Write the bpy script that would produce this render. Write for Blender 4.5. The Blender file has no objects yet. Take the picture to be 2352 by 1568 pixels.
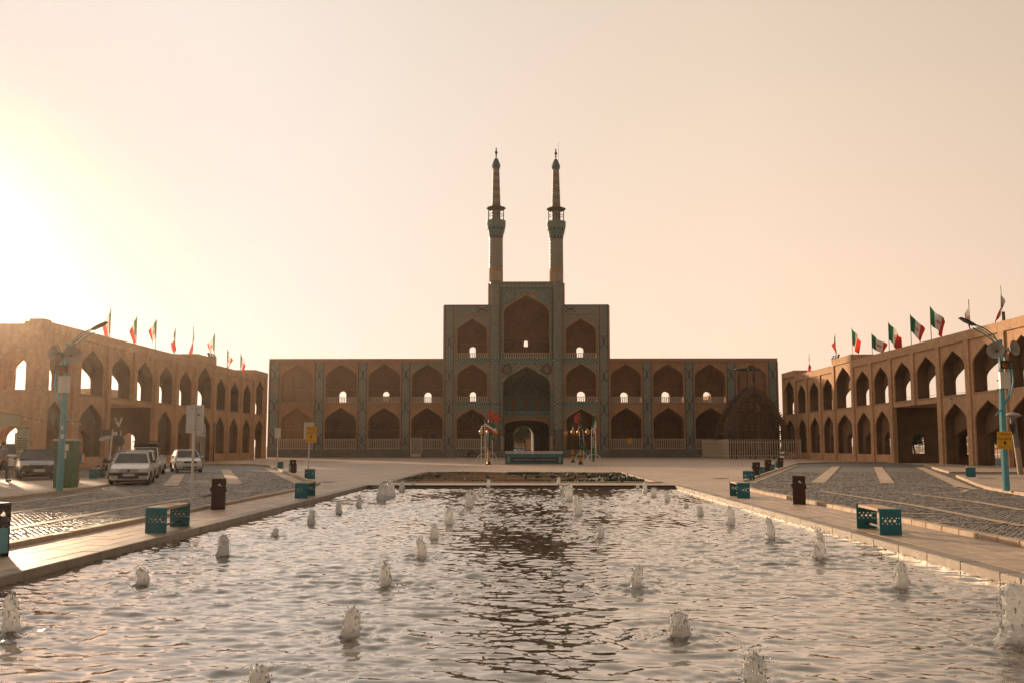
import bpy, math, random
import numpy as np
from mathutils import Vector, Matrix

R = math.radians
random.seed(7)
rng = np.random.default_rng(7)
S = bpy.context.scene
C = S.collection

# ---------------------------------------------------------------- camera
CAM_H = 1.75
FD = 2287.0                      # focal length in units of a 2352-wide picture
cam_d = bpy.data.cameras.new('camera')
cam = bpy.data.objects.new('camera', cam_d)
C.objects.link(cam)
cam_d.sensor_width = 36.0
cam_d.lens = 36.0 * FD / 2352
cam_d.clip_start = 0.1
cam_d.clip_end = 6000
cam.location = (0, 0, CAM_H)
cam.rotation_euler = (R(90 + 5.94), 0, R(0.826))
S.camera = cam

# ---------------------------------------------------------------- sun and sky
SUN_AZ, SUN_EL = -32.0, 10.5      # degrees from +Y (negative: towards -X), above the horizon
sdir = Vector((math.sin(R(SUN_AZ)) * math.cos(R(SUN_EL)), math.cos(R(SUN_AZ)) * math.cos(R(SUN_EL)), math.sin(R(SUN_EL))))
sun_d = bpy.data.lights.new('sun', 'SUN')
sun_d.energy = 5.0
sun_d.angle = R(1.6)
sun_d.color = (1.0, 0.71, 0.45)
sun = bpy.data.objects.new('sun', sun_d)
C.objects.link(sun)
sun.location = sdir * 200
sun.rotation_euler = (-sdir).to_track_quat('-Z', 'Y').to_euler()

W = bpy.data.worlds.new('World')
S.world = W
W.use_nodes = True
wn, wl = W.node_tree.nodes, W.node_tree.links
wn.clear()
def wnode(t, **k):
    n = wn.new(t)
    for a, b in k.items():
        setattr(n, a, b)
    return n
def wset(sock, v):
    if hasattr(v, 'links'):
        wl.new(v, sock)
    else:
        sock.default_value = v
def wmath(op, a, b=0.0, clamp=False):
    n = wnode('ShaderNodeMath', operation=op, use_clamp=clamp)
    wset(n.inputs[0], a); wset(n.inputs[1], b)
    return n.outputs[0]
def wmix(f, a, b):
    n = wnode('ShaderNodeMix', data_type='RGBA', clamp_factor=True)
    wset(n.inputs[0], f); wset(n.inputs[6], a); wset(n.inputs[7], b)
    return n.outputs[2]
tc = wnode('ShaderNodeTexCoord')
nrm = wnode('ShaderNodeVectorMath', operation='NORMALIZE')
wl.new(tc.outputs['Generated'], nrm.inputs[0])
sep = wnode('ShaderNodeSeparateXYZ'); wl.new(nrm.outputs[0], sep.inputs[0])
elev = wmath('MAXIMUM', sep.outputs[2], 0.0)
dot = wnode('ShaderNodeVectorMath', operation='DOT_PRODUCT')
wl.new(nrm.outputs[0], dot.inputs[0]); dot.inputs[1].default_value = sdir
cs = wmath('MAXIMUM', dot.outputs['Value'], 0.0)
# dusty evening air: peach at the horizon, grey-cream higher up
up = wmath('POWER', wmath('MULTIPLY', elev, 1.75, True), 0.8)
base = wmix(up, (1.06, 0.765, 0.56, 1), (0.545, 0.465, 0.375, 1))
# it dims away from the sun
far = wmath('MINIMUM', wmath('MAXIMUM', wmath('ADD', wmath('MULTIPLY', dot.outputs['Value'], 0.80), 0.50), 0.40), 1.08)
fv = wnode('ShaderNodeVectorMath', operation='SCALE'); wl.new(base, fv.inputs[0]); wl.new(far, fv.inputs[3])
base = fv.outputs[0]
# whitish aureole round the sun
g1 = wmath('POWER', cs, 9.0)
g2 = wmath('MULTIPLY', wmath('POWER', cs, 55.0), 0.95)
glow = wmath('MULTIPLY', g1, 1.5, True)
skyc = wmix(glow, base, (0.82, 0.735, 0.665, 1))
skyc = wmix(g2, skyc, (0.16, 0.20, 0.30, 1))
nish = wnode('ShaderNodeTexSky', sky_type='NISHITA', sun_disc=False, sun_elevation=R(SUN_EL), sun_rotation=R(SUN_AZ),
             air_density=1.0, dust_density=6.0, ozone_density=0.4, altitude=1200.0)
bg1 = wnode('ShaderNodeBackground'); wl.new(nish.outputs[0], bg1.inputs[0]); bg1.inputs[1].default_value = 0.0008
bg2 = wnode('ShaderNodeBackground'); wl.new(skyc, bg2.inputs[0]); bg2.inputs[1].default_value = 0.96
add = wnode('ShaderNodeAddShader'); wl.new(bg1.outputs[0], add.inputs[0]); wl.new(bg2.outputs[0], add.inputs[1])
wo = wnode('ShaderNodeOutputWorld'); wl.new(add.outputs[0], wo.inputs[0])

S.view_settings.view_transform = 'Standard'
S.view_settings.look = 'None'
S.view_settings.gamma = 1.0
S.view_settings.exposure = 0.2
S.view_settings.use_curve_mapping = False
S.render.engine = 'CYCLES'
S.cycles.max_bounces = 9
S.cycles.transmission_bounces = 9
S.cycles.diffuse_bounces = 5
S.cycles.volume_bounces = 0
S.cycles.use_denoising = True

# ---------------------------------------------------------------- picture point -> place
_cm = cam.rotation_euler.to_matrix()
def ray(x, y):
    return _cm @ Vector(((x - 1176) / FD, (784 - y) / FD, -1.0))
def at(x, y, z=0.0):
    d = ray(x, y); t = (z - CAM_H) / d.z
    return Vector((d.x * t, d.y * t, z))
def onY(x, y, Y):
    d = ray(x, y); t = Y / d.y
    return d.x * t, CAM_H + d.z * t
def onX(x, y, X):
    d = ray(x, y); t = X / d.x
    return d.y * t, CAM_H + d.z * t

# ---------------------------------------------------------------- object helpers
def tag(o, label=None, cat=None, group=None, kind=None):
    if label: o['label'] = label
    if cat: o['category'] = cat
    if group: o['group'] = group
    if kind: o['kind'] = kind
    return o
def thing(name, label, cat, loc=(0, 0, 0), rz=0.0, group=None):
    o = bpy.data.objects.new(name, None)
    C.objects.link(o)
    o.location = loc; o.rotation_euler = (0, 0, rz)
    o.empty_display_size = 0.3
    return tag(o, label, cat, group)
def adopt(o, parent, world):
    if parent is not None:
        o.parent = parent
        if world and parent.parent is None and parent.type == 'EMPTY':
            o.matrix_parent_inverse = Matrix.Translation(-Vector(parent.location))
def link_mesh(name, me, parent=None, world=True):
    o = bpy.data.objects.new(name, me)
    C.objects.link(o)
    adopt(o, parent, world)
    return o

class MB:
    """collects shapes into one mesh"""
    def __init__(s):
        s.v = []; s.f = []; s.m = []; s.cur = 0
    def add(s, vs, fs):
        n = len(s.v)
        s.v.extend([tuple(p) for p in vs])
        for f in fs:
            s.f.append([i + n for i in f]); s.m.append(s.cur)
        return s
    def quad(s, a, b, c, d):
        return s.add([a, b, c, d], [(0, 1, 2, 3)])
    def box(s, x0, x1, y0, y1, z0, z1):
        if x0 > x1: x0, x1 = x1, x0
        if y0 > y1: y0, y1 = y1, y0
        if z0 > z1: z0, z1 = z1, z0
        v = [(x0, y0, z0), (x1, y0, z0), (x1, y1, z0), (x0, y1, z0), (x0, y0, z1), (x1, y0, z1), (x1, y1, z1), (x0, y1, z1)]
        return s.add(v, [(3, 2, 1, 0), (4, 5, 6, 7), (0, 1, 5, 4), (1, 2, 6, 5), (2, 3, 7, 6), (3, 0, 4, 7)])
    def bbox(s, x0, x1, y0, y1, z0, z1, b=0.01):
        """box with chamfered upright edges and top"""
        v = []
        for z, k in ((z0, 0.0), (z1 - b, 0.0), (z1, b)):
            v += [(x0 + b + k, y0 + k, z), (x1 - b - k, y0 + k, z), (x1 - k, y0 + b + k, z), (x1 - k, y1 - b - k, z),
                  (x1 - b - k, y1 - k, z), (x0 + b + k, y1 - k, z), (x0 + k, y1 - b - k, z), (x0 + k, y0 + b + k, z)]
        f = [tuple(range(16, 24))]
        for r in (0, 8):
            for i in range(8):
                j = (i + 1) % 8
                f.append((r + i, r + j, r + 8 + j, r + 8 + i))
        return s.add(v, f)
    def tube(s, path, r, n=6, cap=True):
        path = [Vector(p) for p in path]
        rs = r if isinstance(r, (list, tuple)) else [r] * len(path)
        vs = []; ref = None
        for i, p in enumerate(path):
            if i == 0: t = path[1] - p
            elif i == len(path) - 1: t = p - path[i - 1]
            else: t = path[i + 1] - path[i - 1]
            t = t.normalized()
            if ref is None:
                ref = Vector((0, 0, 1)) if abs(t.z) < 0.9 else Vector((1, 0, 0))
            a = t.cross(ref)
            if a.length < 1e-5: a = t.cross(Vector((0.3, 1, 0.2)))
            a.normalize(); b = a.cross(t); ref = b
            for k in range(n):
                w = 2 * math.pi * k / n
                vs.append(p + a * (math.cos(w) * rs[i]) + b * (math.sin(w) * rs[i]))
        fs = []
        for i in range(len(path) - 1):
            for k in range(n):
                k2 = (k + 1) % n
                fs.append((i * n + k, i * n + k2, (i + 1) * n + k2, (i + 1) * n + k))
        if cap:
            fs.append(tuple(range(n - 1, -1, -1))); fs.append(tuple((len(path) - 1) * n + k for k in range(n)))
        return s.add(vs, fs)
    def lathe(s, prof, n=16, c=(0, 0), a0=0.0, a1=2 * math.pi, cap=False):
        full = abs(a1 - a0 - 2 * math.pi) < 1e-6
        m = n if full else n + 1
        vs = []
        for r, z in prof:
            for k in range(m):
                w = a0 + (a1 - a0) * k / n
                vs.append((c[0] + r * math.cos(w), c[1] + r * math.sin(w), z))
        fs = []
        for i in range(len(prof) - 1):
            for k in range(n):
                k2 = (k + 1) % m
                fs.append((i * m + k, i * m + k2, (i + 1) * m + k2, (i + 1) * m + k))
        if cap and full:
            fs.append(tuple(range(n - 1, -1, -1))); fs.append(tuple((len(prof) - 1) * m + k for k in range(n)))
        return s.add(vs, fs)
    def ball(s, c, r, n=10, m=6, sz=1.0):
        return s.lathe([(max(1e-4, r * math.sin(math.pi * i / m)), c[2] - r * sz * math.cos(math.pi * i / m)) for i in range(m + 1)], n, (c[0], c[1]))
    def prism(s, poly, z0, z1):
        n = len(poly)
        vs = [(x, y, z0) for x, y in poly] + [(x, y, z1) for x, y in poly]
        fs = [tuple(range(n - 1, -1, -1)), tuple(range(n, 2 * n))]
        for i in range(n):
            j = (i + 1) % n
            fs.append((i, j, n + j, n + i))
        return s.add(vs, fs)
    def xf(s, M):
        s.v = [tuple(M @ Vector(p)) for p in s.v]
        return s
    def mesh(s, name, mats, smooth=False):
        me = bpy.data.meshes.new(name)
        me.from_pydata(s.v, [], s.f)
        if not isinstance(mats, (list, tuple)): mats = [mats]
        for m in mats: me.materials.append(m)
        if len(mats) > 1:
            me.polygons.foreach_set('material_index', s.m)
        if smooth:
            me.polygons.foreach_set('use_smooth', [True] * len(s.f))
            if smooth != 'all':
                try: me.set_sharp_from_angle(angle=R(38))
                except Exception: pass
        me.update()
        return me
    def build(s, name, mats, parent=None, smooth=False, world=True):
        return link_mesh(name, s.mesh(name, mats, smooth), parent, world)

_unit = {}
def bar(name, m, x0, x1, y0, y1, z0, z1, parent=None, world=True, rot=None):
    """a piece that shares one box mesh with all its likes"""
    k = m.name
    if k not in _unit:
        _unit[k] = MB().box(-.5, .5, -.5, .5, -.5, .5).mesh('box_' + k, m)
    o = link_mesh(name, _unit[k], parent, world)
    o.location = ((x0 + x1) / 2, (y0 + y1) / 2, (z0 + z1) / 2)
    o.scale = (max(abs(x1 - x0), 1e-4), max(abs(y1 - y0), 1e-4), max(abs(z1 - z0), 1e-4))
    if rot: o.rotation_euler = rot
    return o
def rod(name, m, a, b, t, parent=None, world=True):
    a = Vector(a); b = Vector(b); d = b - a
    k = m.name
    if k not in _unit:
        _unit[k] = MB().box(-.5, .5, -.5, .5, -.5, .5).mesh('box_' + k, m)
    o = link_mesh(name, _unit[k], parent, world)
    o.location = (a + b) / 2
    o.rotation_euler = d.to_track_quat('Z', 'Y').to_euler()
    o.scale = (t, t, d.length)
    return o
def copy_tree(o, parent=None):
    c = o.copy(); C.objects.link(c)
    c.parent = parent
    if parent is not None: c.matrix_parent_inverse = o.matrix_parent_inverse.copy()
    for ch in o.children: copy_tree(ch, c)
    return c
ORD = ['first', 'second', 'third', 'fourth', 'fifth', 'sixth', 'seventh', 'eighth', 'ninth', 'tenth', 'eleventh', 'twelfth']

# ---------------------------------------------------------------- materials
class G:
    def __init__(s, name):
        s.mat = bpy.data.materials.new(name); s.mat.use_nodes = True
        s.nt = s.mat.node_tree; s.N = s.nt.nodes; s.L = s.nt.links
        s.b = s.N['Principled BSDF']
        s.out = s.N['Material Output']
        s._co = None
    def put(s, sock, v):
        if hasattr(v, 'links'): s.L.new(v, sock)
        else:
            if isinstance(v, tuple) and len(v) == 3 and sock.type == 'RGBA': v = (*v, 1)
            sock.default_value = v
    def node(s, t, **k):
        n = s.N.new(t)
        for a, b in k.items(): setattr(n, a, b)
        return n
    def m(s, op, a, b=None, c=None, clamp=False):
        n = s.node('ShaderNodeMath', operation=op, use_clamp=clamp)
        s.put(n.inputs[0], a)
        if b is not None: s.put(n.inputs[1], b)
        if c is not None: s.put(n.inputs[2], c)
        return n.outputs[0]
    def co(s):
        if s._co is None:
            t = s.node('ShaderNodeTexCoord')
            s._co = t.outputs['Object']
        return s._co
    def geo(s):
        return s.node('ShaderNodeNewGeometry').outputs['Position']
    def xyz(s, v=None):
        n = s.node('ShaderNodeSeparateXYZ'); s.L.new(v or s.co(), n.inputs[0])
        return n.outputs
    def vec(s, x, y, z=0.0):
        n = s.node('ShaderNodeCombineXYZ')
        s.put(n.inputs[0], x); s.put(n.inputs[1], y); s.put(n.inputs[2], z)
        return n.outputs[0]
    def mix(s, f, a, b, blend='MIX'):
        n = s.node('ShaderNodeMix', data_type='RGBA', blend_type=blend)
        s.put(n.inputs[0], f); s.put(n.inputs[6], a); s.put(n.inputs[7], b)
        return n.outputs[2]
    def noise(s, scale, detail=4, rough=.55, v=None):
        n = s.node('ShaderNodeTexNoise'); s.L.new(v or s.co(), n.inputs['Vector'])
        n.inputs['Scale'].default_value = scale; n.inputs['Detail'].default_value = detail; n.inputs['Roughness'].default_value = rough
        return n.outputs[0]
    def ramp(s, f, stops):
        n = s.node('ShaderNodeValToRGB'); s.L.new(f, n.inputs[0])
        e = n.color_ramp.elements
        while len(e) < len(stops): e.new(.5)
        for k, (p, c) in enumerate(stops):
            e[k].position = p; e[k].color = (*c, 1) if isinstance(c, tuple) else (c, c, c, 1)
        return n.outputs[0]
    def bump(s, h, strength=.4, dist=.02):
        n = s.node('ShaderNodeBump'); s.L.new(h, n.inputs['Height'])
        n.inputs['Strength'].default_value = strength; n.inputs['Distance'].default_value = dist
        s.L.new(n.outputs[0], s.b.inputs['Normal'])
    def set(s, col=None, rough=None, metal=None, spec=None, **k):
        if col is not None: s.put(s.b.inputs['Base Color'], col)
        if rough is not None: s.put(s.b.inputs['Roughness'], rough)
        if metal is not None: s.put(s.b.inputs['Metallic'], metal)
        if spec is not None: s.put(s.b.inputs['Specular IOR Level'], spec)
        for a, b in k.items(): s.put(s.b.inputs[a.replace('_', ' ')], b)
        return s.mat

def plain(name, col, rough=.5, metal=0.0, var=.12, scale=6.0, bump=0.0, spec=.5):
    g = G(name)
    n = g.noise(scale, 5)
    c = g.mix(g.ramp(n, [(.3, 0.0), (.7, 1.0)]), tuple(x * (1 - var) for x in col), tuple(min(1, x * (1 + var)) for x in col))
    if bump: g.bump(n, bump, .01)
    return g.set(c, rough, metal, spec)

def brick_mat(name, c1, c2, mortar, bw=.23, bh=.072, bumpd=.4, stain=.55, diag=False, grime=0.0):
    g = G(name)
    x, y, z = g.xyz()[:3]
    u = g.m('ADD', x, y)
    if diag:
        a = g.m('MULTIPLY', g.m('ADD', u, z), .7071); b = g.m('MULTIPLY', g.m('SUBTRACT', z, u), .7071)
        v = g.vec(a, b)
    else:
        v = g.vec(u, z)
    t = g.node('ShaderNodeTexBrick'); g.L.new(v, t.inputs['Vector'])
    t.inputs['Color1'].default_value = (*c1, 1); t.inputs['Color2'].default_value = (*c2, 1); t.inputs['Mortar'].default_value = (*mortar, 1)
    t.inputs['Scale'].default_value = 1.0; t.inputs['Mortar Size'].default_value = bh * .13
    t.inputs['Brick Width'].default_value = bw; t.inputs['Row Height'].default_value = bh
    n1 = g.noise(.35, 6, .6); n2 = g.noise(3.0, 6, .65)
    c = g.mix(stain, t.outputs[0], g.ramp(n1, [(.3, tuple(k * .62 for k in c1)), (.7, tuple(min(1, k * 1.22) for k in c2))]))
    c = g.mix(.30, c, g.ramp(n2, [(.35, tuple(k * .55 for k in c1)), (.65, tuple(min(1, k * 1.3) for k in c2))]))
    if grime:
        st = g.noise(1.0, 5, .6, g.vec(g.m('MULTIPLY', u, 1.6), g.m('MULTIPLY', z, .18)))
        c = g.mix(g.m('MULTIPLY', g.ramp(st, [(.5, 0.0), (.75, 1.0)]), grime), c, tuple(k * .45 for k in c1))
    g.bump(g.m('ADD', g.m('MULTIPLY', t.outputs[1], -.6), g.m('MULTIPLY', n2, .8)), bumpd, .02)
    return g.set(c, .85, spec=.25)

MAT = {}
MAT['brick_arcade'] = brick_mat('brick_arcade', (.57, .335, .188), (.65, .395, .228), (.44, .265, .155), grime=.5)
MAT['brick_facade'] = brick_mat('brick_facade', (.42, .235, .128), (.50, .285, .158), (.34, .195, .11), diag=True, bw=.42, bh=.14, grime=.2)
MAT['brick_plain'] = brick_mat('brick_plain', (.40, .235, .135), (.47, .28, .165), (.33, .195, .115), bw=.3, bh=.1, grime=.3)
MAT['arcade_inner_shade'] = plain('arcade_inner_shade', (.165, .10, .06), .9, var=.25, scale=.7, bump=.25, spec=.2)  # inner faces of the arches: recess shade put into a darker base colour
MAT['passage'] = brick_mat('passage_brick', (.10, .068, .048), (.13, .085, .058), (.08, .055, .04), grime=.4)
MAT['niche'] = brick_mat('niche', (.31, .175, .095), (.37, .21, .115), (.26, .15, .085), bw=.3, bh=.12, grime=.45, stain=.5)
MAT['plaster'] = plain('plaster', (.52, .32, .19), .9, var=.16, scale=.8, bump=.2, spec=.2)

def stone_mat(name, col, bw, bh, joint=.36, vary=.2, rough=.62, offset=.5, grimes=.5, flat=True):
    g = G(name)
    p = g.geo() if flat else g.co()
    x, y, z = g.xyz(p)[:3]
    t = g.node('ShaderNodeTexBrick', offset=offset); g.L.new(g.vec(x, y) if flat else g.vec(g.m('ADD', x, y), z), t.inputs['Vector'])
    lo = tuple(k * (1 - vary) for k in col); hi = tuple(min(1, k * (1 + vary)) for k in col)
    t.inputs['Color1'].default_value = (*lo, 1); t.inputs['Color2'].default_value = (*hi, 1); t.inputs['Mortar'].default_value = (*[k * joint for k in col], 1)
    t.inputs['Scale'].default_value = 1.0; t.inputs['Mortar Size'].default_value = .02; t.inputs['Mortar Smooth'].default_value = .2
    t.inputs['Brick Width'].default_value = bw; t.inputs['Row Height'].default_value = bh
    n1 = g.noise(.22, 7, .62, p); n2 = g.noise(2.3, 6, .65, p); n3 = g.noise(30, 3, .6, p)
    c = g.mix(g.m('MULTIPLY', g.ramp(n1, [(.42, 0.0), (.68, 1.0)]), grimes), t.outputs[0], tuple(k * .5 for k in col))
    c = g.mix(g.m('MULTIPLY', g.ramp(n2, [(.45, 0.0), (.7, 1.0)]), grimes * .9), c, tuple(k * .62 for k in col))
    c = g.mix(.2, c, g.ramp(n3, [(.3, tuple(k * .6 for k in col)), (.7, tuple(min(1, k * 1.35) for k in col))]))
    g.bump(g.m('ADD', g.m('MULTIPLY', t.outputs[1], -.8), g.m('MULTIPLY', n2, .35)), .35, .012)
    return g.set(c, g.ramp(n2, [(.3, rough - .14), (.7, rough + .12)]), spec=.4)
MAT['plaza'] = stone_mat('plaza', (.56, .40, .285), 1.2, .6, rough=.5)
MAT['island'] = stone_mat('island', (.46, .345, .255), .9, .45)
MAT['kerb'] = stone_mat('kerb_stone', (.55, .405, .28), 40, 40, grimes=.6, rough=.7)
MAT['band'] = stone_mat('road_band', (.56, .41, .285), 1.2, .9, grimes=.3)
MAT['plinth'] = stone_mat('plinth', (.20, .185, .165), 1.6, .62, grimes=.8, flat=False, rough=.55)
MAT['coping'] = stone_mat('coping', (.36, .28, .21), 40, 40, grimes=.75, rough=.5)

def cobble_mat():
    g = G('cobble')
    p = g.geo()
    oi = g.node('ShaderNodeNewGeometry').outputs['Random Per Island']
    c = g.ramp(oi, [(0.0, (.085, .075, .066)), (.35, (.14, .118, .098)), (.75, (.205, .168, .132)), (1.0, (.30, .235, .172))])
    n = g.noise(.5, 6, .6, p); n2 = g.noise(24, 4, .6, p)
    c = g.mix(g.m('MULTIPLY', g.ramp(n, [(.4, 0.0), (.7, 1.0)]), .45), c, (.19, .16, .13))
    g.bump(n2, .5, .008)
    return g.set(c, g.ramp(n2, [(.3, .26), (.7, .5)]), spec=.5)
MAT['cobble'] = cobble_mat()
def road_mat():
    g = G('road_setts')
    p = g.geo(); x, y, z = g.xyz(p)[:3]
    t = g.node('ShaderNodeTexBrick'); g.L.new(g.vec(x, y), t.inputs['Vector'])
    t.inputs['Color1'].default_value = (.10, .092, .085, 1); t.inputs['Color2'].default_value = (.185, .16, .14, 1); t.inputs['Mortar'].default_value = (.13, .105, .085, 1)
    t.inputs['Scale'].default_value = 1.0; t.inputs['Mortar Size'].default_value = .014; t.inputs['Brick Width'].default_value = .2; t.inputs['Row Height'].default_value = .13
    n = g.noise(.5, 6, .6, p)
    c = g.mix(g.m('MULTIPLY', g.ramp(n, [(.4, 0.0), (.7, 1.0)]), .45), t.outputs[0], (.19, .16, .13))
    g.bump(g.m('MULTIPLY', t.outputs[1], -1.0), .6, .02)
    return g.set(c, .55, spec=.5)
MAT['road'] = road_mat()
MAT['asphalt'] = plain('asphalt', (.07, .066, .062), .8, var=.25, scale=2.0, bump=.2)
MAT['earth'] = plain('earth', (.30, .225, .165), .95, var=.2, scale=.05, spec=.2)

# glazed tile-and-brick fretwork
def fret_mat(name, c=.34, tile=(.065, .20, .205), tile2=(.12, .27, .26), bk=(.37, .235, .15), dots=False, rect=False, thr=.55):
    g = G(name)
    x, y, z = g.xyz()[:3]
    u = g.m('ADD', x, g.m('MULTIPLY', y, .6))
    if rect: a, b = u, z
    else:
        a = g.m('MULTIPLY', g.m('ADD', u, z), .7071); b = g.m('MULTIPLY', g.m('SUBTRACT', z, u), .7071)
    a = g.m('DIVIDE', a, c); b = g.m('DIVIDE', b, c)
    fa = g.m('FLOOR', g.m('DIVIDE', a, 3.0)); fb = g.m('FLOOR', g.m('DIVIDE', b, 2.0))
    ca = g.m('FLOOR', g.m('DIVIDE', g.m('ADD', a, g.m('MULTIPLY', fb, 1.37)), 3.0))
    par = g.m('FLOORED_MODULO', g.m('ADD', ca, fb), 2.0)
    la = g.m('LESS_THAN', g.m('FRACT', a), thr); lb = g.m('LESS_THAN', g.m('FRACT', b), thr)
    line = g.m('ADD', g.m('MULTIPLY', la, par), g.m('MULTIPLY', lb, g.m('SUBTRACT', 1.0, par)))
    n = g.noise(1.2, 5); n2 = g.noise(9, 4)
    tcol = g.mix(g.ramp(n, [(.35, 0.0), (.65, 1.0)]), tile, tile2)
    bcol = g.mix(g.ramp(n2, [(.3, 0.0), (.7, 1.0)]), tuple(k * .75 for k in bk), tuple(k * 1.2 for k in bk))
    col = g.mix(line, bcol, tcol)
    return g.set(col, g.m('SUBTRACT', .8, g.m('MULTIPLY', line, .4)), spec=.4)
MAT['fret'] = fret_mat('fret_tile')
MAT['fret_brick'] = fret_mat('fret_brick', bk=(.40, .25, .15), thr=.46)
MAT['kufic'] = fret_mat('kufic_tile', c=.26, rect=True, tile=(.15, .24, .22), tile2=(.20, .29, .26))
MAT['kufic_dark'] = fret_mat('kufic_dark', c=.22, rect=True, tile=(.09, .05, .05), tile2=(.12, .08, .09), bk=(.24, .23, .20))

def diamond_mat(name, w, z0, h, dark=(.035, .06, .07), teal=(.06, .20, .195), white=(.55, .50, .42), bk=None):
    """frieze of glazed diamonds along x; z0: bottom of the row, h: height of a row"""
    g = G(name)
    x, y, z = g.xyz()[:3]
    fx = g.m('ABSOLUTE', g.m('SUBTRACT', g.m('FRACT', g.m('DIVIDE', g.m('ADD', x, g.m('MULTIPLY', y, .8)), w)), .5))
    fz = g.m('ABSOLUTE', g.m('SUBTRACT', g.m('FRACT', g.m('DIVIDE', g.m('SUBTRACT', z, z0), h)), .5))
    d = g.m('ADD', fx, fz)
    a = g.m('LESS_THAN', d, .14); b = g.m('LESS_THAN', d, .27); c_ = g.m('LESS_THAN', d, .40); e = g.m('GREATER_THAN', d, .80)
    c = g.mix(c_, bk or teal, dark); c = g.mix(b, c, teal); c = g.mix(a, c, white); c = g.mix(e, c, white if not bk else dark)
    return g.set(c, .35, spec=.5)

MAT['dark_tile'] = plain('dark_tile', (.045, .035, .05), .4, var=.3, scale=3)
MAT['teal_tile'] = plain('teal_tile', (.05, .15, .16), .3, var=.3, scale=5)
MAT['teal_pale'] = plain('teal_pale', (.11, .26, .26), .35, var=.2, scale=4)
MAT['mould'] = plain('mould', (.40, .25, .15), .8, var=.12, scale=4, spec=.2)
MAT['pale_rib'] = plain('pale_rib', (.36, .31, .24), .7, var=.15, scale=4)
MAT['cream_metal'] = plain('cream_metal', (.62, .53, .42), .5, var=.06)
MAT['white_metal'] = plain('white_metal', (.72, .70, .66), .4, var=.05)
MAT['teal_metal'] = plain('teal_metal', (.012, .16, .20), .42, var=.14, scale=3)
MAT['post_blue'] = plain('post_blue', (.10, .36, .42), .45, var=.14, scale=3, bump=.1)
MAT['rust'] = plain('rust', (.05, .017, .012), .55, var=.2, scale=4)
MAT['bag'] = plain('bag', (.012, .012, .013), .25, var=.3, bump=.8, scale=25)
MAT['black'] = plain('black', (.012, .011, .011), .4, var=.2)
MAT['gold'] = plain('gold', (.50, .25, .045), .38, .35, var=.12)
MAT['horn'] = plain('horn', (.34, .31, .27), .5, var=.12)
MAT['yellow'] = plain('yellow_sign', (.78, .39, .015), .55, var=.06)
MAT['ink'] = plain('ink', (.02, .018, .018), .6, var=.1)
MAT['white'] = plain('white_paint', (.74, .73, .71), .5, var=.05)
MAT['grey'] = plain('grey_paint', (.36, .33, .30), .6, var=.08)
MAT['navy'] = plain('navy', (.015, .022, .06), .5, var=.2)
MAT['blue'] = plain('blue_paint', (.02, .10, .26), .45, var=.15)
MAT['orange'] = plain('orange_paint', (.55, .20, .02), .5, var=.12)
MAT['cabinet'] = plain('cabinet_green', (.025, .12, .05), .5, var=.22, scale=3)
MAT['car_white'] = plain('car_white', (.74, .73, .71), .22, var=.02, scale=2)
MAT['car_grey'] = plain('car_grey', (.035, .035, .032), .25, .1, var=.05, scale=2)
MAT['car_silver'] = plain('car_silver', (.40, .40, .38), .28, .4, var=.04)
MAT['tyre'] = plain('tyre', (.018, .017, .016), .8, var=.2)
MAT['rim'] = plain('rim', (.38, .37, .36), .35, .7, var=.1)
MAT['lamp_glass'] = plain('lamp_glass', (.55, .54, .52), .12, .2, var=.1, scale=20)
MAT['bulb'] = plain('bulb', (.75, .72, .65), .3, var=.05)
MAT['iron'] = plain('iron', (.05, .048, .045), .5, .3, var=.2)
MAT['bird'] = plain('bird', (.03, .03, .034), .7, var=.4, scale=30)
MAT['skin'] = plain('skin', (.36, .20, .135), .55, var=.05)
MAT['hair'] = plain('hair', (.03, .025, .022), .6, var=.3)
MAT['trouser'] = plain('trouser', (.016, .016, .02), .85, var=.2)
MAT['foliage'] = plain('foliage', (.05, .085, .03), .6, var=.5, scale=1.5)
MAT['bark'] = plain('bark', (.12, .085, .06), .9, var=.3, scale=6, bump=.5)
MAT['red_cloth'] = plain('red_cloth', (.50, .04, .02), .8, var=.15)
MAT['green_cloth'] = plain('green_cloth', (.025, .13, .06), .8, var=.2)
MAT['banner_cloth'] = plain('banner_cloth', (.42, .40, .26), .85, var=.1)
MAT['curtain'] = plain('curtain', (.62, .56, .50), .85, var=.06)
MAT['seat_plate'] = plain('seat_plate', (.30, .25, .2), .6)

def wood_mat(name, a, b, sc=(14, 1.2)):
    g = G(name)
    x, y, z = g.xyz()[:3]
    n = g.noise(1.0, 5, .6, g.vec(g.m('MULTIPLY', x, sc[0]), g.m('MULTIPLY', y, sc[1]), g.m('MULTIPLY', z, sc[1])))
    c = g.mix(g.ramp(n, [(.3, 0.0), (.7, 1.0)]), a, b)
    g.bump(n, .3, .006)
    return g.set(c, .65, spec=.3)
MAT['bench_wood'] = wood_mat('bench_wood', (.32, .20, .12), (.52, .36, .24))
MAT['old_wood'] = wood_mat('old_wood', (.075, .05, .033), (.16, .105, .065))
MAT['dark_wood'] = wood_mat('dark_wood', (.04, .028, .02), (.09, .06, .04))
def glass_mat():
    g = G('car_glass')
    return g.set((.018, .022, .022), .06, spec=.6)
MAT['glass'] = glass_mat()
def check_mat():
    g = G('check_shirt')
    x, y, z = g.xyz()[:3]
    k = [g.m('LESS_THAN', g.m('FRACT', g.m('MULTIPLY', q, 26.0)), .5) for q in (g.m('ADD', x, y), z)]
    c = g.mix(g.m('MULTIPLY', g.m('ADD', k[0], k[1]), .5), (.35, .36, .38), (.03, .035, .05))
    return g.set(c, .85)
MAT['shirt'] = check_mat()
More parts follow.
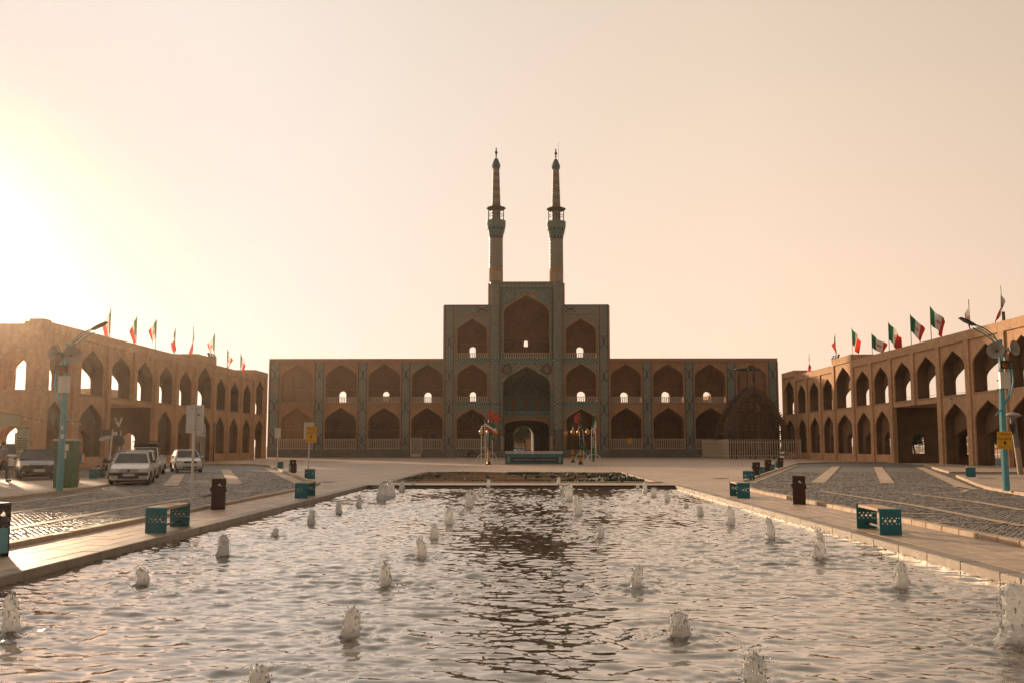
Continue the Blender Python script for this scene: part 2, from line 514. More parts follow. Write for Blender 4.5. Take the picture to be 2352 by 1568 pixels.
def foam_mat():
    g = G('foam')
    n = g.noise(26, 6, .7); n2 = g.noise(70, 3, .6)
    g.bump(g.m('ADD', n, g.m('MULTIPLY', n2, .5)), .9, .05)
    g.set((.97, .965, .96), .2, spec=.5)
    rf = g.node('ShaderNodeBsdfTranslucent'); rf.inputs['Color'].default_value = (.99, .985, .98, 1)
    mx = g.node('ShaderNodeMixShader'); g.L.new(g.ramp(n, [(.35, .40), (.65, .65)]), mx.inputs[0])
    g.L.new(g.b.outputs[0], mx.inputs[1]); g.L.new(rf.outputs[0], mx.inputs[2]); g.L.new(mx.outputs[0], g.out.inputs[0])
    return g.mat
MAT['foam'] = foam_mat()
MAT['spray'] = plain('spray', (.97, .965, .96), .25, var=.02)
def water_mat():
    g = G('water')
    p = g.geo(); x, y, z = g.xyz(p)[:3]
    n = g.noise(8.0, 3, .55, g.vec(g.m('MULTIPLY', x, .7), y, 0.0))
    g.bump(n, .07, .03)
    g.set((.012, .012, .009), .05, spec=.3, IOR=1.33)
    gl = g.node('ShaderNodeBsdfGlossy'); gl.inputs['Color'].default_value = (1.0, .955, .90, 1); gl.inputs['Roughness'].default_value = .045
    g.L.new(g.b.inputs['Normal'].links[0].from_socket, gl.inputs['Normal'])
    fr = g.node('ShaderNodeFresnel'); fr.inputs['IOR'].default_value = 1.5
    g.L.new(g.b.inputs['Normal'].links[0].from_socket, fr.inputs['Normal'])
    mx = g.node('ShaderNodeMixShader'); g.L.new(g.m('ADD', fr.outputs[0], .10, clamp=True), mx.inputs[0])
    g.L.new(g.b.outputs[0], mx.inputs[1]); g.L.new(gl.outputs[0], mx.inputs[2]); g.L.new(mx.outputs[0], g.out.inputs[0])
    return g.mat
MAT['water'] = water_mat()
def flag_mat():
    g = G('flag_cloth')
    uv = g.node('ShaderNodeTexCoord').outputs['UV']
    u, v, _ = g.xyz(uv)[:3]
    c = g.mix(g.m('GREATER_THAN', u, .345), (.02, .13, .055), (.66, .63, .59))
    c = g.mix(g.m('GREATER_THAN', u, .655), c, (.52, .035, .02))
    # the emblem: two nested crescents and an upright stroke, in red
    du = g.m('MULTIPLY', g.m('SUBTRACT', u, .5), 1.0); dv = g.m('SUBTRACT', v, .5)
    r = g.m('SQRT', g.m('ADD', g.m('MULTIPLY', du, du), g.m('MULTIPLY', dv, dv)))
    ring = g.m('MULTIPLY', g.m('GREATER_THAN', r, .085), g.m('LESS_THAN', r, .12))
    gap = g.m('GREATER_THAN', g.m('ABSOLUTE', dv), .03)
    r2 = g.m('MULTIPLY', g.m('GREATER_THAN', r, .035), g.m('LESS_THAN', r, .062))
    st = g.m('MULTIPLY', g.m('LESS_THAN', g.m('ABSOLUTE', dv), .014), g.m('LESS_THAN', g.m('ABSOLUTE', du), .11))
    e = g.m('MAXIMUM', g.m('MAXIMUM', g.m('MULTIPLY', ring, gap), r2), st)
    c = g.mix(e, c, (.52, .035, .02))
    # kufic script band at both seams
    sc = g.m('LESS_THAN', g.m('FRACT', g.m('MULTIPLY', v, 22.0)), .55)
    near = g.m('MAXIMUM', g.m('LESS_THAN', g.m('ABSOLUTE', g.m('SUBTRACT', u, .335)), .014), g.m('LESS_THAN', g.m('ABSOLUTE', g.m('SUBTRACT', u, .665)), .014))
    c = g.mix(g.m('MULTIPLY', sc, near), c, (.6, .58, .54))
    g.set(c, .75, spec=.2)
    t = g.node('ShaderNodeBsdfTranslucent'); g.L.new(c, t.inputs[0])
    mx = g.node('ShaderNodeMixShader'); mx.inputs[0].default_value = .72
    g.L.new(g.b.outputs[0], mx.inputs[1]); g.L.new(t.outputs[0], mx.inputs[2]); g.L.new(mx.outputs[0], g.out.inputs[0])
    return g.mat
MAT['flag'] = flag_mat()

# ---------------------------------------------------------------- lettering
_FA = {'ا': 'FE8D FE8E', 'آ': 'FE81 FE82', 'ب': 'FE8F FE90 FE91 FE92', 'ت': 'FE95 FE96 FE97 FE98', 'ج': 'FE9D FE9E FE9F FEA0', 'چ': 'FB7A FB7B FB7C FB7D',
       'ح': 'FEA1 FEA2 FEA3 FEA4', 'خ': 'FEA5 FEA6 FEA7 FEA8', 'د': 'FEA9 FEAA', 'ر': 'FEAD FEAE', 'ز': 'FEAF FEB0', 'س': 'FEB1 FEB2 FEB3 FEB4',
       'ش': 'FEB5 FEB6 FEB7 FEB8', 'ع': 'FEC9 FECA FECB FECC', 'ف': 'FED1 FED2 FED3 FED4', 'ق': 'FED5 FED6 FED7 FED8', 'ک': 'FB8E FB8F FB90 FB91',
       'گ': 'FB92 FB93 FB94 FB95', 'ل': 'FEDD FEDE FEDF FEE0', 'م': 'FEE1 FEE2 FEE3 FEE4', 'ن': 'FEE5 FEE6 FEE7 FEE8', 'و': 'FEED FEEE',
       'ه': 'FEE9 FEEA FEEB FEEC', 'ی': 'FBFC FBFD FBFE FBFF'}
_FA = {k: [chr(int(h, 16)) for h in v.split()] for k, v in _FA.items()}
def fa(t):
    out = []
    for i, ch in enumerate(t):
        f = _FA.get(ch)
        if not f: out.append(ch); continue
        prev = i > 0 and t[i - 1] in _FA and len(_FA[t[i - 1]]) == 4
        nxt = len(f) == 4 and i + 1 < len(t) and t[i + 1] in _FA
        out.append(f[3] if prev and nxt else f[1] if prev else f[2] if nxt else f[0])
    return ''.join(reversed(out))
def lettering(name, text, M, w, h, mat, parent=None, world=True, off=.004):
    """text fitted into w x h, centred on M's origin; M's x axis runs along the line, y up, z out"""
    cu = bpy.data.curves.new('t', 'FONT'); cu.body = text; cu.align_x = 'CENTER'; cu.resolution_u = 2; cu.offset = off
    o = bpy.data.objects.new('t', cu); C.objects.link(o)
    bpy.context.view_layer.update()
    me = bpy.data.meshes.new_from_object(o.evaluated_get(bpy.context.evaluated_depsgraph_get()))
    bpy.data.objects.remove(o); bpy.data.curves.remove(cu)
    co = np.empty(len(me.vertices) * 3); me.vertices.foreach_get('co', co); co = co.reshape(-1, 3)
    lo, hi = co.min(0), co.max(0); d = np.maximum(hi - lo, 1e-6)
    co = (co - (lo + hi) / 2) * np.array([w / d[0], h / d[1], 1])
    A = np.array(M.to_3x3()); co = co @ A.T + np.array(M.translation)
    me.vertices.foreach_set('co', co.ravel()); me.update()
    me.materials.clear(); me.materials.append(mat)
    me.name = name
    return link_mesh(name, me, parent, world)
def facing_cam(x, y, z, rz=0.0):
    return Matrix.Translation((x, y, z)) @ Matrix.Rotation(rz, 4, 'Z') @ Matrix.Rotation(R(90), 4, 'X')

# ================================================================ the ground
def sheet(name, poly, z, mat, parent=None):
    mb = MB()
    mb.add([(x, y, z) for x, y in poly], [tuple(range(len(poly)))])
    return mb.build(name, mat, parent)
def struct(o):
    o['kind'] = 'structure'; return o

PX0, PX1, PY0, PY1 = -7.0, 6.5, 2.0, 44.0          # pool, inner edges
BX0, BX1, BY0, BY1 = -6.45, 6.05, 47.6, 64.0        # planted bed
# plaza paving round the pool and the bed
mb = MB()
xs = [-120, PX0 - .32, BX0, BX1, PX1 + .32, 120]
ys = [-60, PY0, PY1 + .4, BY0, BY1, 160]
for i in range(5):
    for j in range(5):
        inpool = j == 1 and 1 <= i <= 3
        inbed = j == 3 and i == 2
        if not (inpool or inbed):
            mb.quad((xs[i], ys[j], 0), (xs[i + 1], ys[j], 0), (xs[i + 1], ys[j + 1], 0), (xs[i], ys[j + 1], 0))
plaza = struct(mb.build('plaza_paving', MAT['plaza']))
mb = MB()
for a in ((-1500, -120, -600, 1500), (120, 1500, -600, 1500), (-120, 120, 160, 1500), (-120, 120, -600, -60)):
    mb.quad((a[0], a[2], -.02), (a[1], a[2], -.02), (a[1], a[3], -.02), (a[0], a[3], -.02))
struct(mb.build('ground', MAT['earth']))

# ---------------------------------------------------------------- pool
pool = struct(MB().box(PX0, PX1, PY0, PY1, -.75, -.6).build('pool_basin', MAT['coping']))
wallm = MB()
wallm.box(PX0 - .3, PX0, PY0, PY1, -.7, -.03); wallm.box(PX1, PX1 + .3, PY0, PY1, -.7, -.03)
wallm.box(PX0 - .3, PX1 + .3, PY1, PY1 + .38, -.7, -.03)
wallm.build('pool_wall', MAT['coping'], pool)
_cop = {}
def piece(name, key, x0, x1, y0, y1, z0, z1, mat, parent, b=.012, j=0.0, rz=0.0):
    """a stone of its own, sharing its mesh with stones of the same size"""
    dx, dy, dz = x1 - x0, y1 - y0, z1 - z0
    k = (key, round(dx, 3), round(dy, 3), round(dz, 3))
    if k not in _cop:
        _cop[k] = MB().bbox(-dx / 2, dx / 2, -dy / 2, dy / 2, -dz, 0, b).mesh(key, mat)
    o = link_mesh(name, _cop[k], parent)
    o.location = ((x0 + x1) / 2, (y0 + y1) / 2, z1 + random.uniform(-j, j))
    o.rotation_euler = (random.uniform(-j, j) * .4, random.uniform(-j, j) * .4, rz + random.uniform(-j, j) * .3)
    return o
y = 6.5
while y < PY1 - .05:
    e = min(y + 1.25, PY1)
    piece('coping_stone', 'coping', PX0 - .30, PX0 + .015, y + .004, e - .004, -.1, .022, MAT['coping'], pool, j=.003)
    piece('coping_stone', 'coping', PX1 - .015, PX1 + .30, y + .004, e - .004, -.1, .022, MAT['coping'], pool, j=.003)
    y = e
x = PX0 - .3
while x < PX1 + .25:
    e = min(x + 1.25, PX1 + .3)
    piece('coping_stone', 'coping', x + .004, e - .004, PY1, PY1 + .40, -.1, .022, MAT['coping'], pool, j=.003)
    x = e
mb = MB().tube([(PX0 + .05, PY1 - .06, -.01), (PX1 - .05, PY1 - .06, -.01)], .035, 8)
mb.build('water_pipe', MAT['iron'], pool, smooth=True)

# jets: (x, y of the foot, y of the top) in picture units, four rows
JETS = {
    'outer_car': [(22, 1455, 1365), (325, 1343, 1301), (512, 1277, 1225), (632, 1232, 1211), (715, 1203, 1168), (778, 1180, 1150), (825, 1163, 1135),
                  (878, 1148, 1110), (897, 1140, 1098), (923, 1128, 1103), (949, 1120, 1105)],
    'inner_car': [(595, 1590, 1525), (806, 1462, 1392), (885, 1345, 1288), (967, 1280, 1235), (997, 1236, 1200), (1031, 1204, 1165), (1060, 1182, 1170),
                  (1077, 1165, 1130), (1089, 1148, 1135), (1104, 1140, 1118), (1122, 1121, 1100)],
    'inner_sun': [(1735, 1585, 1497), (1560, 1460, 1400), (1463, 1348, 1297), (1378, 1235, 1203), (1329, 1182, 1147), (1324, 1156, 1135), (1308, 1150, 1112),
                  (1300, 1138, 1113), (1290, 1127, 1113), (1283, 1120, 1095)],
    'outer_sun': [(2340, 1475, 1340), (2070, 1352, 1288), (1883, 1282, 1217), (1769, 1238, 1188), (1678, 1205, 1160), (1608, 1183, 1160), (1576, 1165, 1152),
                  (1532, 1150, 1127), (1502, 1140, 1118), (1481, 1131, 1106), (1465, 1122, 1112)]}
WZ = -.12
jet_pos = []
for row, L in JETS.items():
    for k, (x, y, t) in enumerate(L):
        p = at(x, y, WZ)
        h = (y - t) / FD * p.y * 1.02
        jet_pos.append((row, k, p.x, p.y, h))

# water: a real wave surface
def water():
    nx = 430
    gx = np.linspace(PX0 + .002, PX1 - .002, nx)
    gy = [PY0]
    while gy[-1] < PY1:
        gy.append(gy[-1] + .027 * max(1.0, gy[-1] / 7.0) ** .55)
    gy = np.array(gy); gy[-1] = PY1 - .002
    X, Y = np.meshgrid(gx, gy)
    Z = np.zeros_like(X)
    for k in range(110):
        lam = .075 * (8.0) ** rng.random()                  # wavelength .08 - .6 m
        th = R(90) + rng.normal(0, .5)
        kx, ky = 2 * math.pi / lam * math.cos(th), 2 * math.pi / lam * math.sin(th)
        a = .00056 * lam ** .80 / .3 * (1 + .8 * rng.random())
        Z += a * np.sin(kx * X + ky * Y + rng.random() * 6.28 + .8 * np.sin(.7 * X + .5 * Y + k))
    # choppier patches drift over calmer ones
    Z *= .75 + .5 * (np.sin(.55 * X + 1.3 * np.sin(.23 * Y)) * np.sin(.41 * Y + .9 * np.sin(.6 * X)))
    for row, k, jx, jy, h in jet_pos:
        r = np.hypot(X - jx, Y - jy)
        m = r < 3.2
        ph = rng.random() * 6.28
        ang = np.arctan2(Y[m] - jy, X[m] - jx)
        rr = r[m]
        Z[m] += .016 * np.exp(-rr / .75) * np.sin(18 * rr + ph + .9 * np.sin(3 * ang + ph)) + .009 * np.exp(-rr / 1.5) * np.sin(11 * rr + ph * 2)
        Z[m] += .02 * np.exp(-(rr / .22) ** 2)
        Z[m] += .012 * np.exp(-rr / .5) * np.sin(31 * X[m] + ph) * np.sin(27 * Y[m])
    ny = len(gy)
    co = np.stack([X, Y, Z + WZ], -1).reshape(-1, 3)
    i = np.arange(nx * ny).reshape(ny, nx)
    q = np.stack([i[:-1, :-1], i[:-1, 1:], i[1:, 1:], i[1:, :-1]], -1).reshape(-1, 4)
    me = bpy.data.meshes.new('water')
    me.vertices.add(len(co)); me.vertices.foreach_set('co', co.ravel())
    me.loops.add(q.size); me.loops.foreach_set('vertex_index', q.ravel().astype(np.int32))
    me.polygons.add(len(q)); me.polygons.foreach_set('loop_start', np.arange(0, q.size, 4, dtype=np.int32))
    me.polygons.foreach_set('use_smooth', np.ones(len(q), bool))
    me.update(calc_edges=True)
    me.materials.append(MAT['water'])
    return me
struct(link_mesh('pool_water', water()))

# ---------------------------------------------------------------- walkways of single slabs beside the pool
def walkway(name, x0, x1, cols):
    root = sheet(name, [(x0, 5.0), (x1, 5.0), (x1, 44.0), (x0, 44.0)], .004, MAT['coping'])
    struct(root)
    w = (x1 - x0) / cols
    Lr = .94
    for c in range(cols):
        y = 8.6 - (c % 2) * .47 - (c % 3) * .12
        while y < 43.6:
            piece('paving_slab', 'paving_slab', x0 + c * w + .005, x0 + (c + 1) * w - .005, y + .005, y + Lr - .005, -.05, .016, MAT['plaza'], root, .006, j=.0025)
            y += Lr
walkway('walkway', PX0 - 1.72, PX0 - .32, 4)
walkway('walkway', PX1 + .32, PX1 + 1.92, 4)

# ---------------------------------------------------------------- roads
RL = [(-8.95, 5), (-8.95, 40), (-9.5, 45.2), (-21.2, 82), (-23.2, 86), (-29, 88.5), (-34.6, 88.5), (-34.6, 50), (-21.5, 50.5), (-19.6, 47.5), (-17.6, 42.5), (-16.9, 38), (-16.3, 30.5), (-15.9, 5)]
RR = [(8.75, 5), (8.75, 38), (9.6, 45.4), (25.2, 93.5), (30, 99.5), (36.2, 101), (36.2, 88.5), (34.2, 87.2), (26.2, 63), (36.2, 61.6), (36.2, 56.6), (23.8, 56.4), (19.3, 43.6), (18, 39.6), (16.7, 33.3), (16.2, 5)]
road_l = struct(sheet('road', RL, .012, MAT['road']))
road_r = struct(sheet('road', RR, .012, MAT['road']))
# the street behind the sunlit arcade and the one behind the shaded arcade
struct(sheet('road', [(42, 40), (66, 40), (66, 190), (42, 190)], .004, MAT['asphalt']))
struct(sheet('road', [(-62, 20), (-39, 20), (-39, 190), (-62, 190)], .004, MAT['asphalt']))

def inside(poly, x, y):
    n = len(poly); r = np.zeros(x.shape, bool)
    for i in range(n):
        x1, y1 = poly[i]; x2, y2 = poly[(i + 1) % n]
        c = ((y1 > y) != (y2 > y)) & (x < (x2 - x1) * (y - y1) / (y2 - y1 + 1e-12) + x1)
        r ^= c
    return r
def cobbles(poly, parent, ymax):
    px, py = .125, .10
    X0 = min(p[0] for p in poly); X1 = max(p[0] for p in poly)
    gx = np.arange(X0, X1, px); gy = np.arange(9, ymax, py)
    X, Y = np.meshgrid(gx, gy)
    X = X + (np.arange(len(gy)) % 2)[:, None] * px * .5 + rng.normal(0, .008, X.shape)
    Y = Y + rng.normal(0, .008, X.shape) + .05 * np.sin(X * 1.3)
    m = inside(poly, X, Y) & (np.abs(X) < Y * .60 + 1.0)
    x, y = X[m], Y[m]; n = len(x)
    hx = px * .5 - rng.uniform(.003, .010, n); hy = py * .5 - rng.uniform(.002, .009, n)
    zt = .034 + rng.uniform(-.005, .005, n)
    tx, ty = rng.normal(0, .045, n), rng.normal(0, .045, n)
    V = np.zeros((n, 8, 3))
    sg = [(-1, -1), (1, -1), (1, 1), (-1, 1)]
    for k, (a, b) in enumerate(sg):
        V[:, k] = np.stack([x + a * hx, y + b * hy, np.full(n, .008)], -1)
        V[:, 4 + k] = np.stack([x + a * (hx - .012), y + b * (hy - .012), zt + tx * a * hx + ty * b * hy], -1)
    F = np.array([(4, 5, 6, 7), (0, 1, 5, 4), (1, 2, 6, 5), (2, 3, 7, 6), (3, 0, 4, 7)])
    q = (F[None] + 8 * np.arange(n)[:, None, None]).reshape(-1, 4)
    me = bpy.data.meshes.new('cobbles')
    me.vertices.add(n * 8); me.vertices.foreach_set('co', V.reshape(-1))
    me.loops.add(q.size); me.loops.foreach_set('vertex_index', q.ravel().astype(np.int32))
    me.polygons.add(len(q)); me.polygons.foreach_set('loop_start', np.arange(0, q.size, 4, dtype=np.int32))
    me.update(calc_edges=True); me.materials.append(MAT['cobble'])
    o = link_mesh('cobbles', me, parent)
    o['kind'] = 'stuff'
cobbles(RL, road_l, 66); cobbles(RR, road_r, 66)

# pale stone bands let into the setts
def band(pts, w, parent, z=.047):
    """a strip along picture points on the road"""
    P = [at(x, y, z) for x, y in pts]
    mb = MB(); L = []
    for i, p in enumerate(P):
        t = (P[min(i + 1, len(P) - 1)] - P[max(i - 1, 0)]).normalized()
        nrm_ = Vector((-t.y, t.x, 0)) * w / 2
        L.append((p + nrm_, p - nrm_))
    for i in range(len(L) - 1):
        a, b = L[i]; c, d = L[i + 1]
        mb.quad(a, b, d, c)
    o = mb.build('stone_band', MAT['band'], parent)
def z7(x, y): return ((3060 + x / 2.27) / 1.7415, (1750 + y / 2.27) / 1.7415)      # zoomed view -> picture units
for pts, w in (
    ([z7(540, 487), z7(1300, 600), z7(2352, 798)], .34), ([z7(1330, 505), z7(1900, 575), z7(2352, 655)], .34),
    ([z7(-60, 408), z7(600, 403), z7(1150, 408), z7(1700, 438), z7(1850, 462)], .28), ([z7(1850, 462), z7(1800, 487), z7(1560, 502), z7(900, 495), z7(340, 480), z7(-40, 458)], .28),
    ([z7(480, 402), z7(650, 256)], .8), ([z7(1112, 407), z7(1025, 262)], .8), ([z7(1860, 465), z7(1400, 262)], .8),
    ([z7(-150, 405), z7(290, 243)], .7), ([z7(350, 520), z7(720, 522)], .16), ([z7(1060, 570), z7(1830, 576)], .16), ([z7(1400, 627), z7(2190, 634)], .16),
    ([z7(1250, 683), z7(1700, 690)], .16), ([z7(1360, 762), z7(2230, 774)], .16), ([z7(1560, 528), z7(2352, 545)], .2), ([z7(-20, 384), z7(470, 390)], .2), ([z7(560, 373), z7(1060, 376)], .2),
    ([z7(620, 355), z7(1050, 357)], .2), ([z7(140, 318), z7(540, 320)], .25), ([z7(300, 286), z7(560, 288)], .25)):
    band(pts, w * .78, road_r)
def z5(x, y): return ((x / 2.613) / 1.7415, (1780 + y / 2.613) / 1.7415)
for pts, w in (
    ([z5(-300, 960), z5(80, 872), z5(1100, 690), z5(1900, 562), z5(2240, 512), z5(2700, 470)], .34), ([z5(-200, 760), z5(120, 700), z5(700, 625), z5(1400, 525), z5(1550, 512)], .34),
    ([z5(930, 488), z5(1130, 498), z5(1500, 512), z5(1900, 508), z5(2240, 500)], .28), ([z5(0, 610), z5(600, 545), z5(930, 490)], .28),
    ([z5(300, 840), z5(1080, 832)], .16), ([z5(880, 740), z5(1500, 735)], .16), ([z5(400, 678), z5(1240, 670)], .16), ([z5(800, 608), z5(1650, 605)], .16), ([z5(740, 562), z5(1150, 558)], .16),
    ([z5(1780, 420), z5(1870, 300)], .8), ([z5(1430, 418), z5(2240, 410)], .2), ([z5(2000, 545), z5(2240, 545)], .16)):
    band(pts, w * .78, road_l)
def z6(x, y): return ((800 + x / 2.613) / 1.7415, (1750 + y / 2.613) / 1.7415)
for pts, w in (([z6(370, 478), z6(262, 325)], .8), ([z6(1090, 488), z6(700, 312)], .8), ([z6(0, 486), z6(500, 480), z6(1050, 490)], .26), ([z6(380, 455), z6(960, 445)], .2), ([z6(340, 385), z6(770, 380)], .2),
               ([z6(0, 615), z6(140, 592)], .3), ([z6(280, 575), z6(760, 555)], .2), ([z6(280, 622), z6(520, 618)], .16)):
    band(pts, w * .78, road_l)

# kerbs, stone by stone
def kerb_line(pts, parent, w=.22, h=.105, L=1.0, z0=-.05):
    for a, b in zip(pts[:-1], pts[1:]):
        a = Vector((*a, 0)); b = Vector((*b, 0)); d = b - a
        n = max(1, round(d.length / L)); s = d / n; rz = math.atan2(d.y, d.x)
        l = round(d.length / n, 2)
        for k in range(n):
            c = a + s * (k + .5)
            hh = h
            key = ('kerb', l, w)
            if key not in _cop:
                _cop[key] = MB().bbox(-l / 2 + .006, l / 2 - .006, -w / 2, w / 2, z0 - h, 0, .014).mesh('kerb_stone', MAT['kerb'])
            o = link_mesh('kerb_stone', _cop[key], parent)
            o.location = (c.x, c.y, hh + random.uniform(-.006, .006))
            o.rotation_euler = (random.uniform(-.012, .012), random.uniform(-.006, .006), rz + random.uniform(-.006, .006))
kerb_line([(-8.85, 9.5), (-8.85, 40), (-9.4, 45.2)], road_l, L=.82)
kerb_line([(-9.9, 45.8), (-21.1, 82.0), (-23.2, 86.1), (-29, 88.6)], road_l, L=1.3, h=.16)
kerb_line([(8.65, 9.5), (8.65, 38), (9.5, 45.4)], road_r, L=.82)
kerb_line([(9.7, 45.9), (25.1, 93.5), (30, 99.6), (36, 101)], road_r, L=1.3, h=.14)

def island(name, poly, kerb_pts, h=.13):
    o = MB().prism(poly, -.05, h).build(name, MAT['island'])
    struct(o)
    kerb_line(kerb_pts, o, w=.25, h=h + .006, L=.75, z0=-.02)
    return o
isl = [(-16.2, 4), (-16.5, 30.5), (-17.1, 38), (-17.8, 42.3), (-19.8, 47.3), (-22, 50.2), (-34.6, 50), (-35.2, 71.5), (-60, 71.5), (-60, 4)]
island('pavement', isl, isl[:6])
isr = [(16.4, 4), (16.9, 33.3), (18.2, 39.6), (19.5, 43.6), (24, 56.2), (36.6, 56.4), (36.6, 4)]
island('pavement', isr, isr[:5])
isr2 = [(26.4, 62.8), (34.4, 87), (36.95, 88), (36.95, 61.5)]
island('pavement', isr2, [isr2[3], isr2[0], isr2[1]])
# pavement at the foot of the shaded arcade

# ---------------------------------------------------------------- planted bed
bed = struct(sheet('planting_bed', [(BX0, BY0), (BX1, BY0), (BX1, BY1), (BX0, BY1)], -.04, plain('soil', (.12, .085, .055), .95, var=.4, scale=4)))
for args in ((BX0 - .35, BX0, BY0 - .35, BY1 + .35), (BX1, BX1 + .35, BY0 - .35, BY1 + .35), (BX0, BX1, BY0 - .35, BY0), (BX0, BX1, BY1, BY1 + .35)):
    MB().bbox(*args, -.08, .05, .01).build('border_stone', MAT['kerb'], bed)
def ground_cover():
    n = 15000
    x = rng.uniform(BX0 + .2, BX1 - .2, n); y = rng.uniform(BY0 + .2, BY1 - .2, n)
    k = np.sin(x * 1.1 + 2 * np.sin(y * .5)) + np.sin(y * .9 + 1.7 * np.sin(x * .8)) > -.25
    x, y = x[k], y[k]; n = len(x)
    a = rng.uniform(0, 6.28, n); h = rng.uniform(.05, .17, n); s = rng.uniform(.05, .11, n)
    dx, dy = np.cos(a) * s, np.sin(a) * s
    V = np.zeros((n, 3, 3))
    V[:, 0] = np.stack([x - dx, y - dy, np.full(n, -.035)], -1)
    V[:, 1] = np.stack([x + dx, y + dy, np.full(n, -.035)], -1)
    V[:, 2] = np.stack([x + rng.normal(0, .06, n), y + rng.normal(0, .06, n), h - .04], -1)
    me = bpy.data.meshes.new('ground_cover')
    me.from_pydata(V.reshape(-1, 3).tolist(), [], np.arange(n * 3).reshape(-1, 3).tolist())
    me.materials.append(MAT['foliage'])
    o = link_mesh('ground_cover', me, bed); o['kind'] = 'stuff'
ground_cover()
# wavy dwarf brick edgings that divide the bed
for k in range(13):
    y0 = BY0 + .6 + k * 1.22
    x0 = BX0 + .3 + (k * 2.7 % 4.5); L = 3.5 + (k * 1.9 % 4.0)
    P = []
    for i in range(15):
        t = i / 14
        P.append((min(BX1 - .2, x0 + L * t), y0 + .28 * math.sin(4 * t + k) + .15 * math.sin(9 * t + k * 2)))
    mb = MB()
    for a, b in zip(P[:-1], P[1:]):
        d = Vector((b[0] - a[0], b[1] - a[1], 0))
        if d.length < .02: continue
        nn = Vector((-d.y, d.x, 0)).normalized() * .06
        mb.prism([(a[0] - nn.x, a[1] - nn.y), (b[0] - nn.x, b[1] - nn.y), (b[0] + nn.x, b[1] + nn.y), (a[0] + nn.x, a[1] + nn.y)], -.08, .10 + .02 * math.sin(k + a[0]))
    mb.build('edging_wall', MAT['mould'], bed)

# ================================================================ the great facade
YF = 148.0
def FX(x, Y=YF): return onY(x, 930, Y)[0]
def FZ(y, Y=YF): return onY(1209, y, Y)[1]
def pt_arch(xa, xb, zs, za, n=9, kind='p'):
    w = (xb - xa) / 2; c = (xa + xb) / 2; h = za - zs
    half = []
    for i in range(n + 1):
        t = i / n
        if kind == 'p':
            x = w * ((1 - t) ** 3 + 3 * (1 - t) ** 2 * t + 3 * (1 - t) * t * t * .55)
            z = h * (3 * (1 - t) ** 2 * t * .44 + 3 * (1 - t) * t * t * .60 + t ** 3)
        else:
            x = w * math.cos(t * math.pi / 2); z = h * math.sin(t * math.pi / 2)
        half.append((x, z))
    return [(c - x, zs + z) for x, z in half] + [(c + x, zs + z) for x, z in reversed(half[:-1])]
def arch_panel(mb, F, x0, x1, z0, z1, xa, xb, zb, zs, za, d, kind='p', n=9):
    q = lambda a, b, c, e: mb.quad(F(*a, d), F(*b, d), F(*c, d), F(*e, d))
    q((x0, z0), (xa, z0), (xa, z1), (x0, z1)); q((xb, z0), (x1, z0), (x1, z1), (xb, z1))
    if zb > z0 + 1e-4: q((xa, z0), (xb, z0), (xb, zb), (xa, zb))
    P = pt_arch(xa, xb, zs, za, n, kind)
    for a, b in zip(P[:-1], P[1:]):
        q(a, b, (b[0], z1), (a[0], z1))
def arch_reveal(mb, F, xa, xb, zb, zs, za, d0, d1, kind='p', n=9, bottom=True):
    P = [(xa, zb)] + pt_arch(xa, xb, zs, za, n, kind) + [(xb, zb)]
    if bottom: P.append((xa, zb))
    for a, b in zip(P[:-1], P[1:]):
        mb.quad(F(*a, d0), F(*b, d0), F(*b, d1), F(*a, d1))
def f_facade(u, z, d): return (u, YF + d, z)

def front_z(P, x):
    for a, b in zip(P[:-1], P[1:]):
        if a[0] - 1e-6 <= x <= b[0] + 1e-6 and b[0] > a[0] + 1e-9:
            return a[1] + (b[1] - a[1]) * (x - a[0]) / (b[0] - a[0])
    return P[0][1]
def vault(mb, P, xa, xb, ledge, d0, D, steps=6):
    """half dome from the arch curve P back to the ledge"""
    pts = [(xa, ledge)] + P + [(xb, ledge)]
    rows = []
    for k in range(steps + 1):
        s = math.sin(k / steps * math.pi / 2); f = math.cos(k / steps * math.pi / 2)
        rows.append([(x, YF + d0 + (D - d0) * s, ledge + (z - ledge) * f) for x, z in pts])
    for r0, r1 in zip(rows[:-1], rows[1:]):
        for i in range(len(pts) - 1):
            mb.quad(r0[i], r0[i + 1], r1[i + 1], r1[i])
def rib(mb, P, ledge, d0, D, x0, x1, s0, s1, r=.055, n=9):
    L = []
    for i in range(n + 1):
        t = i / n
        x = x0 + (x1 - x0) * t; s = s0 + (s1 - s0) * t
        s = min(.999, max(0, s))
        z = ledge + (front_z(P, x) - ledge) * math.sqrt(1 - s * s)
        L.append((x, YF + d0 + (D - d0) * s - .03, z - .02))
    mb.tube(L, r, 4)

gate = thing('gate_building', 'tall tiled gateway block with stacked arched niches and a central portal passage', 'gateway', (FX(1209), YF, 0))
wing_l = thing('facade_wing', 'two-storey wing of arched niches and tiled strips on the parked-car side of the gateway', 'building', (FX(820), YF, 0))
wing_r = thing('facade_wing', 'two-storey wing of arched niches and tiled strips behind the wooden lattice frame', 'building', (FX(1590), YF, 0))
ZP = FZ(1032.5)

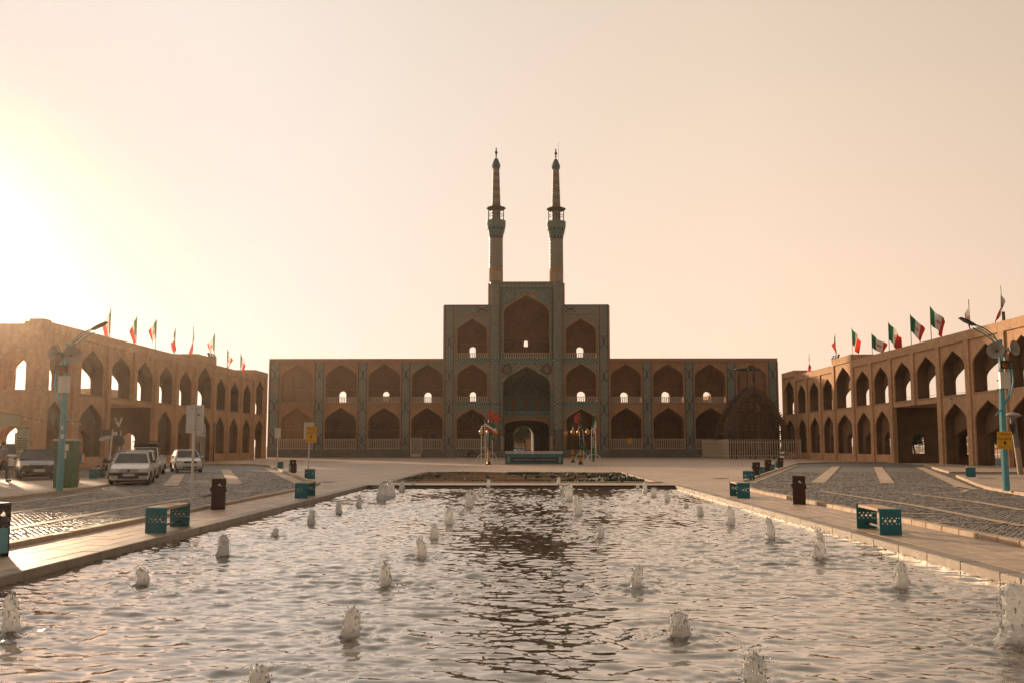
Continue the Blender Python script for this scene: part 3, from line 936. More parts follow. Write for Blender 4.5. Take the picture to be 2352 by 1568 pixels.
def railing(parent, xa, xb, d, z0, z1, n):
    Y = YF + d
    r = MB().box(xa, xb, Y - .03, Y + .03, z1 - .06, z1).box(xa, xb, Y - .03, Y + .03, z0 + .04, z0 + .09).build('railing', MAT['cream_metal'], parent)
    for k in range(n + 1):
        x = xa + .05 + (xb - xa - .1) * k / n
        bar('baluster', MAT['cream_metal'], x - .055, x + .055, Y - .025, Y + .025, z0 + .09, z1 - .06, r)
def fence(parent, xa, xb, d, z0, z1, step=.265):
    Y = YF + d
    r = MB().box(xa, xb, Y - .03, Y + .03, z1 - .22, z1 - .15).box(xa, xb, Y - .03, Y + .03, z0 + .15, z0 + .22).build('fence', MAT['cream_metal'], parent)
    n = round((xb - xa) / step)
    for k in range(n + 1):
        x = xa + (xb - xa) * k / n
        bar('fence_bar', MAT['cream_metal'], x - .045, x + .045, Y - .065, Y - .032, z0, z1, r)

_cross = {}
def cross_band(parent, xc, w, zc, hh, Yf, mat, horizontal=False):
    """dark tile bands: crossing diagonals with two small lozenges at the crossing"""
    mb = MB()
    t = .10; s = w / 2; q = .17
    def line(a, b):
        a = Vector((a[0], 0, a[1])); b = Vector((b[0], 0, b[1])); d = (b - a).normalized(); n = Vector((-d.z, 0, d.x)) * t / 2
        P = [a - n, b - n, b + n, a + n]
        vs = [(p.x, -.03, p.z) for p in P] + [(p.x, .03, p.z) for p in P]
        mb.add(vs, [(3, 2, 1, 0), (4, 5, 6, 7), (0, 1, 5, 4), (1, 2, 6, 5), (2, 3, 7, 6), (3, 0, 4, 7)])
    for sx in (-1, 1):
        for sz in (-1, 1):
            line((sx * s, sz * hh), (0, sz * q * 1.9))
    for c in (-q, q):
        P = [(0, c + q), (q * .78, c), (0, c - q), (-q * .78, c)]
        for i in range(4): line(P[i], P[(i + 1) % 4])
    if horizontal: mb.v = [(z, y, x) for x, y, z in mb.v]
    o = mb.build('cross_band', mat, parent)
    o.location = (xc, Yf, zc)
    return o
def tile_strip(parent, x0, x1, z0, z1, d, crosses):
    X0, X1 = FX(x0), FX(x1)
    MB().box(X0, X1, YF + d, YF + d + .5, z0, z1).build('tile_strip', MAT['fret'], parent)
    for a, b in ((X0 - .16, X0), (X1, X1 + .16)):
        MB().box(a, b, YF + d - .05, YF + d + .45, z0, z1).build('strip_border', MAT['mould'], parent)
    for a in (X0 + .002, X1 - .122):
        MB().box(a, a + .12, YF + d - .02, YF + d + .4, z0, z1).build('strip_edge', MAT['dark_tile'], parent)
    for y in crosses:
        cross_band(parent, (X0 + X1) / 2, X1 - X0 - .26, FZ(y), .95, YF + d - .01, MAT['dark_tile'])

def bay(parent, x0, x1, zb0, zt, zb, zs, za, ledge, depth, pm, win=None, rail=None, fen=None, d=0.0, marg=3.5, ribs=True, nm='niche', trim=None, door=None, ns=16):
    X0, X1 = FX(x0), FX(x1); xa, xb = FX(x0 + marg), FX(x1 - marg)
    ledge += (ledge - CAM_H) * depth / YF
    mb = MB()
    arch_panel(mb, f_facade, X0, X1, zb0, zt, xa, xb, zb, zs, za, d)
    mb.build('arch_panel', pm, parent)
    P = pt_arch(xa, xb, zs, za)
    mb = MB(); D = d + depth
    mb.quad((xa, YF + d, zb), (xa, YF + D, zb), (xa, YF + D, ledge), (xa, YF + d, ledge))
    mb.quad((xb, YF + d, zb), (xb, YF + D, zb), (xb, YF + D, ledge), (xb, YF + d, ledge))
    mb.quad((xa, YF + d, zb), (xb, YF + d, zb), (xb, YF + D, zb), (xa, YF + D, zb))
    if win:
        wx0, wx1 = onY(win[0], 930, YF + D)[0], onY(win[1], 930, YF + D)[0]
        wt = FZ(win[2], YF + D); wb = FZ(win[3], YF + D) if len(win) > 3 else zb
        r = (wx1 - wx0) / 2
        arch_panel(mb, f_facade, xa, xb, zb, ledge, wx0, wx1, max(wb, zb), wt - r, wt, D, 'r', 6)
        arch_reveal(mb, f_facade, wx0, wx1, max(wb, zb), wt - r, wt, D, D + .9, 'r', 6)
    else:
        mb.quad((xa, YF + D, zb), (xb, YF + D, zb), (xb, YF + D, ledge), (xa, YF + D, ledge))
    vault(mb, P, xa, xb, ledge, d, D)
    mb.build('niche', MAT[nm], parent)
    mb = MB()
    mb.box(xa, xb, YF + D - .16, YF + D - .002, ledge - .09, ledge + .06)
    mb.box(xa + .002, xa + .12, YF + d + .3, YF + D - .16, ledge - .09, ledge + .06); mb.box(xb - .12, xb - .002, YF + d + .3, YF + D - .16, ledge - .09, ledge + .06)
    mb.build('ledge', MAT['mould'], parent)
    if ribs:
        mb = MB(); c = (xa + xb) / 2; w = (xb - xa) / 2
        for s in (-1, 1):
            rib(mb, P, ledge, d, D, c + s * w * .62, c - s * w * .30, .97, .42)
            rib(mb, P, ledge, d, D, c + s * w * .25, c + s * w * .80, .97, .35)
            rib(mb, P, ledge, d, D, c + s * w * .25, c - s * w * .02, .97, .55)
        mb.build('vault_rib', MAT['niche'], parent)
    if trim:
        mb = MB()
        Q = [(xa, zs - (zs - zb) * .9)] + P + [(xb, zs - (zs - zb) * .9)]
        mb.tube([(x, YF + d - .04, z) for x, z in Q], .12, 6)
        mb.build('arch_moulding', MAT[trim], parent)
    if rail: railing(parent, xa + .1, xb - .1, d + .12, zb, rail, ns)
    if fen: fence(parent, xa + .05, xb - .05, d - .05, ZP + .05, fen)
    if door:
        dx0, dx1 = onY(door[0], 930, YF + D)[0], onY(door[1], 930, YF + D)[0]
        MB().box(dx0 - .15, dx1 + .15, YF + D - .08, YF + D - .003, zb, FZ(door[2], YF + D) + .15).build('door_frame', MAT['mould'], parent)
        MB().box(dx0, dx1, YF + D - .12, YF + D - .081, zb, FZ(door[2], YF + D)).build('door', MAT['black'], parent)

def blind_bay(parent, x0, x1, zb0, zt, zb, zs, za, ledge, pm, marg=5, fen=None):
    X0, X1 = FX(x0), FX(x1); xa, xb = FX(x0 + marg), FX(x1 - marg)
    mb = MB(); arch_panel(mb, f_facade, X0, X1, zb0, zt, xa, xb, zb, zs, za, 0); mb.build('arch_panel', pm, parent)
    mb = MB(); arch_reveal(mb, f_facade, xa, xb, zb, zs, za, 0, .45)
    mb.quad((xa - .1, YF + .45, zb - .1), (xb + .1, YF + .45, zb - .1), (xb + .1, YF + .45, za + .1), (xa - .1, YF + .45, za + .1))
    mb.build('niche', MAT['niche'], parent)
    mb = MB(); mb.box(xa, xb, YF + .36, YF + .448, ledge - .06, ledge + .05); mb.build('ledge', MAT['mould'], parent)
    w = (xb - xa) / 3.6; c = (xa + xb) / 2
    for k in (-1, 0, 1):
        cx = c + k * w * 1.12
        top = zs + (za - zs) * (.62 if k == 0 else .28)
        A = [(cx - w / 2, ledge + .05)] + pt_arch(cx - w / 2, cx + w / 2, top - w * .75, top, 6) + [(cx + w / 2, ledge + .05)]
        MB().tube([(x, YF + .43, z) for x, z in A], .05, 4).build('blind_arch', MAT['niche'], parent)
    mb = MB()
    for s in (-1, 1):
        mb.tube([(c + s * w * 1.7, YF + .43, zs - .3), (c + s * w * .9, YF + .43, zs + (za - zs) * .42), (c, YF + .43, zs + (za - zs) * .80), (c - s * w * .6, YF + .43, zs + (za - zs) * .5)], .045, 4)
    mb.build('vault_rib', MAT['niche'], parent)
    if fen: fence(parent, xa - .1, xb + .1, -.05, ZP + .05, fen)

Z_UP0, Z_UP1 = FZ(927.5), FZ(831)
def wing_bays(parent, bays, cols, xends):
    for x0, x1 in cols:
        tile_strip(parent, x0, x1, ZP, FZ(831), -.14, (859.6, 933, 1010))
    for b in bays:
        x0, x1 = b[0], b[1]
        if b[2] is None:
            blind_bay(parent, x0, x1, Z_UP0, Z_UP1, FZ(922.5), FZ(866), FZ(837), FZ(893.5), MAT['brick_facade'])
            blind_bay(parent, x0, x1, ZP, Z_UP0, ZP + .02, FZ(968), FZ(937), FZ(985), MAT['brick_facade'], fen=FZ(1006))
        else:
            bay(parent, x0, x1, Z_UP0, Z_UP1, FZ(923.5), FZ(867), FZ(835.5), FZ(893.5), 3.2, b[3] if len(b) > 3 else MAT['brick_facade'], win=b[2], rail=FZ(911))
            bay(parent, x0, x1, ZP, Z_UP0, ZP + .02, FZ(968), FZ(935), FZ(987), 5.5, MAT['brick_facade'], fen=FZ(1006), door=b[4] if len(b) > 4 else None)
        X0, X1 = FX(x0 + .5), FX(x1 - .5)
        MB().box(X0, X1, YF - .10, YF - .005, FZ(928), FZ(924)).build('string_course', MAT['mould'], parent)
    X0, X1 = FX(xends[0]), FX(xends[1])
    MB().box(X0, X1, YF - .22, YF + 4.6, FZ(831), FZ(823)).build('parapet', MAT['brick_plain'], parent)
    mb = MB()
    n = int((X1 - X0) / .42)
    for k in range(n):
        x = X0 + .1 + k * .42
        mb.box(x, x + .2, YF - .262, YF - .222, FZ(829.5), FZ(825))
    mb.build('dentil_course', MAT['mould'], parent)
    y0 = YF - .3
    n = round((X1 - X0) / 1.7)
    for k in range(n):
        a = X0 + (X1 - X0) * k / n; b = X0 + (X1 - X0) * (k + 1) / n
        MB().bbox(a + .006, b - .006, y0 + random.uniform(-.02, .02), YF + 3, 0, ZP + .004, .02).build('plinth_stone', MAT['plinth'], parent)
wing_bays(wing_l, [(641.5, 722.5, None), (743.7, 822, (777, 795, 897)), (843, 921.6, (877.8, 893.7, 898)), (942, 1020, (973.5, 991, 900), MAT['kufic'], (990, 1004, 996))],
          [(619, 641.5), (722.5, 743.7), (822, 843), (921.6, 942)], (617, 1020))
wing_bays(wing_r, [(1400, 1476.5, (1425, 1442.6, 900)), (1497, 1573.4, (1520, 1538, 898.5)), (1593.4, 1670, (1615.7, 1633, 899)), (1690, 1766, None)],
          [(1476.5, 1497), (1573.4, 1593.4), (1670, 1690), (1766, 1786)], (1400, 1787.5))
MB().box(FX(617), FX(619), YF - .1, YF + 4.5, 0, FZ(831)).build('end_wall', MAT['brick_plain'], wing_l)
MB().box(FX(1786.2), FX(1787.5), YF - .1, YF + 4.5, 0, FZ(831)).build('end_wall', MAT['brick_plain'], wing_r)
# steel bars left on the first-floor ledge of the closed bay
for a, b in ((655, 687), (690, 720)):
    MB().tube([(FX(a), YF - .2, FZ(922)), (FX(b), YF - .2, FZ(922))], .06, 5).build('ledge_bar', MAT['grey'], wing_l)
# gate leaf in the fence
gx0, gx1 = FX(944), FX(970)
gl = MB().box(gx0, gx0 + .12, YF - .42, YF - .34, .1, FZ(1004)).box(gx1 - .12, gx1, YF - .42, YF - .34, .1, FZ(1004)).box(gx0, gx1, YF - .42, YF - .34, FZ(1005), FZ(1004)).box(gx0, gx1, YF - .42, YF - .34, .1, FZ(1041)).build('gate_leaf', MAT['cream_metal'], wing_l)
for k in range(8):
    x = gx0 + .12 + (gx1 - gx0 - .24) * (k + .5) / 8
    bar('fence_bar', MAT['cream_metal'], x - .028, x + .028, YF - .40, YF - .36, FZ(1041), FZ(1005), gl)

# ---- central block
GD = -.5                                   # its face stands proud of the wings
MAT['band_mid'] = diamond_mat('band_mid', .66, FZ(832, YF), FZ(823) - FZ(832))
MAT['band_low'] = diamond_mat('band_low', .66, FZ(932.5, YF), FZ(923) - FZ(932.5))
MAT['band_top'] = diamond_mat('band_top', .62, FZ(657, YF), FZ(649.5) - FZ(657))
MAT['band_in'] = diamond_mat('band_in', .62, FZ(668, YF), FZ(660) - FZ(668), teal=(.05, .16, .15))
MAT['band_side'] = diamond_mat('band_side', .34, 0, .62, teal=(.05, .16, .15))
MAT['spandrel'] = diamond_mat('spandrel', .95, 0, .95, dark=(.06, .15, .15), teal=(.14, .26, .24), white=(.03, .12, .14), bk=(.34, .21, .13))
MAT['vault_tile'] = diamond_mat('vault_tile', .75, 0, .75, dark=(.10, .085, .06), teal=(.06, .14, .13), white=(.30, .24, .16), bk=(.085, .15, .135))
mir = lambda x: 2 * 1209.6 - x
for side in (0, 1):
    m = (lambda x: x) if not side else mir
    o2 = lambda a, b: (min(m(a), m(b)), max(m(a), m(b)))
    cs0, cs1 = o2(1021.5, 1042.7)
    tile_strip(gate, cs0, cs1, ZP, FZ(702.5), GD - .14, (785.8, 863.5, 938.6, 1011))
    b0, b1 = o2(1045, 1124)
    # top horizontal tile band
    t0, t1 = o2(1043.8, 1124)
    MB().box(FX(t0), FX(t1), YF + GD - .13, YF + 5.2, FZ(721), FZ(703)).build('tile_strip', MAT['fret'], gate)
    MB().box(FX(t0), FX(t1), YF + GD - .17, YF + GD - .131, FZ(723), FZ(721)).build('strip_border', MAT['mould'], gate)
    k0, k1 = o2(1020, 1124)
    MB().box(FX(k0), FX(k1), YF + GD - .2, YF + 5.3, FZ(703), FZ(701.3)).build('cornice', MAT['dark_tile'], gate)
    cross_band(gate, FX(m(1108)), FZ(703) - FZ(721) - .2, FZ(712), .8, YF + GD - .14, MAT['dark_tile'], True)
    MB().box(FX(m(1020)) - .15, FX(m(1020)) + .15, YF + GD, YF + 5.2, 0, FZ(703)).build('side_wall', MAT['brick_plain'], gate)
    wU = (1077.5, 1092, 795) if not side else (1324.8, 1341, 796)
    wM = (1078.5, 1093, 899) if not side else (1325.5, 1344, 898)
    bay(gate, b0, b1, FZ(823), FZ(723), FZ(822), FZ(764), FZ(731.6), FZ(791), 3.4, MAT['kufic'], win=wU, rail=FZ(811), d=GD, trim='mould', ns=14)
    bay(gate, b0, b1, FZ(923), FZ(832), FZ(922.4), FZ(867), FZ(834), FZ(895), 3.4, MAT['kufic'], win=wM, rail=FZ(910.4), d=GD, trim='mould', ns=14)
    bay(gate, b0, b1, ZP, FZ(932.5), ZP + .02, FZ(968), FZ(937), FZ(988), 5.5, MAT['kufic'], fen=FZ(1006) if not side else None, d=GD, trim='mould',
        door=(1326, 1346, 1000) if side else None)
    for y0, y1, mm in ((832, 823, 'band_mid'), (932.5, 923, 'band_low')):
        MB().box(FX(b0), FX(b1), YF + GD - .12, YF + GD - .004, FZ(y0), FZ(y1)).build('tile_frieze', MAT[mm], gate)
        for yy in (y0 + .6, y1 - .9):
            MB().box(FX(b0), FX(b1), YF + GD - .16, YF + GD - .006, FZ(yy + .3), FZ(yy - .6)).build('frieze_moulding', MAT['mould'], gate)
    # round tiled columns that flank the portal
    cc = FX(m(1137.3)); cr = (FX(1148.8) - FX(1125.8)) / 2
    cy = YF + GD + .1
    for z0, z1 in ((ZP + 3.0, FZ(933.5)), (FZ(922.5), FZ(833)), (FZ(822.5), FZ(657.5))):
        MB().lathe([(cr, z0), (cr, z1)], 20, (cc, cy)).build('round_column', MAT['fret'], gate, smooth=True)
    MB().lathe([(cr, ZP), (cr, ZP + 3.0)], 20, (cc, cy)).build('round_column', MAT['kufic_dark'], gate, smooth=True)
    for y0, y1, mm in ((832, 823, 'band_mid'), (932.5, 923, 'band_low'), (657, 649.5, 'band_top')):
        MB().lathe([(cr + .06, FZ(y0)), (cr + .06, FZ(y1))], 20, (cc, cy), cap=True).build('tile_frieze', MAT[mm], gate, smooth=True)
        for yy in (y0 + .5, y1 - .5):
            MB().lathe([(cr + .1, FZ(yy + .5)), (cr + .1, FZ(yy - .5))], 20, (cc, cy), cap=True).build('column_ring', MAT['mould'], gate, smooth=True)
    # tower flank
    tf = FX(m(1122.5))
    MB().box(FX(m(1121)), FX(m(1130)), YF + GD + .03, YF + GD + 1.0, 0, FZ(652)).build('tower_wall', MAT['brick_plain'], gate)
    MB().box(tf, tf + (.5 if not side else -.5), YF + GD + .4, YF + 7, 0, FZ(652)).build('side_wall', MAT['brick_plain'], gate)
    MB().box(tf + (.5 if not side else -.5), FX(m(1155)), YF + GD + .5, YF + 3.0, 0, FZ(650)).build('tower_wall', MAT['brick_plain'], gate)
    # narrow tiled border of the big niches
    bx0, bx1 = sorted((FX(m(1151)), FX(m(1155.6))))
    MB().box(bx0, bx1, YF + GD - .1, YF + GD + .5, FZ(822.5), FZ(668)).build('tile_border', MAT['band_side'], gate)
    MB().box(bx0, bx1, YF + GD - .1, YF + GD + .5, ZP + 2.0, FZ(895)).build('tile_border', MAT['band_side'], gate)
    MB().box(bx0 - .05, bx1 + .05, YF + GD - .14, YF + GD + .45, 0, ZP + 2.0).build('jamb_stone', MAT['kerb'], gate)
# upper iwan
bay(gate, 1151, 1268.2, FZ(823), FZ(660), FZ(822), FZ(722), FZ(678), FZ(777), 5.5, MAT['spandrel'], win=(1203.5, 1212.5, 781, 796), rail=FZ(810.5), d=GD + .02, marg=4.5, trim='mould', ns=20)
MB().box(FX(1151), FX(1268.2), YF + GD - .1, YF + GD + .015, FZ(668), FZ(660)).build('tile_border', MAT['band_in'], gate)
MB().box(FX(1148), FX(1271.2), YF + GD - .16, YF + 6.5, FZ(657), FZ(649.5)).build('tile_frieze', MAT['band_top'], gate)
MB().box(FX(1148), FX(1271.2), YF + GD - .2, YF + 6.6, FZ(649.5), FZ(648.6)).build('cornice', MAT['mould'], gate)
MB().box(FX(1148), FX(1271.2), YF + GD - .06, YF + GD + .01, FZ(660), FZ(657)).build('cornice', MAT['mould'], gate)
MB().box(FX(1148.5), FX(1270.7), YF + GD - .12, YF + GD - .004, FZ(832), FZ(823)).build('tile_frieze', MAT['band_mid'], gate)
def medallion(x, y, r, dark):
    X, Z = FX(x), FZ(y)
    root = MB().lathe([(0.01, 0), (r, 0), (r, .06)], 20).xf(Matrix.Translation((X, YF + GD - .06, Z)) @ Matrix.Rotation(R(90), 4, 'X')).build('medallion', MAT['dark_tile' if dark else 'teal_pale'], gate)
    mb = MB()
    for k in range(8):
        a = k * math.pi / 4
        mb.tube([(X + r * .12 * math.cos(a), YF + GD - .13, Z + r * .12 * math.sin(a)), (X + r * .55 * math.cos(a + .25), YF + GD - .13, Z + r * .55 * math.sin(a + .25)), (X + r * .85 * math.cos(a), YF + GD - .13, Z + r * .85 * math.sin(a))], .055, 4)
    mb.build('rosette', MAT['pale_rib'], root)
for s in (-1, 1):
    medallion(1209.6 + s * 39.5, 684.5, .85, False); medallion(1209.6 + s * 45.5, 848, .78, True)
for s in (-1, 1):       # squinch brackets of the upper iwan
    mb = MB(); X = FX(1209.6 + s * 50)
    for k in range(4):
        mb.box(X - s * .0, X - s * (.5 + .28 * (3 - k)), YF + 3.2 + .3 * k, YF + 4.9, FZ(777 + k * 5 + 5), FZ(777 + k * 5))
    mb.build('bracket', MAT['niche'], gate)

# lower iwan: tiled half dome over the portal
xa, xb = FX(1155.6), FX(1263.6); zs, za = FZ(885), FZ(842); ledge = FZ(912)
mb = MB(); arch_panel(mb, f_facade, FX(1148.8), FX(1270.4), ZP, FZ(826), xa, xb, ZP, zs, za, GD + .02); mb.build('arch_panel', MAT['spandrel'], gate)
P = pt_arch(xa, xb, zs, za)
D0, D1 = GD + .02, 6.0
mb = MB(); vault(mb, P, xa, xb, ledge, D0, D1, 8); mb.build('vault', MAT['vault_tile'], gate)
mb = MB(); c = (xa + xb) / 2; w = (xb - xa) / 2
for s in (-1, 1):
    for a0, a1, s0, s1 in ((.42, -.02, .98, .62), (.46, .95, .98, .55), (.46, .05, .98, .30), (.9, .1, .9, .22), (-.02, .55, .62, .40), (.98, .3, .6, .18), (.70, .70, .97, .70), (.42, .46, .98, .9)):
        rib(mb, P, ledge, D0, D1, c + s * w * a0, c + s * w * a1, s0, s1, .05, 12)
mb.build('vault_rib', MAT['pale_rib'], gate)
mb = MB()
mb.quad((xa, YF + D0, ZP), (xa, YF + D1, ZP), (xa, YF + D1, ledge), (xa, YF + D0, ledge)); mb.quad((xb, YF + D0, ZP), (xb, YF + D1, ZP), (xb, YF + D1, ledge), (xb, YF + D0, ledge))
mb.quad((xa, YF + D1, FZ(943)), (xb, YF + D1, FZ(943)), (xb, YF + D1, ledge), (xa, YF + D1, ledge))
mb.build('portal_wall', MAT['niche'], gate)
MB().box(xa, xb, YF + 2.6, YF + D1, FZ(945), FZ(943)).build('gallery_floor', MAT['brick_plain'], gate)
for x0, x1 in ((1158.6, 1177.6), (1185.3, 1205), (1211.5, 1231), (1238.5, 1257.5)):
    X0, X1 = onY(x0, 930, YF + D1)[0], onY(x1, 930, YF + D1)[0]; zt = FZ(917, YF + D1); zb_ = FZ(943)
    A = [(X0, zb_)] + pt_arch(X0, X1, zt - .75, zt, 6, 'r') + [(X1, zb_)]
    mb = MB(); mb.add([(x, YF + D1 - .05, z) for x, z in A], [tuple(range(len(A)))])
    r_ = mb.build('tiled_panel', MAT['teal_tile'], gate)
    MB().tube([(x, YF + D1 - .07, z) for x, z in A], .06, 4).build('panel_frame', MAT['pale_rib'], r_)
    cx = (X0 + X1) / 2; mb = MB()
    zz = zb_ + .9
    for q in ((.22, zt - .5), (.28, zt - 1.0)):
        mb.tube([(cx, YF + D1 - .08, q[1] + q[0]), (cx + q[0] * .6, YF + D1 - .08, q[1]), (cx, YF + D1 - .08, q[1] - q[0]), (cx - q[0] * .6, YF + D1 - .08, q[1]), (cx, YF + D1 - .08, q[1] + q[0])], .03, 4)
    mb.tube([(cx - .45, YF + D1 - .08, zb_ + .25), (cx, YF + D1 - .08, zb_ + .85), (cx + .45, YF + D1 - .08, zb_ + .25)], .035, 4)
    mb.build('panel_ornament', MAT['teal_pale'], r_)
# inscription board over the passage
fy = YF + 2.5
fr = MB().box(xa + .02, xb - .02, fy - .12, fy, FZ(954), FZ(943.2)).build('inscription_board', MAT['teal_pale'], gate)
MB().box(xa + 1.1, xb - 1.1, fy - .14, fy - .121, FZ(952.4), FZ(945)).build('cartouche', MAT['teal_tile'], fr)
mb = MB()
random.seed(3)
x = xa + 1.5
while x < xb - 1.5:
    z0 = FZ(950) + random.uniform(-.1, .15)
    mb.tube([(x, fy - .16, z0 + random.uniform(-.05, .35)), (x + .12, fy - .16, z0), (x + .3, fy - .16, z0 + random.uniform(-.12, .1)), (x + .4, fy - .16, z0 + random.uniform(.05, .4))], .022, 4)
    x += random.uniform(.3, .42)
mb.build('script', MAT['pale_rib'], fr)
for s in (0, 1):
    xx = xa + .55 if not s else xb - .55
    MB().lathe([(.01, 0), (.2, 0), (.2, .02)], 12).xf(Matrix.Translation((xx, fy - .12, FZ(948.5))) @ Matrix.Rotation(R(90), 4, 'X')).build('portrait_roundel', MAT['pale_rib'], fr)
for z in (FZ(954.6), FZ(943)):
    MB().box(xa, xb, fy - .15, fy + .01, z - .05, z + .03).build('frieze_moulding', MAT['pale_rib'], gate)
# passage mouth with a low arch, then the covered passage that bends away
mb = MB()
arch_panel(mb, lambda u, z, d: (u, YF + d, z), xa, xb, 0, FZ(954), xa + .15, xb - .15, 0, FZ(977), FZ(963), 2.52, 'r')
arch_reveal(mb, lambda u, z, d: (u, YF + d, z), xa + .15, xb - .15, 0, FZ(977), FZ(963), 2.52, 9, 'r', bottom=False)
mb.build('passage_arch', MAT['brick_plain'], gate)
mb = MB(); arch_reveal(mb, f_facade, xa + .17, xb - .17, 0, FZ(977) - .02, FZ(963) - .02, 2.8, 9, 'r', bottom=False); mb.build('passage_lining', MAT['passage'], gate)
a0, a1 = onY(1178.5, 930, YF + 9)[0], onY(1238, 930, YF + 9)[0]
mb = MB()
arch_panel(mb, f_facade, xa, xb, 0, FZ(950), a0, a1, 0, FZ(996, YF + 9), FZ(976, YF + 9), 9, 'r')
e0, e1 = onY(1179, 930, YF + 26)[0], onY(1219.5, 930, YF + 26)[0]
A = [(a0, 0)] + pt_arch(a0, a1, FZ(996, YF + 9), FZ(976, YF + 9), 6, 'r') + [(a1, 0)]
B_ = [(e0, 0)] + pt_arch(e0, e1, FZ(996, YF + 26), FZ(977, YF + 26), 6, 'r') + [(e1, 0)]
for i in range(len(A) - 1):
    mb.quad((A[i][0], YF + 9, A[i][1]), (A[i + 1][0], YF + 9, A[i + 1][1]), (B_[i + 1][0], YF + 26, B_[i + 1][1]), (B_[i][0], YF + 26, B_[i][1]))
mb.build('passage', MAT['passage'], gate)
for s in (-1, 1):
    cx = c + s * 2.55
    A = [(cx - .55, .6)] + pt_arch(cx - .55, cx + .55, FZ(1003, YF + 9), FZ(994, YF + 9), 5) + [(cx + .55, .6)]
    mb = MB(); mb.tube([(x, YF + 8.95, z) for x, z in A], .07, 4); mb.build('blind_arch', MAT['mould'], gate)
sx = [FX(1020), FX(1148), FX(1158), FX(1262), FX(1272), FX(1400)]
for a, b in ((sx[0], sx[2]), (sx[3], sx[5])):
    n = 5
    for k in range(n):
        u0 = a + (b - a) * k / n; u1 = a + (b - a) * (k + 1) / n
        MB().bbox(u0 + .006, u1 - .006, YF + GD - .35 + random.uniform(-.02, .02), YF + 2, 0, ZP + .003, .02).build('plinth_stone', MAT['plinth'], gate)
for s in (-1, 1):
    X = FX(1209.6 + s * 62)
    MB().box(X - 1.2, X + 1.2, YF + GD - .8, YF + GD - .35, 0, ZP - .1).build('buttress', MAT['plinth'], gate)

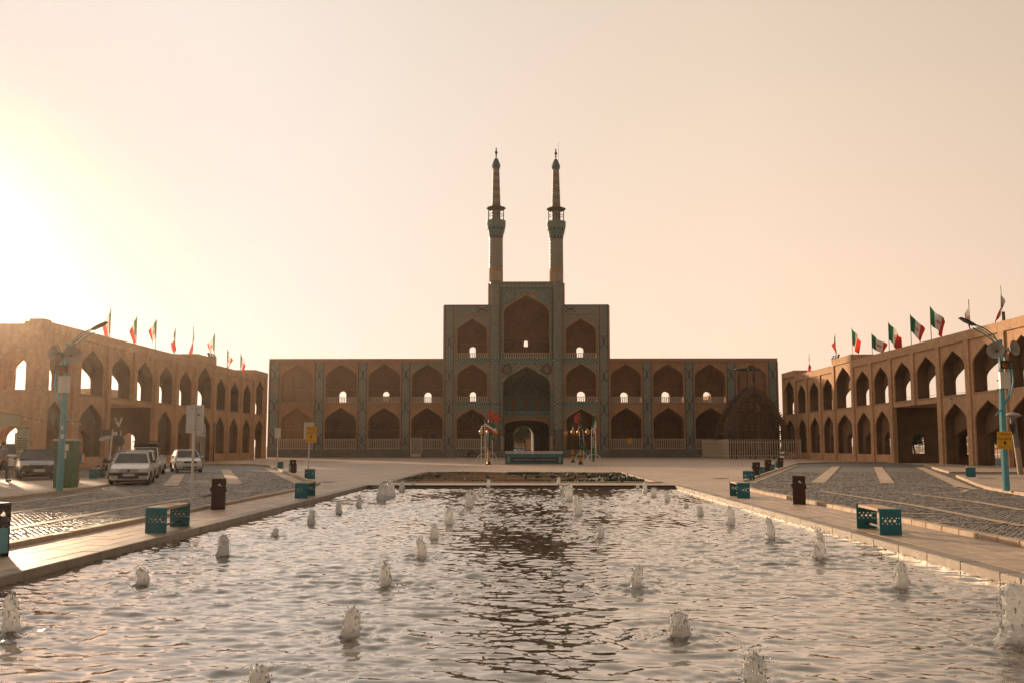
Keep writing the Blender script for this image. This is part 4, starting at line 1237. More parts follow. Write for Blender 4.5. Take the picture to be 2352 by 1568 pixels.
# ---------------------------------------------------------------- minarets
def minaret(xc, dy, label):
    Yc = YF + 2.2
    X = onY(xc, 650, Yc)[0]
    k = Yc / FD * .997
    Zf = lambda y: onY(1209, y + dy, Yc)[1]
    t = thing('minaret', label, 'minaret', (X, Yc, FZ(702)), group='pair of minarets')
    L = lambda prof, name, mat, n=24, cap=False: MB().lathe([(r * k, Zf(y)) for r, y in prof], n, (X, Yc), cap=cap).build(name, mat, t, smooth=True)
    L([(16.4, 702), (16.3, 640), (16.2, 618)], 'shaft_base', MAT['brick_plain'])
    L([(16.2, 618), (16.0, 580), (15.9, 548)], 'shaft', MAT['fret_brick'])
    L([(16.3, 548.6), (16.6, 547.4), (16.3, 546)], 'shaft_ring', MAT['dark_tile'])
    # corbelled balcony: tiers of little pointed cells
    L([(16.0, 547), (17.6, 537), (19.6, 529), (21.6, 523), (22.0, 521)], 'balcony_corbel', MAT['teal_pale'], 24)
    for tier, (y0, y1, r0, r1, n) in enumerate(((546, 538, 16.4, 18.2, 14), (538, 530, 18.2, 20.2, 14), (530, 522.5, 20.4, 22.2, 14))):
        mb = MB()
        for q in range(n):
            a = 2 * math.pi * (q + .5 * (tier % 2)) / n; da = math.pi / n * .62
            pts = []
            for (aa, rr, yy) in ((a - da, r0, y0), (a + da, r0, y0), (a + da, (r0 + r1) / 2, (y0 + y1) / 2), (a, r1, y1), (a - da, (r0 + r1) / 2, (y0 + y1) / 2)):
                pts.append((X + rr * 1.012 * k * math.cos(aa), Yc + rr * 1.012 * k * math.sin(aa), Zf(yy)))
            mb.add(pts, [(0, 1, 2, 3, 4)])
        mb.build('corbel_cell', MAT['dark_tile'] if tier != 1 else MAT['teal_tile'], t)
    L([(22.2, 521), (22.6, 520.5), (22.6, 509.5), (22.9, 509), (22.9, 508), (21, 508), (10, 508)], 'balcony_parapet', diamond_mat('parapet_tile' + str(int(xc)), .36, 0, .36, dark=(.06, .12, .12), teal=(.16, .25, .22), white=(.42, .38, .31)))
    L([(10.4, 508), (10.2, 475)], 'inner_shaft', MAT['fret'], 16)
    for q in range(8):
        a = 2 * math.pi * (q + .5) / 8
        px, py = X + 18.9 * k * math.cos(a), Yc + 18.9 * k * math.sin(a)
        rod('balcony_post', MAT['dark_wood'], (px, py, Zf(508)), (px, py, Zf(479)), .11, t)
        a2 = 2 * math.pi * (q + 1.5) / 8
        rod('balcony_rail', MAT['dark_wood'], (px, py, Zf(494)), (X + 18.9 * k * math.cos(a2), Yc + 18.9 * k * math.sin(a2), Zf(494)), .07, t)
    L([(10, 474), (15, 475), (22.6, 478), (22.6, 479.5), (17, 482.5), (10, 484)], 'canopy', MAT['dark_wood'], 20)
    yy = [474, 457, 440, 423, 406, 389.5]; rr = [10.3, 9.75, 9.2, 8.65, 8.1, 7.6]
    pat = [fret_mat('minaret_a%d' % int(xc), c=.30, tile=(.05, .03, .03), tile2=(.09, .05, .04), bk=(.42, .25, .155)), fret_mat('minaret_b%d' % int(xc), c=.30, tile=(.10, .22, .22), tile2=(.14, .26, .24), bk=(.40, .26, .17))]
    for q in range(10):
        f0, f1 = q / 10, (q + 1) / 10
        L([(10.3 - 2.7 * f0, 474 - 84.5 * f0), (10.3 - 2.7 * f1, 474 - 84.5 * f1)], 'upper_shaft', pat[q % 2], 16)
    cap = MB().lathe([(r * k, Zf(y)) for r, y in ((7.6, 389.5), (7.7, 386), (9.5, 380), (7.6, 374.5), (5.2, 369), (2.3, 363.7), (.2, 363))], 8, (X, Yc)).build('cap', MAT['teal_tile'], t)
    mb = MB()
    for q in range(8):
        a = 2 * math.pi * q / 8
        mb.tube([(X + r * k * math.cos(a), Yc + r * k * math.sin(a), Zf(y)) for r, y in ((7.8, 388), (9.6, 380), (5.3, 369), (2.4, 363.8))], .04, 4)
    mb.build('cap_edge', MAT['dark_tile'], cap)
    for y0 in (377, 374, 371, 368):
        r = 9.5 - (380 - y0) * .36
        MB().lathe([(r * k, Zf(y0)), (r * k * .99, Zf(y0 - .9))], 8, (X, Yc)).build('cap_course', MAT['dark_tile'], cap)
    fin = MB().lathe([(r * k, Zf(y)) for r, y in ((.9, 364), (.7, 361), (2.0, 359.5), (2.1, 357.5), (.8, 355.8), (2.6, 353.5), (3.5, 350.6), (2.6, 347.8), (.9, 346.6), (2.2, 345.8), (.9, 345), (1.6, 343), (1.6, 341), (.15, 339.5))], 12, (X, Yc))
    fin.build('finial', MAT['dark_wood'], t, smooth=True)
    # louvred vent
    vy = Yc - 16.6 * k
    vx = onY(xc + (.5 if xc < 1209 else 4.0), 640, vy)[0]
    v = MB().box(vx - .70, vx - .62, vy - .12, vy + .3, Zf(647), Zf(626.5)).box(vx + .62, vx + .70, vy - .12, vy + .3, Zf(647), Zf(626.5)).box(vx - .7, vx + .7, vy - .12, vy + .3, Zf(627.3), Zf(626.5)).box(vx - .62, vx + .62, vy + .1, vy + .12, Zf(647), Zf(627)).build('vent_frame', MAT['cream_metal'], t)
    for q in range(9):
        z = Zf(646) + (Zf(627.5) - Zf(646)) * (q + .5) / 9
        bar('louvre', MAT['cream_metal'], vx - .62, vx + .62, vy - .08, vy + .04, z - .035, z + .035, v, rot=(.5, 0, 0))
    return t, X, Yc, Zf
minaret(1139.2, 0, 'tiled minaret on the parked-car side of the gateway, slightly taller of the pair')
t, X, Yc, Zf = minaret(1278, 2.5, 'tiled minaret with a thin antenna rod beside its finial')
rod('antenna', MAT['iron'], (X + .38, Yc, Zf(368)), (X + .42, Yc, Zf(325)), .035, t)

# ================================================================ the arcades
XL, XR = -35.5, 37.0
def arcade(X, sg, openings, label, zsc, drive, open_low, shut=()):
    """openings: (near x, far x, raised) in picture units, from near to far; sg: +1 when the back lies towards +X"""
    Yp = lambda x: X * FD / (x - 1209)
    F = lambda u, z, d: (X + sg * d, u, z)
    B = [(min(Yp(a), Yp(b)), max(Yp(a), Yp(b)), r) for a, b, r in openings]
    B.sort()
    t = thing('arcade', label, 'arcade', (X, B[len(B) // 2][0], 0))
    bounds = []
    for i in range(len(B) + 1):
        if i == 0: bounds.append(B[0][0] - .7)
        elif i == len(B): bounds.append(B[-1][1] + .6)
        else: bounds.append((B[i - 1][1] + B[i][0]) / 2)
    sill, spring, apex, lapex, lspring, ptop, roof = [q * zsc for q in (6.1, 8.3, 9.95, 5.4, 3.7, 10.5, 11.3)]
    T1, T2, TL = 1.0, 1.16, .6
    bm = MAT['brick_arcade']
    for i, (y0, y1, raised) in enumerate(B):
        u0, u1 = bounds[i], bounds[i + 1]
        dz = .72 * zsc if raised else 0.0
        ap, pt, rf, sp = apex + dz * 1.3, ptop + dz, roof + dz, spring + dz * .8
        mb = MB(); mi = MB(); mid = (y0 + y1) / 2
        # upper storey
        arch_panel(mb, F, u0, u1, sill - .02, pt, y0, y1, sill, sp, ap, 0)
        arch_reveal(mb, F, y0, y1, sill, sp, ap, 0, .12); arch_reveal(mi, F, y0, y1, sill, sp, ap, .12, T1)
        hw = (y1 - y0) / 2 - .08
        closed = i in shut
        arch_panel(mi, F, u0, u1, sill - .3, rf - .6, mid - hw, mid + hw, sill, 7.3 * zsc, 8.55 * zsc, T1)
        if closed: mi.quad(F(mid - hw - .1, sill - .1, T1 + .01), F(mid + hw + .1, sill - .1, T1 + .01), F(mid + hw + .1, 8.6 * zsc, T1 + .01), F(mid - hw - .1, 8.6 * zsc, T1 + .01))
        arch_reveal(mi, F, mid - hw, mid + hw, sill, 7.3 * zsc, 8.55 * zsc, T1, T2)
        # lower storey
        if i in drive:
            mb.quad(F(u0, 5.55 * zsc, 0), F(u1, 5.55 * zsc, 0), F(u1, sill - .02, 0), F(u0, sill - .02, 0))
            mb.quad(F(u0, 5.55 * zsc, 0), F(u1, 5.55 * zsc, 0), F(u1, 5.55 * zsc, 4.6), F(u0, 5.55 * zsc, 4.6))
        else:
            mode = open_low.get(i, 'deep')
            TL = .85 if mode == 'open' else .6
            arch_panel(mb, F, u0, u1, 0, sill - .02, y0, y1, 0, lspring, lapex, 0)
            arch_reveal(mb, F, y0, y1, 0, lspring, lapex, 0, .12, bottom=False); arch_reveal(mi, F, y0, y1, 0, lspring, lapex, .12, TL, bottom=False)
            mode = open_low.get(i, 'deep')
            hl = (y1 - y0) / 2 - .08 if mode == 'open' else 1.2
            arch_panel(mi, F, u0, u1, 0, sill, mid - hl, mid + hl, 0, 2.35 * zsc, 3.2 * zsc, TL)
            arch_reveal(mi, F, mid - hl, mid + hl, 0, 2.35 * zsc, 3.2 * zsc, TL, T2, bottom=False)
        mb.build('arch_bay', bm, t)
        mi.build('arch_recess', MAT['arcade_inner_shade'], t)
        if i not in drive:
            mode = open_low.get(i, 'deep')
            if mode != 'open':
                a, b = (X - sg * .02, X + sg * .45)
                MB().box(min(a, b), max(a, b), y0 + .002, y1 - .002, 0, .82).build('low_wall', bm, t)
            if mode == 'panel':
                MB().box(X + sg * T2 - .03, X + sg * T2 + .03, mid - 1.5, mid + 1.5, 0, 3.3).build('infill_panel', MAT['plaster'], t)
            if mode == 'curtain':
                mb = MB(); n = 40; pts = []
                for q in range(n + 1):
                    pts.append((X + sg * (T2 + .1 + .06 * math.sin(q * 1.7)), mid - 1.3 + 2.6 * q / n))
                for a, b in zip(pts[:-1], pts[1:]):
                    mb.quad((a[0], a[1], .05), (b[0], b[1], .05), (b[0], b[1], 2.45), (a[0], a[1], 2.45))
                mb.build('curtain', MAT['curtain'], t, smooth=True)
        # parapet and cornice line
        a, b = X - sg * .16, X + sg * (T2 + .3)
        MB().box(min(a, b), max(a, b), u0, u1, pt, rf).build('parapet', bm, t)
        if raised:
            for q in (u0 + .03, u1 - .33):
                MB().box(min(X, X + sg * 3.0), max(X, X + sg * 3.0), q, q + .3, rf - 1.0, rf - .003).build('parapet_return', bm, t)
        a, b = X - sg * .03, X + sg * .5
        MB().box(min(a, b), max(a, b), y0 - .02, y1 + .02, sill - .16, sill - .01).build('sill', MAT['mould'], t)
    for i, u in enumerate(bounds):
        w = .42
        rz = roof
        ud, uu = u - w, u + w
        if i == 0: ud, uu = u, u + .85
        if i == len(bounds) - 1: ud, uu = u - .85, u
        inside_drive = (i - 1 in drive and i in drive)
        zt = (ptop + (.72 * zsc if (i < len(B) and B[i][2]) or (i > 0 and B[i - 1][2]) else 0)) - .004
        a, b = X - sg * .158, X + sg * .3
        MB().box(min(a, b), max(a, b), ud, uu, 5.55 * zsc if inside_drive else 0, zt).build('pilaster', bm, t)
    # deep side walls of the drive-through
    if drive:
        d0, d1 = min(drive), max(drive)
        for u, s in ((bounds[d0], 1), (bounds[d1 + 1], -1)):
            mb = MB()
            G2 = lambda q, z, d: (X + sg * q, u + s * d, z)
            arch_panel(mb, G2, .3, 4.6, 0, 5.55 * zsc, 1.9, 3.3, .95, 2.4, 3.05, 0, 'p', 6)
            arch_reveal(mb, G2, 1.9, 3.3, .95, 2.4, 3.05, 0, -.6, 'p', 6)
            mb.build('side_wall', MAT['arcade_inner_shade'], t)
    MB().box(min(X + sg * T2, X + sg * 4.6), max(X + sg * T2, X + sg * 4.6), bounds[0], bounds[-1], 5.55 * zsc + .004, sill - .03).build('floor_slab', bm, t)
    return t, B, bounds, dict(sill=sill, spring=spring, apex=apex, lapex=lapex, lspring=lspring, ptop=ptop, roof=roof)

arc_l, BL, bl, ZL = arcade(XL, -1, [(97, 145, 0), (179, 233, 0), (249, 296, 0), (308, 347, 0), (361, 394, 0), (408, 438, 0), (451, 484, 1), (494, 516, 0), (527, 547, 0), (557, 575, 0), (585, 607, 1)],
    'two-storey brick arcade in shade with its back to the sun, behind the parked cars', .96, {2, 3}, {0: 'curtain', 1: 'panel', 10: 'open', 6: 'open'}, (7, 8, 9))
arc_r, BR, br, ZR = arcade(XR, 1, [(2390, 2560, 0), (2310, 2380, 0), (2229, 2294.6, 0), (2159.6, 2212, 0), (2101, 2147, 0), (2050, 2088.5, 0), (2003.5, 2036, 0), (1961.6, 1994, 0), (1917, 1952, 1), (1886, 1910, 0), (1855.6, 1877, 0), (1829, 1847, 0), (1799, 1821, 1)],
    'two-storey brick arcade whose face catches the low sun', 1.0, {4, 5}, {0: 'open', 1: 'open', 2: 'open', 3: 'open'})

# front-facing return wing at the corner of the shaded arcade
YC = 72.2
ret = thing('arcade_return', 'brick wing that turns the corner of the shaded arcade, one high arched opening', 'arcade', (XL - 5, YC, 0))
F = lambda u, z, d: (u, YC + d, z)
x_ = lambda v: onY(v, 870, YC)[0]
u0, u1 = x_(-60), XL + .1
zt = 10.3
bay_u = [(x_(0), x_(58), x_(14), x_(50.5)), (x_(-110), x_(-45), x_(-95), x_(-58))]
edges = [XL + .1, x_(-22), x_(-140)]
for i, (a, b, wa, wb) in enumerate(bay_u):
    p1, p0 = edges[i], edges[i + 1]
    mb = MB()
    sz = onY(30, 900, YC)[1]
    arch_panel(mb, F, p0, p1, sz - .02, zt, a, b, sz, sz + 2.1, sz + 3.6, 0); arch_reveal(mb, F, a, b, sz, sz + 2.1, sz + 3.6, 0, 1.0)
    arch_panel(mb, F, p0, p1, sz - .3, zt - .2, wa, wb, sz, sz + 1.65, sz + 2.55, 1.0); arch_reveal(mb, F, wa, wb, sz, sz + 1.65, sz + 2.55, 1.0, 1.4)
    arch_panel(mb, F, p0, p1, 0, sz - .02, a, b, 0, 2.2, 3.3, 0); arch_reveal(mb, F, a, b, 0, 2.2, 3.3, 0, 1.4, bottom=False)
    mb.build('arch_bay', MAT['brick_arcade'], ret)
    MB().box(p0, p1 - .004, YC - .02, YC + 1.6, zt + .002, zt + .35).build('parapet', MAT['brick_arcade'], ret)
MB().box(x_(66), XL + .2, YC - .3, YC + .8, 0, 10.97).build('corner_pier', MAT['brick_arcade'], ret)
for yy in (2,):
    mb = MB()
    for a in (4, 44):
        X0 = x_(a)
        mb.box(X0, X0 + .5, YC - .06, YC - .005, 8.5, 8.95)
    mb.build('plaster_patch', MAT['plaster'], ret)
# shop door seen through the lower arch
MB().box(x_(16), x_(42), YC + 1.5, YC + 1.56, 0, 2.7).build('shop_front', MAT['curtain'], ret)
MB().box(x_(24), x_(42), YC + 1.44, YC + 1.495, 2.2, 2.75).build('shop_sign', MAT['orange'], ret)

# ticket kiosk fitted into the raised bay of the shaded arcade
y0, y1, _ = BL[6]
kx = XL - .55
ki = thing('ticket_kiosk', 'beige kiosk wall with barred window and painted lettering filling a shaded arch', 'kiosk', (kx, (y0 + y1) / 2, 0))
MB().box(kx - .3, kx, y0 + .002, y1 - .002, 0, 2.75).build('kiosk_wall', MAT['grey'], ki)
A = [(y0 + .01, 2.76)] + [(q, z) for q, z in pt_arch(y0 + .01, y1 - .01, ZL['lspring'], ZL['lapex'] - .02)] + [(y1 - .01, 2.76)]
mb = MB(); mb.add([(kx - .02, q, z) for q, z in A], [tuple(range(len(A)))]); mb.build('painted_panel', MAT['white'], ki)
wz = MB().box(kx, kx + .03, y0 + 1.3, y0 + 2.9, 1.0, 2.1).build('kiosk_window', MAT['black'], ki)
for q in range(4): bar('window_bar', MAT['white_metal'], kx + .032, kx + .06, y0 + 1.3 + q * .52, y0 + 1.36 + q * .52, 1.0, 2.1, wz)
MB().box(kx, kx + .03, y0 + 3.1, y0 + 4.2, 1.0, 2.2).build('poster', MAT['banner_cloth'], ki)
mb = MB(); random.seed(5)
for r_ in range(3):
    yq = y0 + 2.6
    while yq < y1 - .8:
        z0 = 3.1 + r_ * .55
        mb.tube([(kx + .01, yq, z0), (kx + .01, yq + .12, z0 + .2), (kx + .01, yq + .3, z0 - .05)], .03, 4); yq += .4
mb.build('script', MAT['ink'], ki)
MB().tube([(XL + .22, bl[7] - .3, 0), (XL + .22, bl[7] - .3, 4.4)], .05, 6).build('drain_pipe', MAT['iron'], arc_l)

# ================================================================ things behind the arcades
def tree(name, label, x, y, h, r, trunk_h, n, group='trees behind the buildings', bare=False, mat='foliage'):
    t = thing(name, label, 'tree', (x, y, 0), group=group)
    mb = MB()
    mb.tube([(x, y, 0), (x + .1, y, trunk_h * .5), (x - .05, y + .1, trunk_h), (x, y, trunk_h + (h - trunk_h) * .5)], [.16, .13, .11, .04], 7)
    rr = random.Random(int(x * 13 + y))
    for k in range(9 if not bare else 26):
        a = rr.uniform(0, 6.28); e = rr.uniform(.35, 1.2)
        s = Vector((x, y, trunk_h * rr.uniform(.8, 1.15))); d = Vector((math.cos(a) * math.cos(e), math.sin(a) * math.cos(e), math.sin(e)))
        L = r * rr.uniform(.7, 1.15)
        m1 = s + d * L * .5 + Vector((rr.uniform(-.2, .2), rr.uniform(-.2, .2), .1))
        mb.tube([s, m1, s + d * L], [.07, .045, .012], 5)
        if bare:
            for q in range(3):
                d2 = (d + Vector((rr.uniform(-1, 1), rr.uniform(-1, 1), rr.uniform(-.3, .8)))).normalized()
                mb.tube([m1, m1 + d2 * L * .5], [.03, .008], 4)
    mb.build('trunk', MAT['bark'], t)
    if n:
        q = np.random.default_rng(int(abs(x) * 7 + y))
        nc = 34
        cc = q.normal(0, 1, (nc, 3)); cc /= np.linalg.norm(cc, axis=1)[:, None]
        cc *= (q.random(nc) ** .5)[:, None] * np.array([r * .82, r * .82, (h - trunk_h) * .42])
        cc += np.array([x, y, trunk_h + (h - trunk_h) * .5])
        which = q.integers(0, nc, n)
        p = cc[which] + q.normal(0, r * .17, (n, 3))
        a = q.normal(0, 1, (n, 3)); a /= np.linalg.norm(a, axis=1)[:, None]
        b = np.cross(a, q.normal(0, 1, (n, 3))); b /= np.linalg.norm(b, axis=1)[:, None]
        s = q.uniform(.06, .14, n)[:, None]
        V = np.stack([p - a * s, p + b * s * .5, p + a * s, p - b * s * .5], 1).reshape(-1, 3)
        me = bpy.data.meshes.new('crown'); me.from_pydata(V.tolist(), [], np.arange(n * 4).reshape(-1, 4).tolist())
        me.materials.append(MAT[mat]); o = link_mesh('crown', me, t); o['kind'] = 'stuff'
    return t
tree('leafy_tree', 'dark leafy tree seen through the gateway passage', onY(1206, 1000, 196)[0], 196, 7.6, 3.9, 2.2, 26000)
px = onY(2268, 1010, 92)
tree('clipped_tree', 'round dark tree behind the arch next to the yellow signpost', px[0], 92, 4.7, 1.9, 1.9, 7000)
tree('leafy_tree', 'low dark tree glimpsed through the drive-through side arch of the sunlit arcade', onY(2098, 1000, 134)[0], 134, 4.6, 2.0, 1.6, 5000)
tree('bare_tree', 'bare twiggy tree behind the end bay of the sunlit arcade', onY(1822, 940, 158)[0], 158, 9.2, 3.4, 3.2, 500, bare=True)
# street front behind the sunlit arcade
sf = thing('shuttered_shop', 'pale shop front with corrugated roller shutter across the street', 'building', (66, 110, 0))
MB().box(66, 74, 84, 128, 0, 5.2).build('wall', MAT['white'], sf)
for k in range(5):
    y = 86 + k * 8.2
    sh = MB().box(65.9, 65.995, y, y + 6.6, .3, 3.6).build('shutter', MAT['cream_metal'], sf)
    for q in range(16): bar('shutter_rib', MAT['cream_metal'], 65.85, 65.895, y, y + 6.6, .4 + q * .2, .5 + q * .2, sh)
MB().box(64.6, 66, 84, 128, .002, .18).build('step', MAT['kerb'], sf)
gb = thing('street_building', 'dark building with tall railings beyond the drive-through of the sunlit arcade', 'building', (66, 142, 0))
MB().box(66, 76, 129, 165, 0, 8).build('wall', MAT['niche'], gb)
for k in range(40): bar('rail_bar', MAT['cream_metal'], 63.9, 63.98, 129.5 + k * .85, 129.6 + k * .85, .1, 3.4, gb)
for z in (.5, 1.9, 3.3): bar('cross_rail', MAT['cream_metal'], 63.99, 64.05, 129, 164, z, z + .1, gb)
hr = thing('street_railing', 'low grey tubular railing along the street behind the arches', 'railing', (55, 92, 0))
MB().tube([(56, 84, 0), (56, 84, .9), (56, 84.3, 1.0), (56, 99.7, 1.0), (56, 100, .9), (56, 100, 0)], .05, 6).build('rail', MAT['grey'], hr)
for k in range(3): MB().tube([(56, 88 + k * 4, 0), (56, 88 + k * 4, .96)], .04, 6).build('post', MAT['grey'], hr)
# houses behind the shaded arcade and behind the facade windows
hx = onY(200, 900, 140)[0]
hl = thing('distant_house', 'sunlit brick building with small star openings seen through a shaded upper arch', 'building', (hx, 140, 0))
MB().box(hx - 3.2, hx + 2.6, 140, 150, 0, onY(190, 891, 140)[1]).build('wall', MAT['brick_arcade'], hl)
for k in range(3):
    MB().box(hx - 1.6 + k * 1.35, hx - 1.1 + k * 1.35, 139.95, 139.995, onY(190, 903, 140)[1], onY(190, 900, 140)[1]).build('vent_hole', MAT['niche'], hl)
bk = thing('distant_house', 'pale house with small windows seen through an upper facade window', 'building', (onY(886, 915, 230)[0], 230, 0))
X0, X1 = onY(872, 915, 230)[0], onY(902, 915, 230)[0]; zt = onY(886, 909, 230)[1]
MB().box(X0, X1, 230, 240, 0, zt).build('wall', MAT['plaster'], bk)
for k in range(4): MB().box(X0 + .5 + k * .75, X0 + .9 + k * .75, 229.95, 229.995, zt - 2.2, zt - 1.0).build('window', MAT['black'], bk)
bk = thing('distant_house', 'stepped house with a roof box seen through the facade window above the lattice frame', 'building', (onY(1626, 915, 230)[0], 230, 0))
X0, X1 = onY(1612, 915, 230)[0], onY(1640, 915, 230)[0]
MB().box(X0, X1, 230, 240, 0, onY(1626, 917, 230)[1]).build('wall', MAT['plaster'], bk)
MB().box(onY(1626, 915, 230)[0], onY(1633, 915, 230)[0], 229, 236, 0, onY(1626, 907, 230)[1]).build('stair_tower', MAT['plaster'], bk)
bk = thing('street_wall', 'long pale wall at the end of the gateway passage', 'wall', (0, 215, 0))
MB().box(-14, 22, 215, 216, 0, 4.0).build('wall', MAT['plaster'], bk)
for k in range(4):
    X = onY(1189 + k * 9, 1030, YF + 12)[0]
    bt = thing('barrier_hoop', 'black hoop barrier, %s from the parked-car side in the gateway passage' % ORD[k], 'barrier', (X, YF + 12, 0), group='hoops in the passage')
    MB().tube([(X - .28, YF + 12, 0), (X - .28, YF + 12, .9), (X - .18, YF + 12, 1.05), (X + .18, YF + 12, 1.05), (X + .28, YF + 12, .9), (X + .28, YF + 12, 0)], .06, 6).build('hoop', MAT['black'], bt)

# ================================================================ the wooden mourning frame (palm-shaped lattice) and its fence
YN = 134.6
NX = onY(1733, 930, YN)[0]
def nak(t):   # half outline: height fraction -> half width
    return t
base_z, top_z = 1.1, onY(1732.6, 884, YN)[1]
HW = 4.25
def outline(n=30):
    P = []
    for i in range(n + 1):
        t = i / n                         # 0 foot .. 1 tip
        w = HW * float(np.interp(1 - t, [0, .03, .105, .22, .37, .526, .64, .79, 1.0], [0, .075, .235, .49, .70, .875, .96, 1.0, .92]))
        P.append((w, base_z + (top_z - base_z) * t))
    return P
nk = thing('wooden_lattice_frame', 'huge palm-leaf shaped dark wooden lattice frame standing behind the railings', 'lattice frame', (NX, YN + 1.5, 0))
half = outline()
ring = [(-w, z) for w, z in half] + [(w, z) for w, z in reversed(half[:-1])]
def nwidth(z):
    for a, b in zip(half[:-1], half[1:]):
        if a[1] <= z <= b[1]: return a[0] + (b[0] - a[0]) * (z - a[1]) / (b[1] - a[1])
    return 0
for fi, (yy, sh) in enumerate(((YN, 0.0), (YN + 3.4, -.35))):
    for sgn in (-1, 1):
        mb = MB()
        side = half if sgn == 1 else half
        L = [(NX + sh + sgn * w, yy, z) for w, z in side]
        Li = [(NX + sh + sgn * max(0, w - .55), yy, z - .25) for w, z in side]
        for a, b, c_, d_ in zip(L[:-1], L[1:], Li[1:], Li[:-1]):
            vs = [Vector(p) + Vector((0, o, 0)) for o in (-.22, .22) for p in (a, b, c_, d_)]
            mb.add(vs, [(0, 1, 2, 3), (7, 6, 5, 4), (0, 4, 5, 1), (1, 5, 6, 2), (2, 6, 7, 3), (3, 7, 4, 0)])
        mb.build('rim_beam', MAT['old_wood'], nk)
    for sgn in (-1, 1):
        for i in range(1, 30):
            w, z = half[i]
            a = Vector((NX + sh + sgn * w, yy, z)); nrm_ = Vector((sgn * .8, 0, .6))
            rod('rim_peg', MAT['old_wood'], a, a + nrm_ * .28, .12, nk)
for k in range(9):               # uprights
    x = -HW * .86 + HW * 1.72 * k / 8
    zs_ = [z for w, z in half if w > abs(x) + .3]
    if not zs_: continue
    rod('upright', MAT['old_wood'], (NX + x, YN + .25, base_z), (NX + x, YN + .25, max(zs_)), .24 if k % 2 == 0 else .17, nk)
for z in (2.4, 3.6, 4.9, 6.2, 7.5, 8.7):
    if z > top_z - 1: continue
    w = nwidth(z) - .3
    rod('cross_beam', MAT['old_wood'], (NX - w, YN + .1, z), (NX + w, YN + .1, z), .19, nk)
    for s in (-1, 1):            # ties between the two faces
        rod('tie_beam', MAT['old_wood'], (NX + s * (w + .1), YN - .1, z - .2), (NX + s * (w + .1) - .35, YN + 3.6, z - .2), .17, nk)
mb = MB()
for yy, sh, st in ((YN + .42, 0, .30), (YN + 3.2, -.35, .34)):
    x = -HW
    while x < HW:
        zs_ = [z for w, z in half if w > abs(x) + .2]
        if zs_: mb.box(NX + sh + x - .035, NX + sh + x + .035, yy, yy + .05, base_z, max(zs_))
        x += st
    z = base_z + .2
    while z < top_z - .4:
        w = nwidth(z) - .25
        mb.box(NX + sh - w, NX + sh + w, yy - .055, yy - .004, z - .035, z + .035)
        z += st
lat = mb.build('lattice', MAT['old_wood'], nk); lat['kind'] = 'stuff'
for s in (-1, 0, 1):
    for yy in (YN + .2, YN + 3.3):
        rod('foot_post', MAT['dark_wood'], (NX + s * HW * .6, yy, 0), (NX + s * HW * .6, yy, base_z + .4), .3, nk)
for z in (.55, 1.1): rod('carry_beam', MAT['old_wood'], (NX - HW * 1.02, YN - .3, z), (NX + HW * 1.02, YN - .3, z), .22, nk)
for s, yy in ((-.35 - .95, YN + 3.4), (0, YN)):
    rod('finial_spike', MAT['dark_wood'], (NX + s, yy, top_z - .9 if s else top_z), (NX + s, yy, top_z + 1.9), .10, nk)
    MB().lathe([(.02, top_z + 2.4), (.16, top_z + 1.5), (.2, top_z + 1.0), (.06, top_z + .2)], 8, (NX + s, yy)).build('finial', MAT['dark_wood'], nk)
dz = onY(1716, 848, YN + 1.7)[1]; dx = onY(1716, 848, YN + 1.7)[0]
MB().tube([(dx, YN + 1.7, base_z), (dx, YN + 1.7, dz)], .1, 8).build('mast', MAT['iron'], nk)
wheel = MB()
wheel.tube([(dx + 1.75 * math.cos(a), YN + 1.7 + 1.75 * math.sin(a), dz) for a in [2 * math.pi * k / 28 for k in range(29)]], .09, 6)
wheel.build('wheel_rim', MAT['iron'], nk, smooth=True)
for k in range(8):
    a = math.pi * k / 4
    rod('wheel_spoke', MAT['iron'], (dx, YN + 1.7, dz), (dx + 1.7 * math.cos(a), YN + 1.7 + 1.7 * math.sin(a), dz), .06, nk)

def bar_fence(name, label, pts, h, step, z0=.12):
    t = thing(name, label, 'fence', (pts[0][0], pts[0][1], 0))
    for a, b in zip(pts[:-1], pts[1:]):
        a = Vector((*a, 0)); b = Vector((*b, 0)); d = b - a; n = round(d.length / step)
        for z in (z0 + .3, h - .35):
            rod('cross_rail', MAT['cream_metal'], a + Vector((0, 0, z)), b + Vector((0, 0, z)), .07, t)
        for k in range(n + 1):
            p = a + d * k / n
            bar('fence_bar', MAT['cream_metal'], p.x - .045, p.x + .045, p.y - .06, p.y - .03, z0, h, t)
        for p in (a, b): bar('fence_post', MAT['cream_metal'], p.x - .07, p.x + .07, p.y - .05, p.y + .09, 0, h + .02, t)
    return t
Yn0 = 131.8
fl = onY(1673, 1040, Yn0)[0]; frr = min(onY(1839, 1040, Yn0)[0], XR - .35)
bar_fence('railing_fence', 'cream bar fence enclosing the palm-shaped wooden frame', [(onY(1614.7, 1040, 145.5)[0], 145.5), (fl, Yn0), (frr, Yn0)], 2.55, .30)

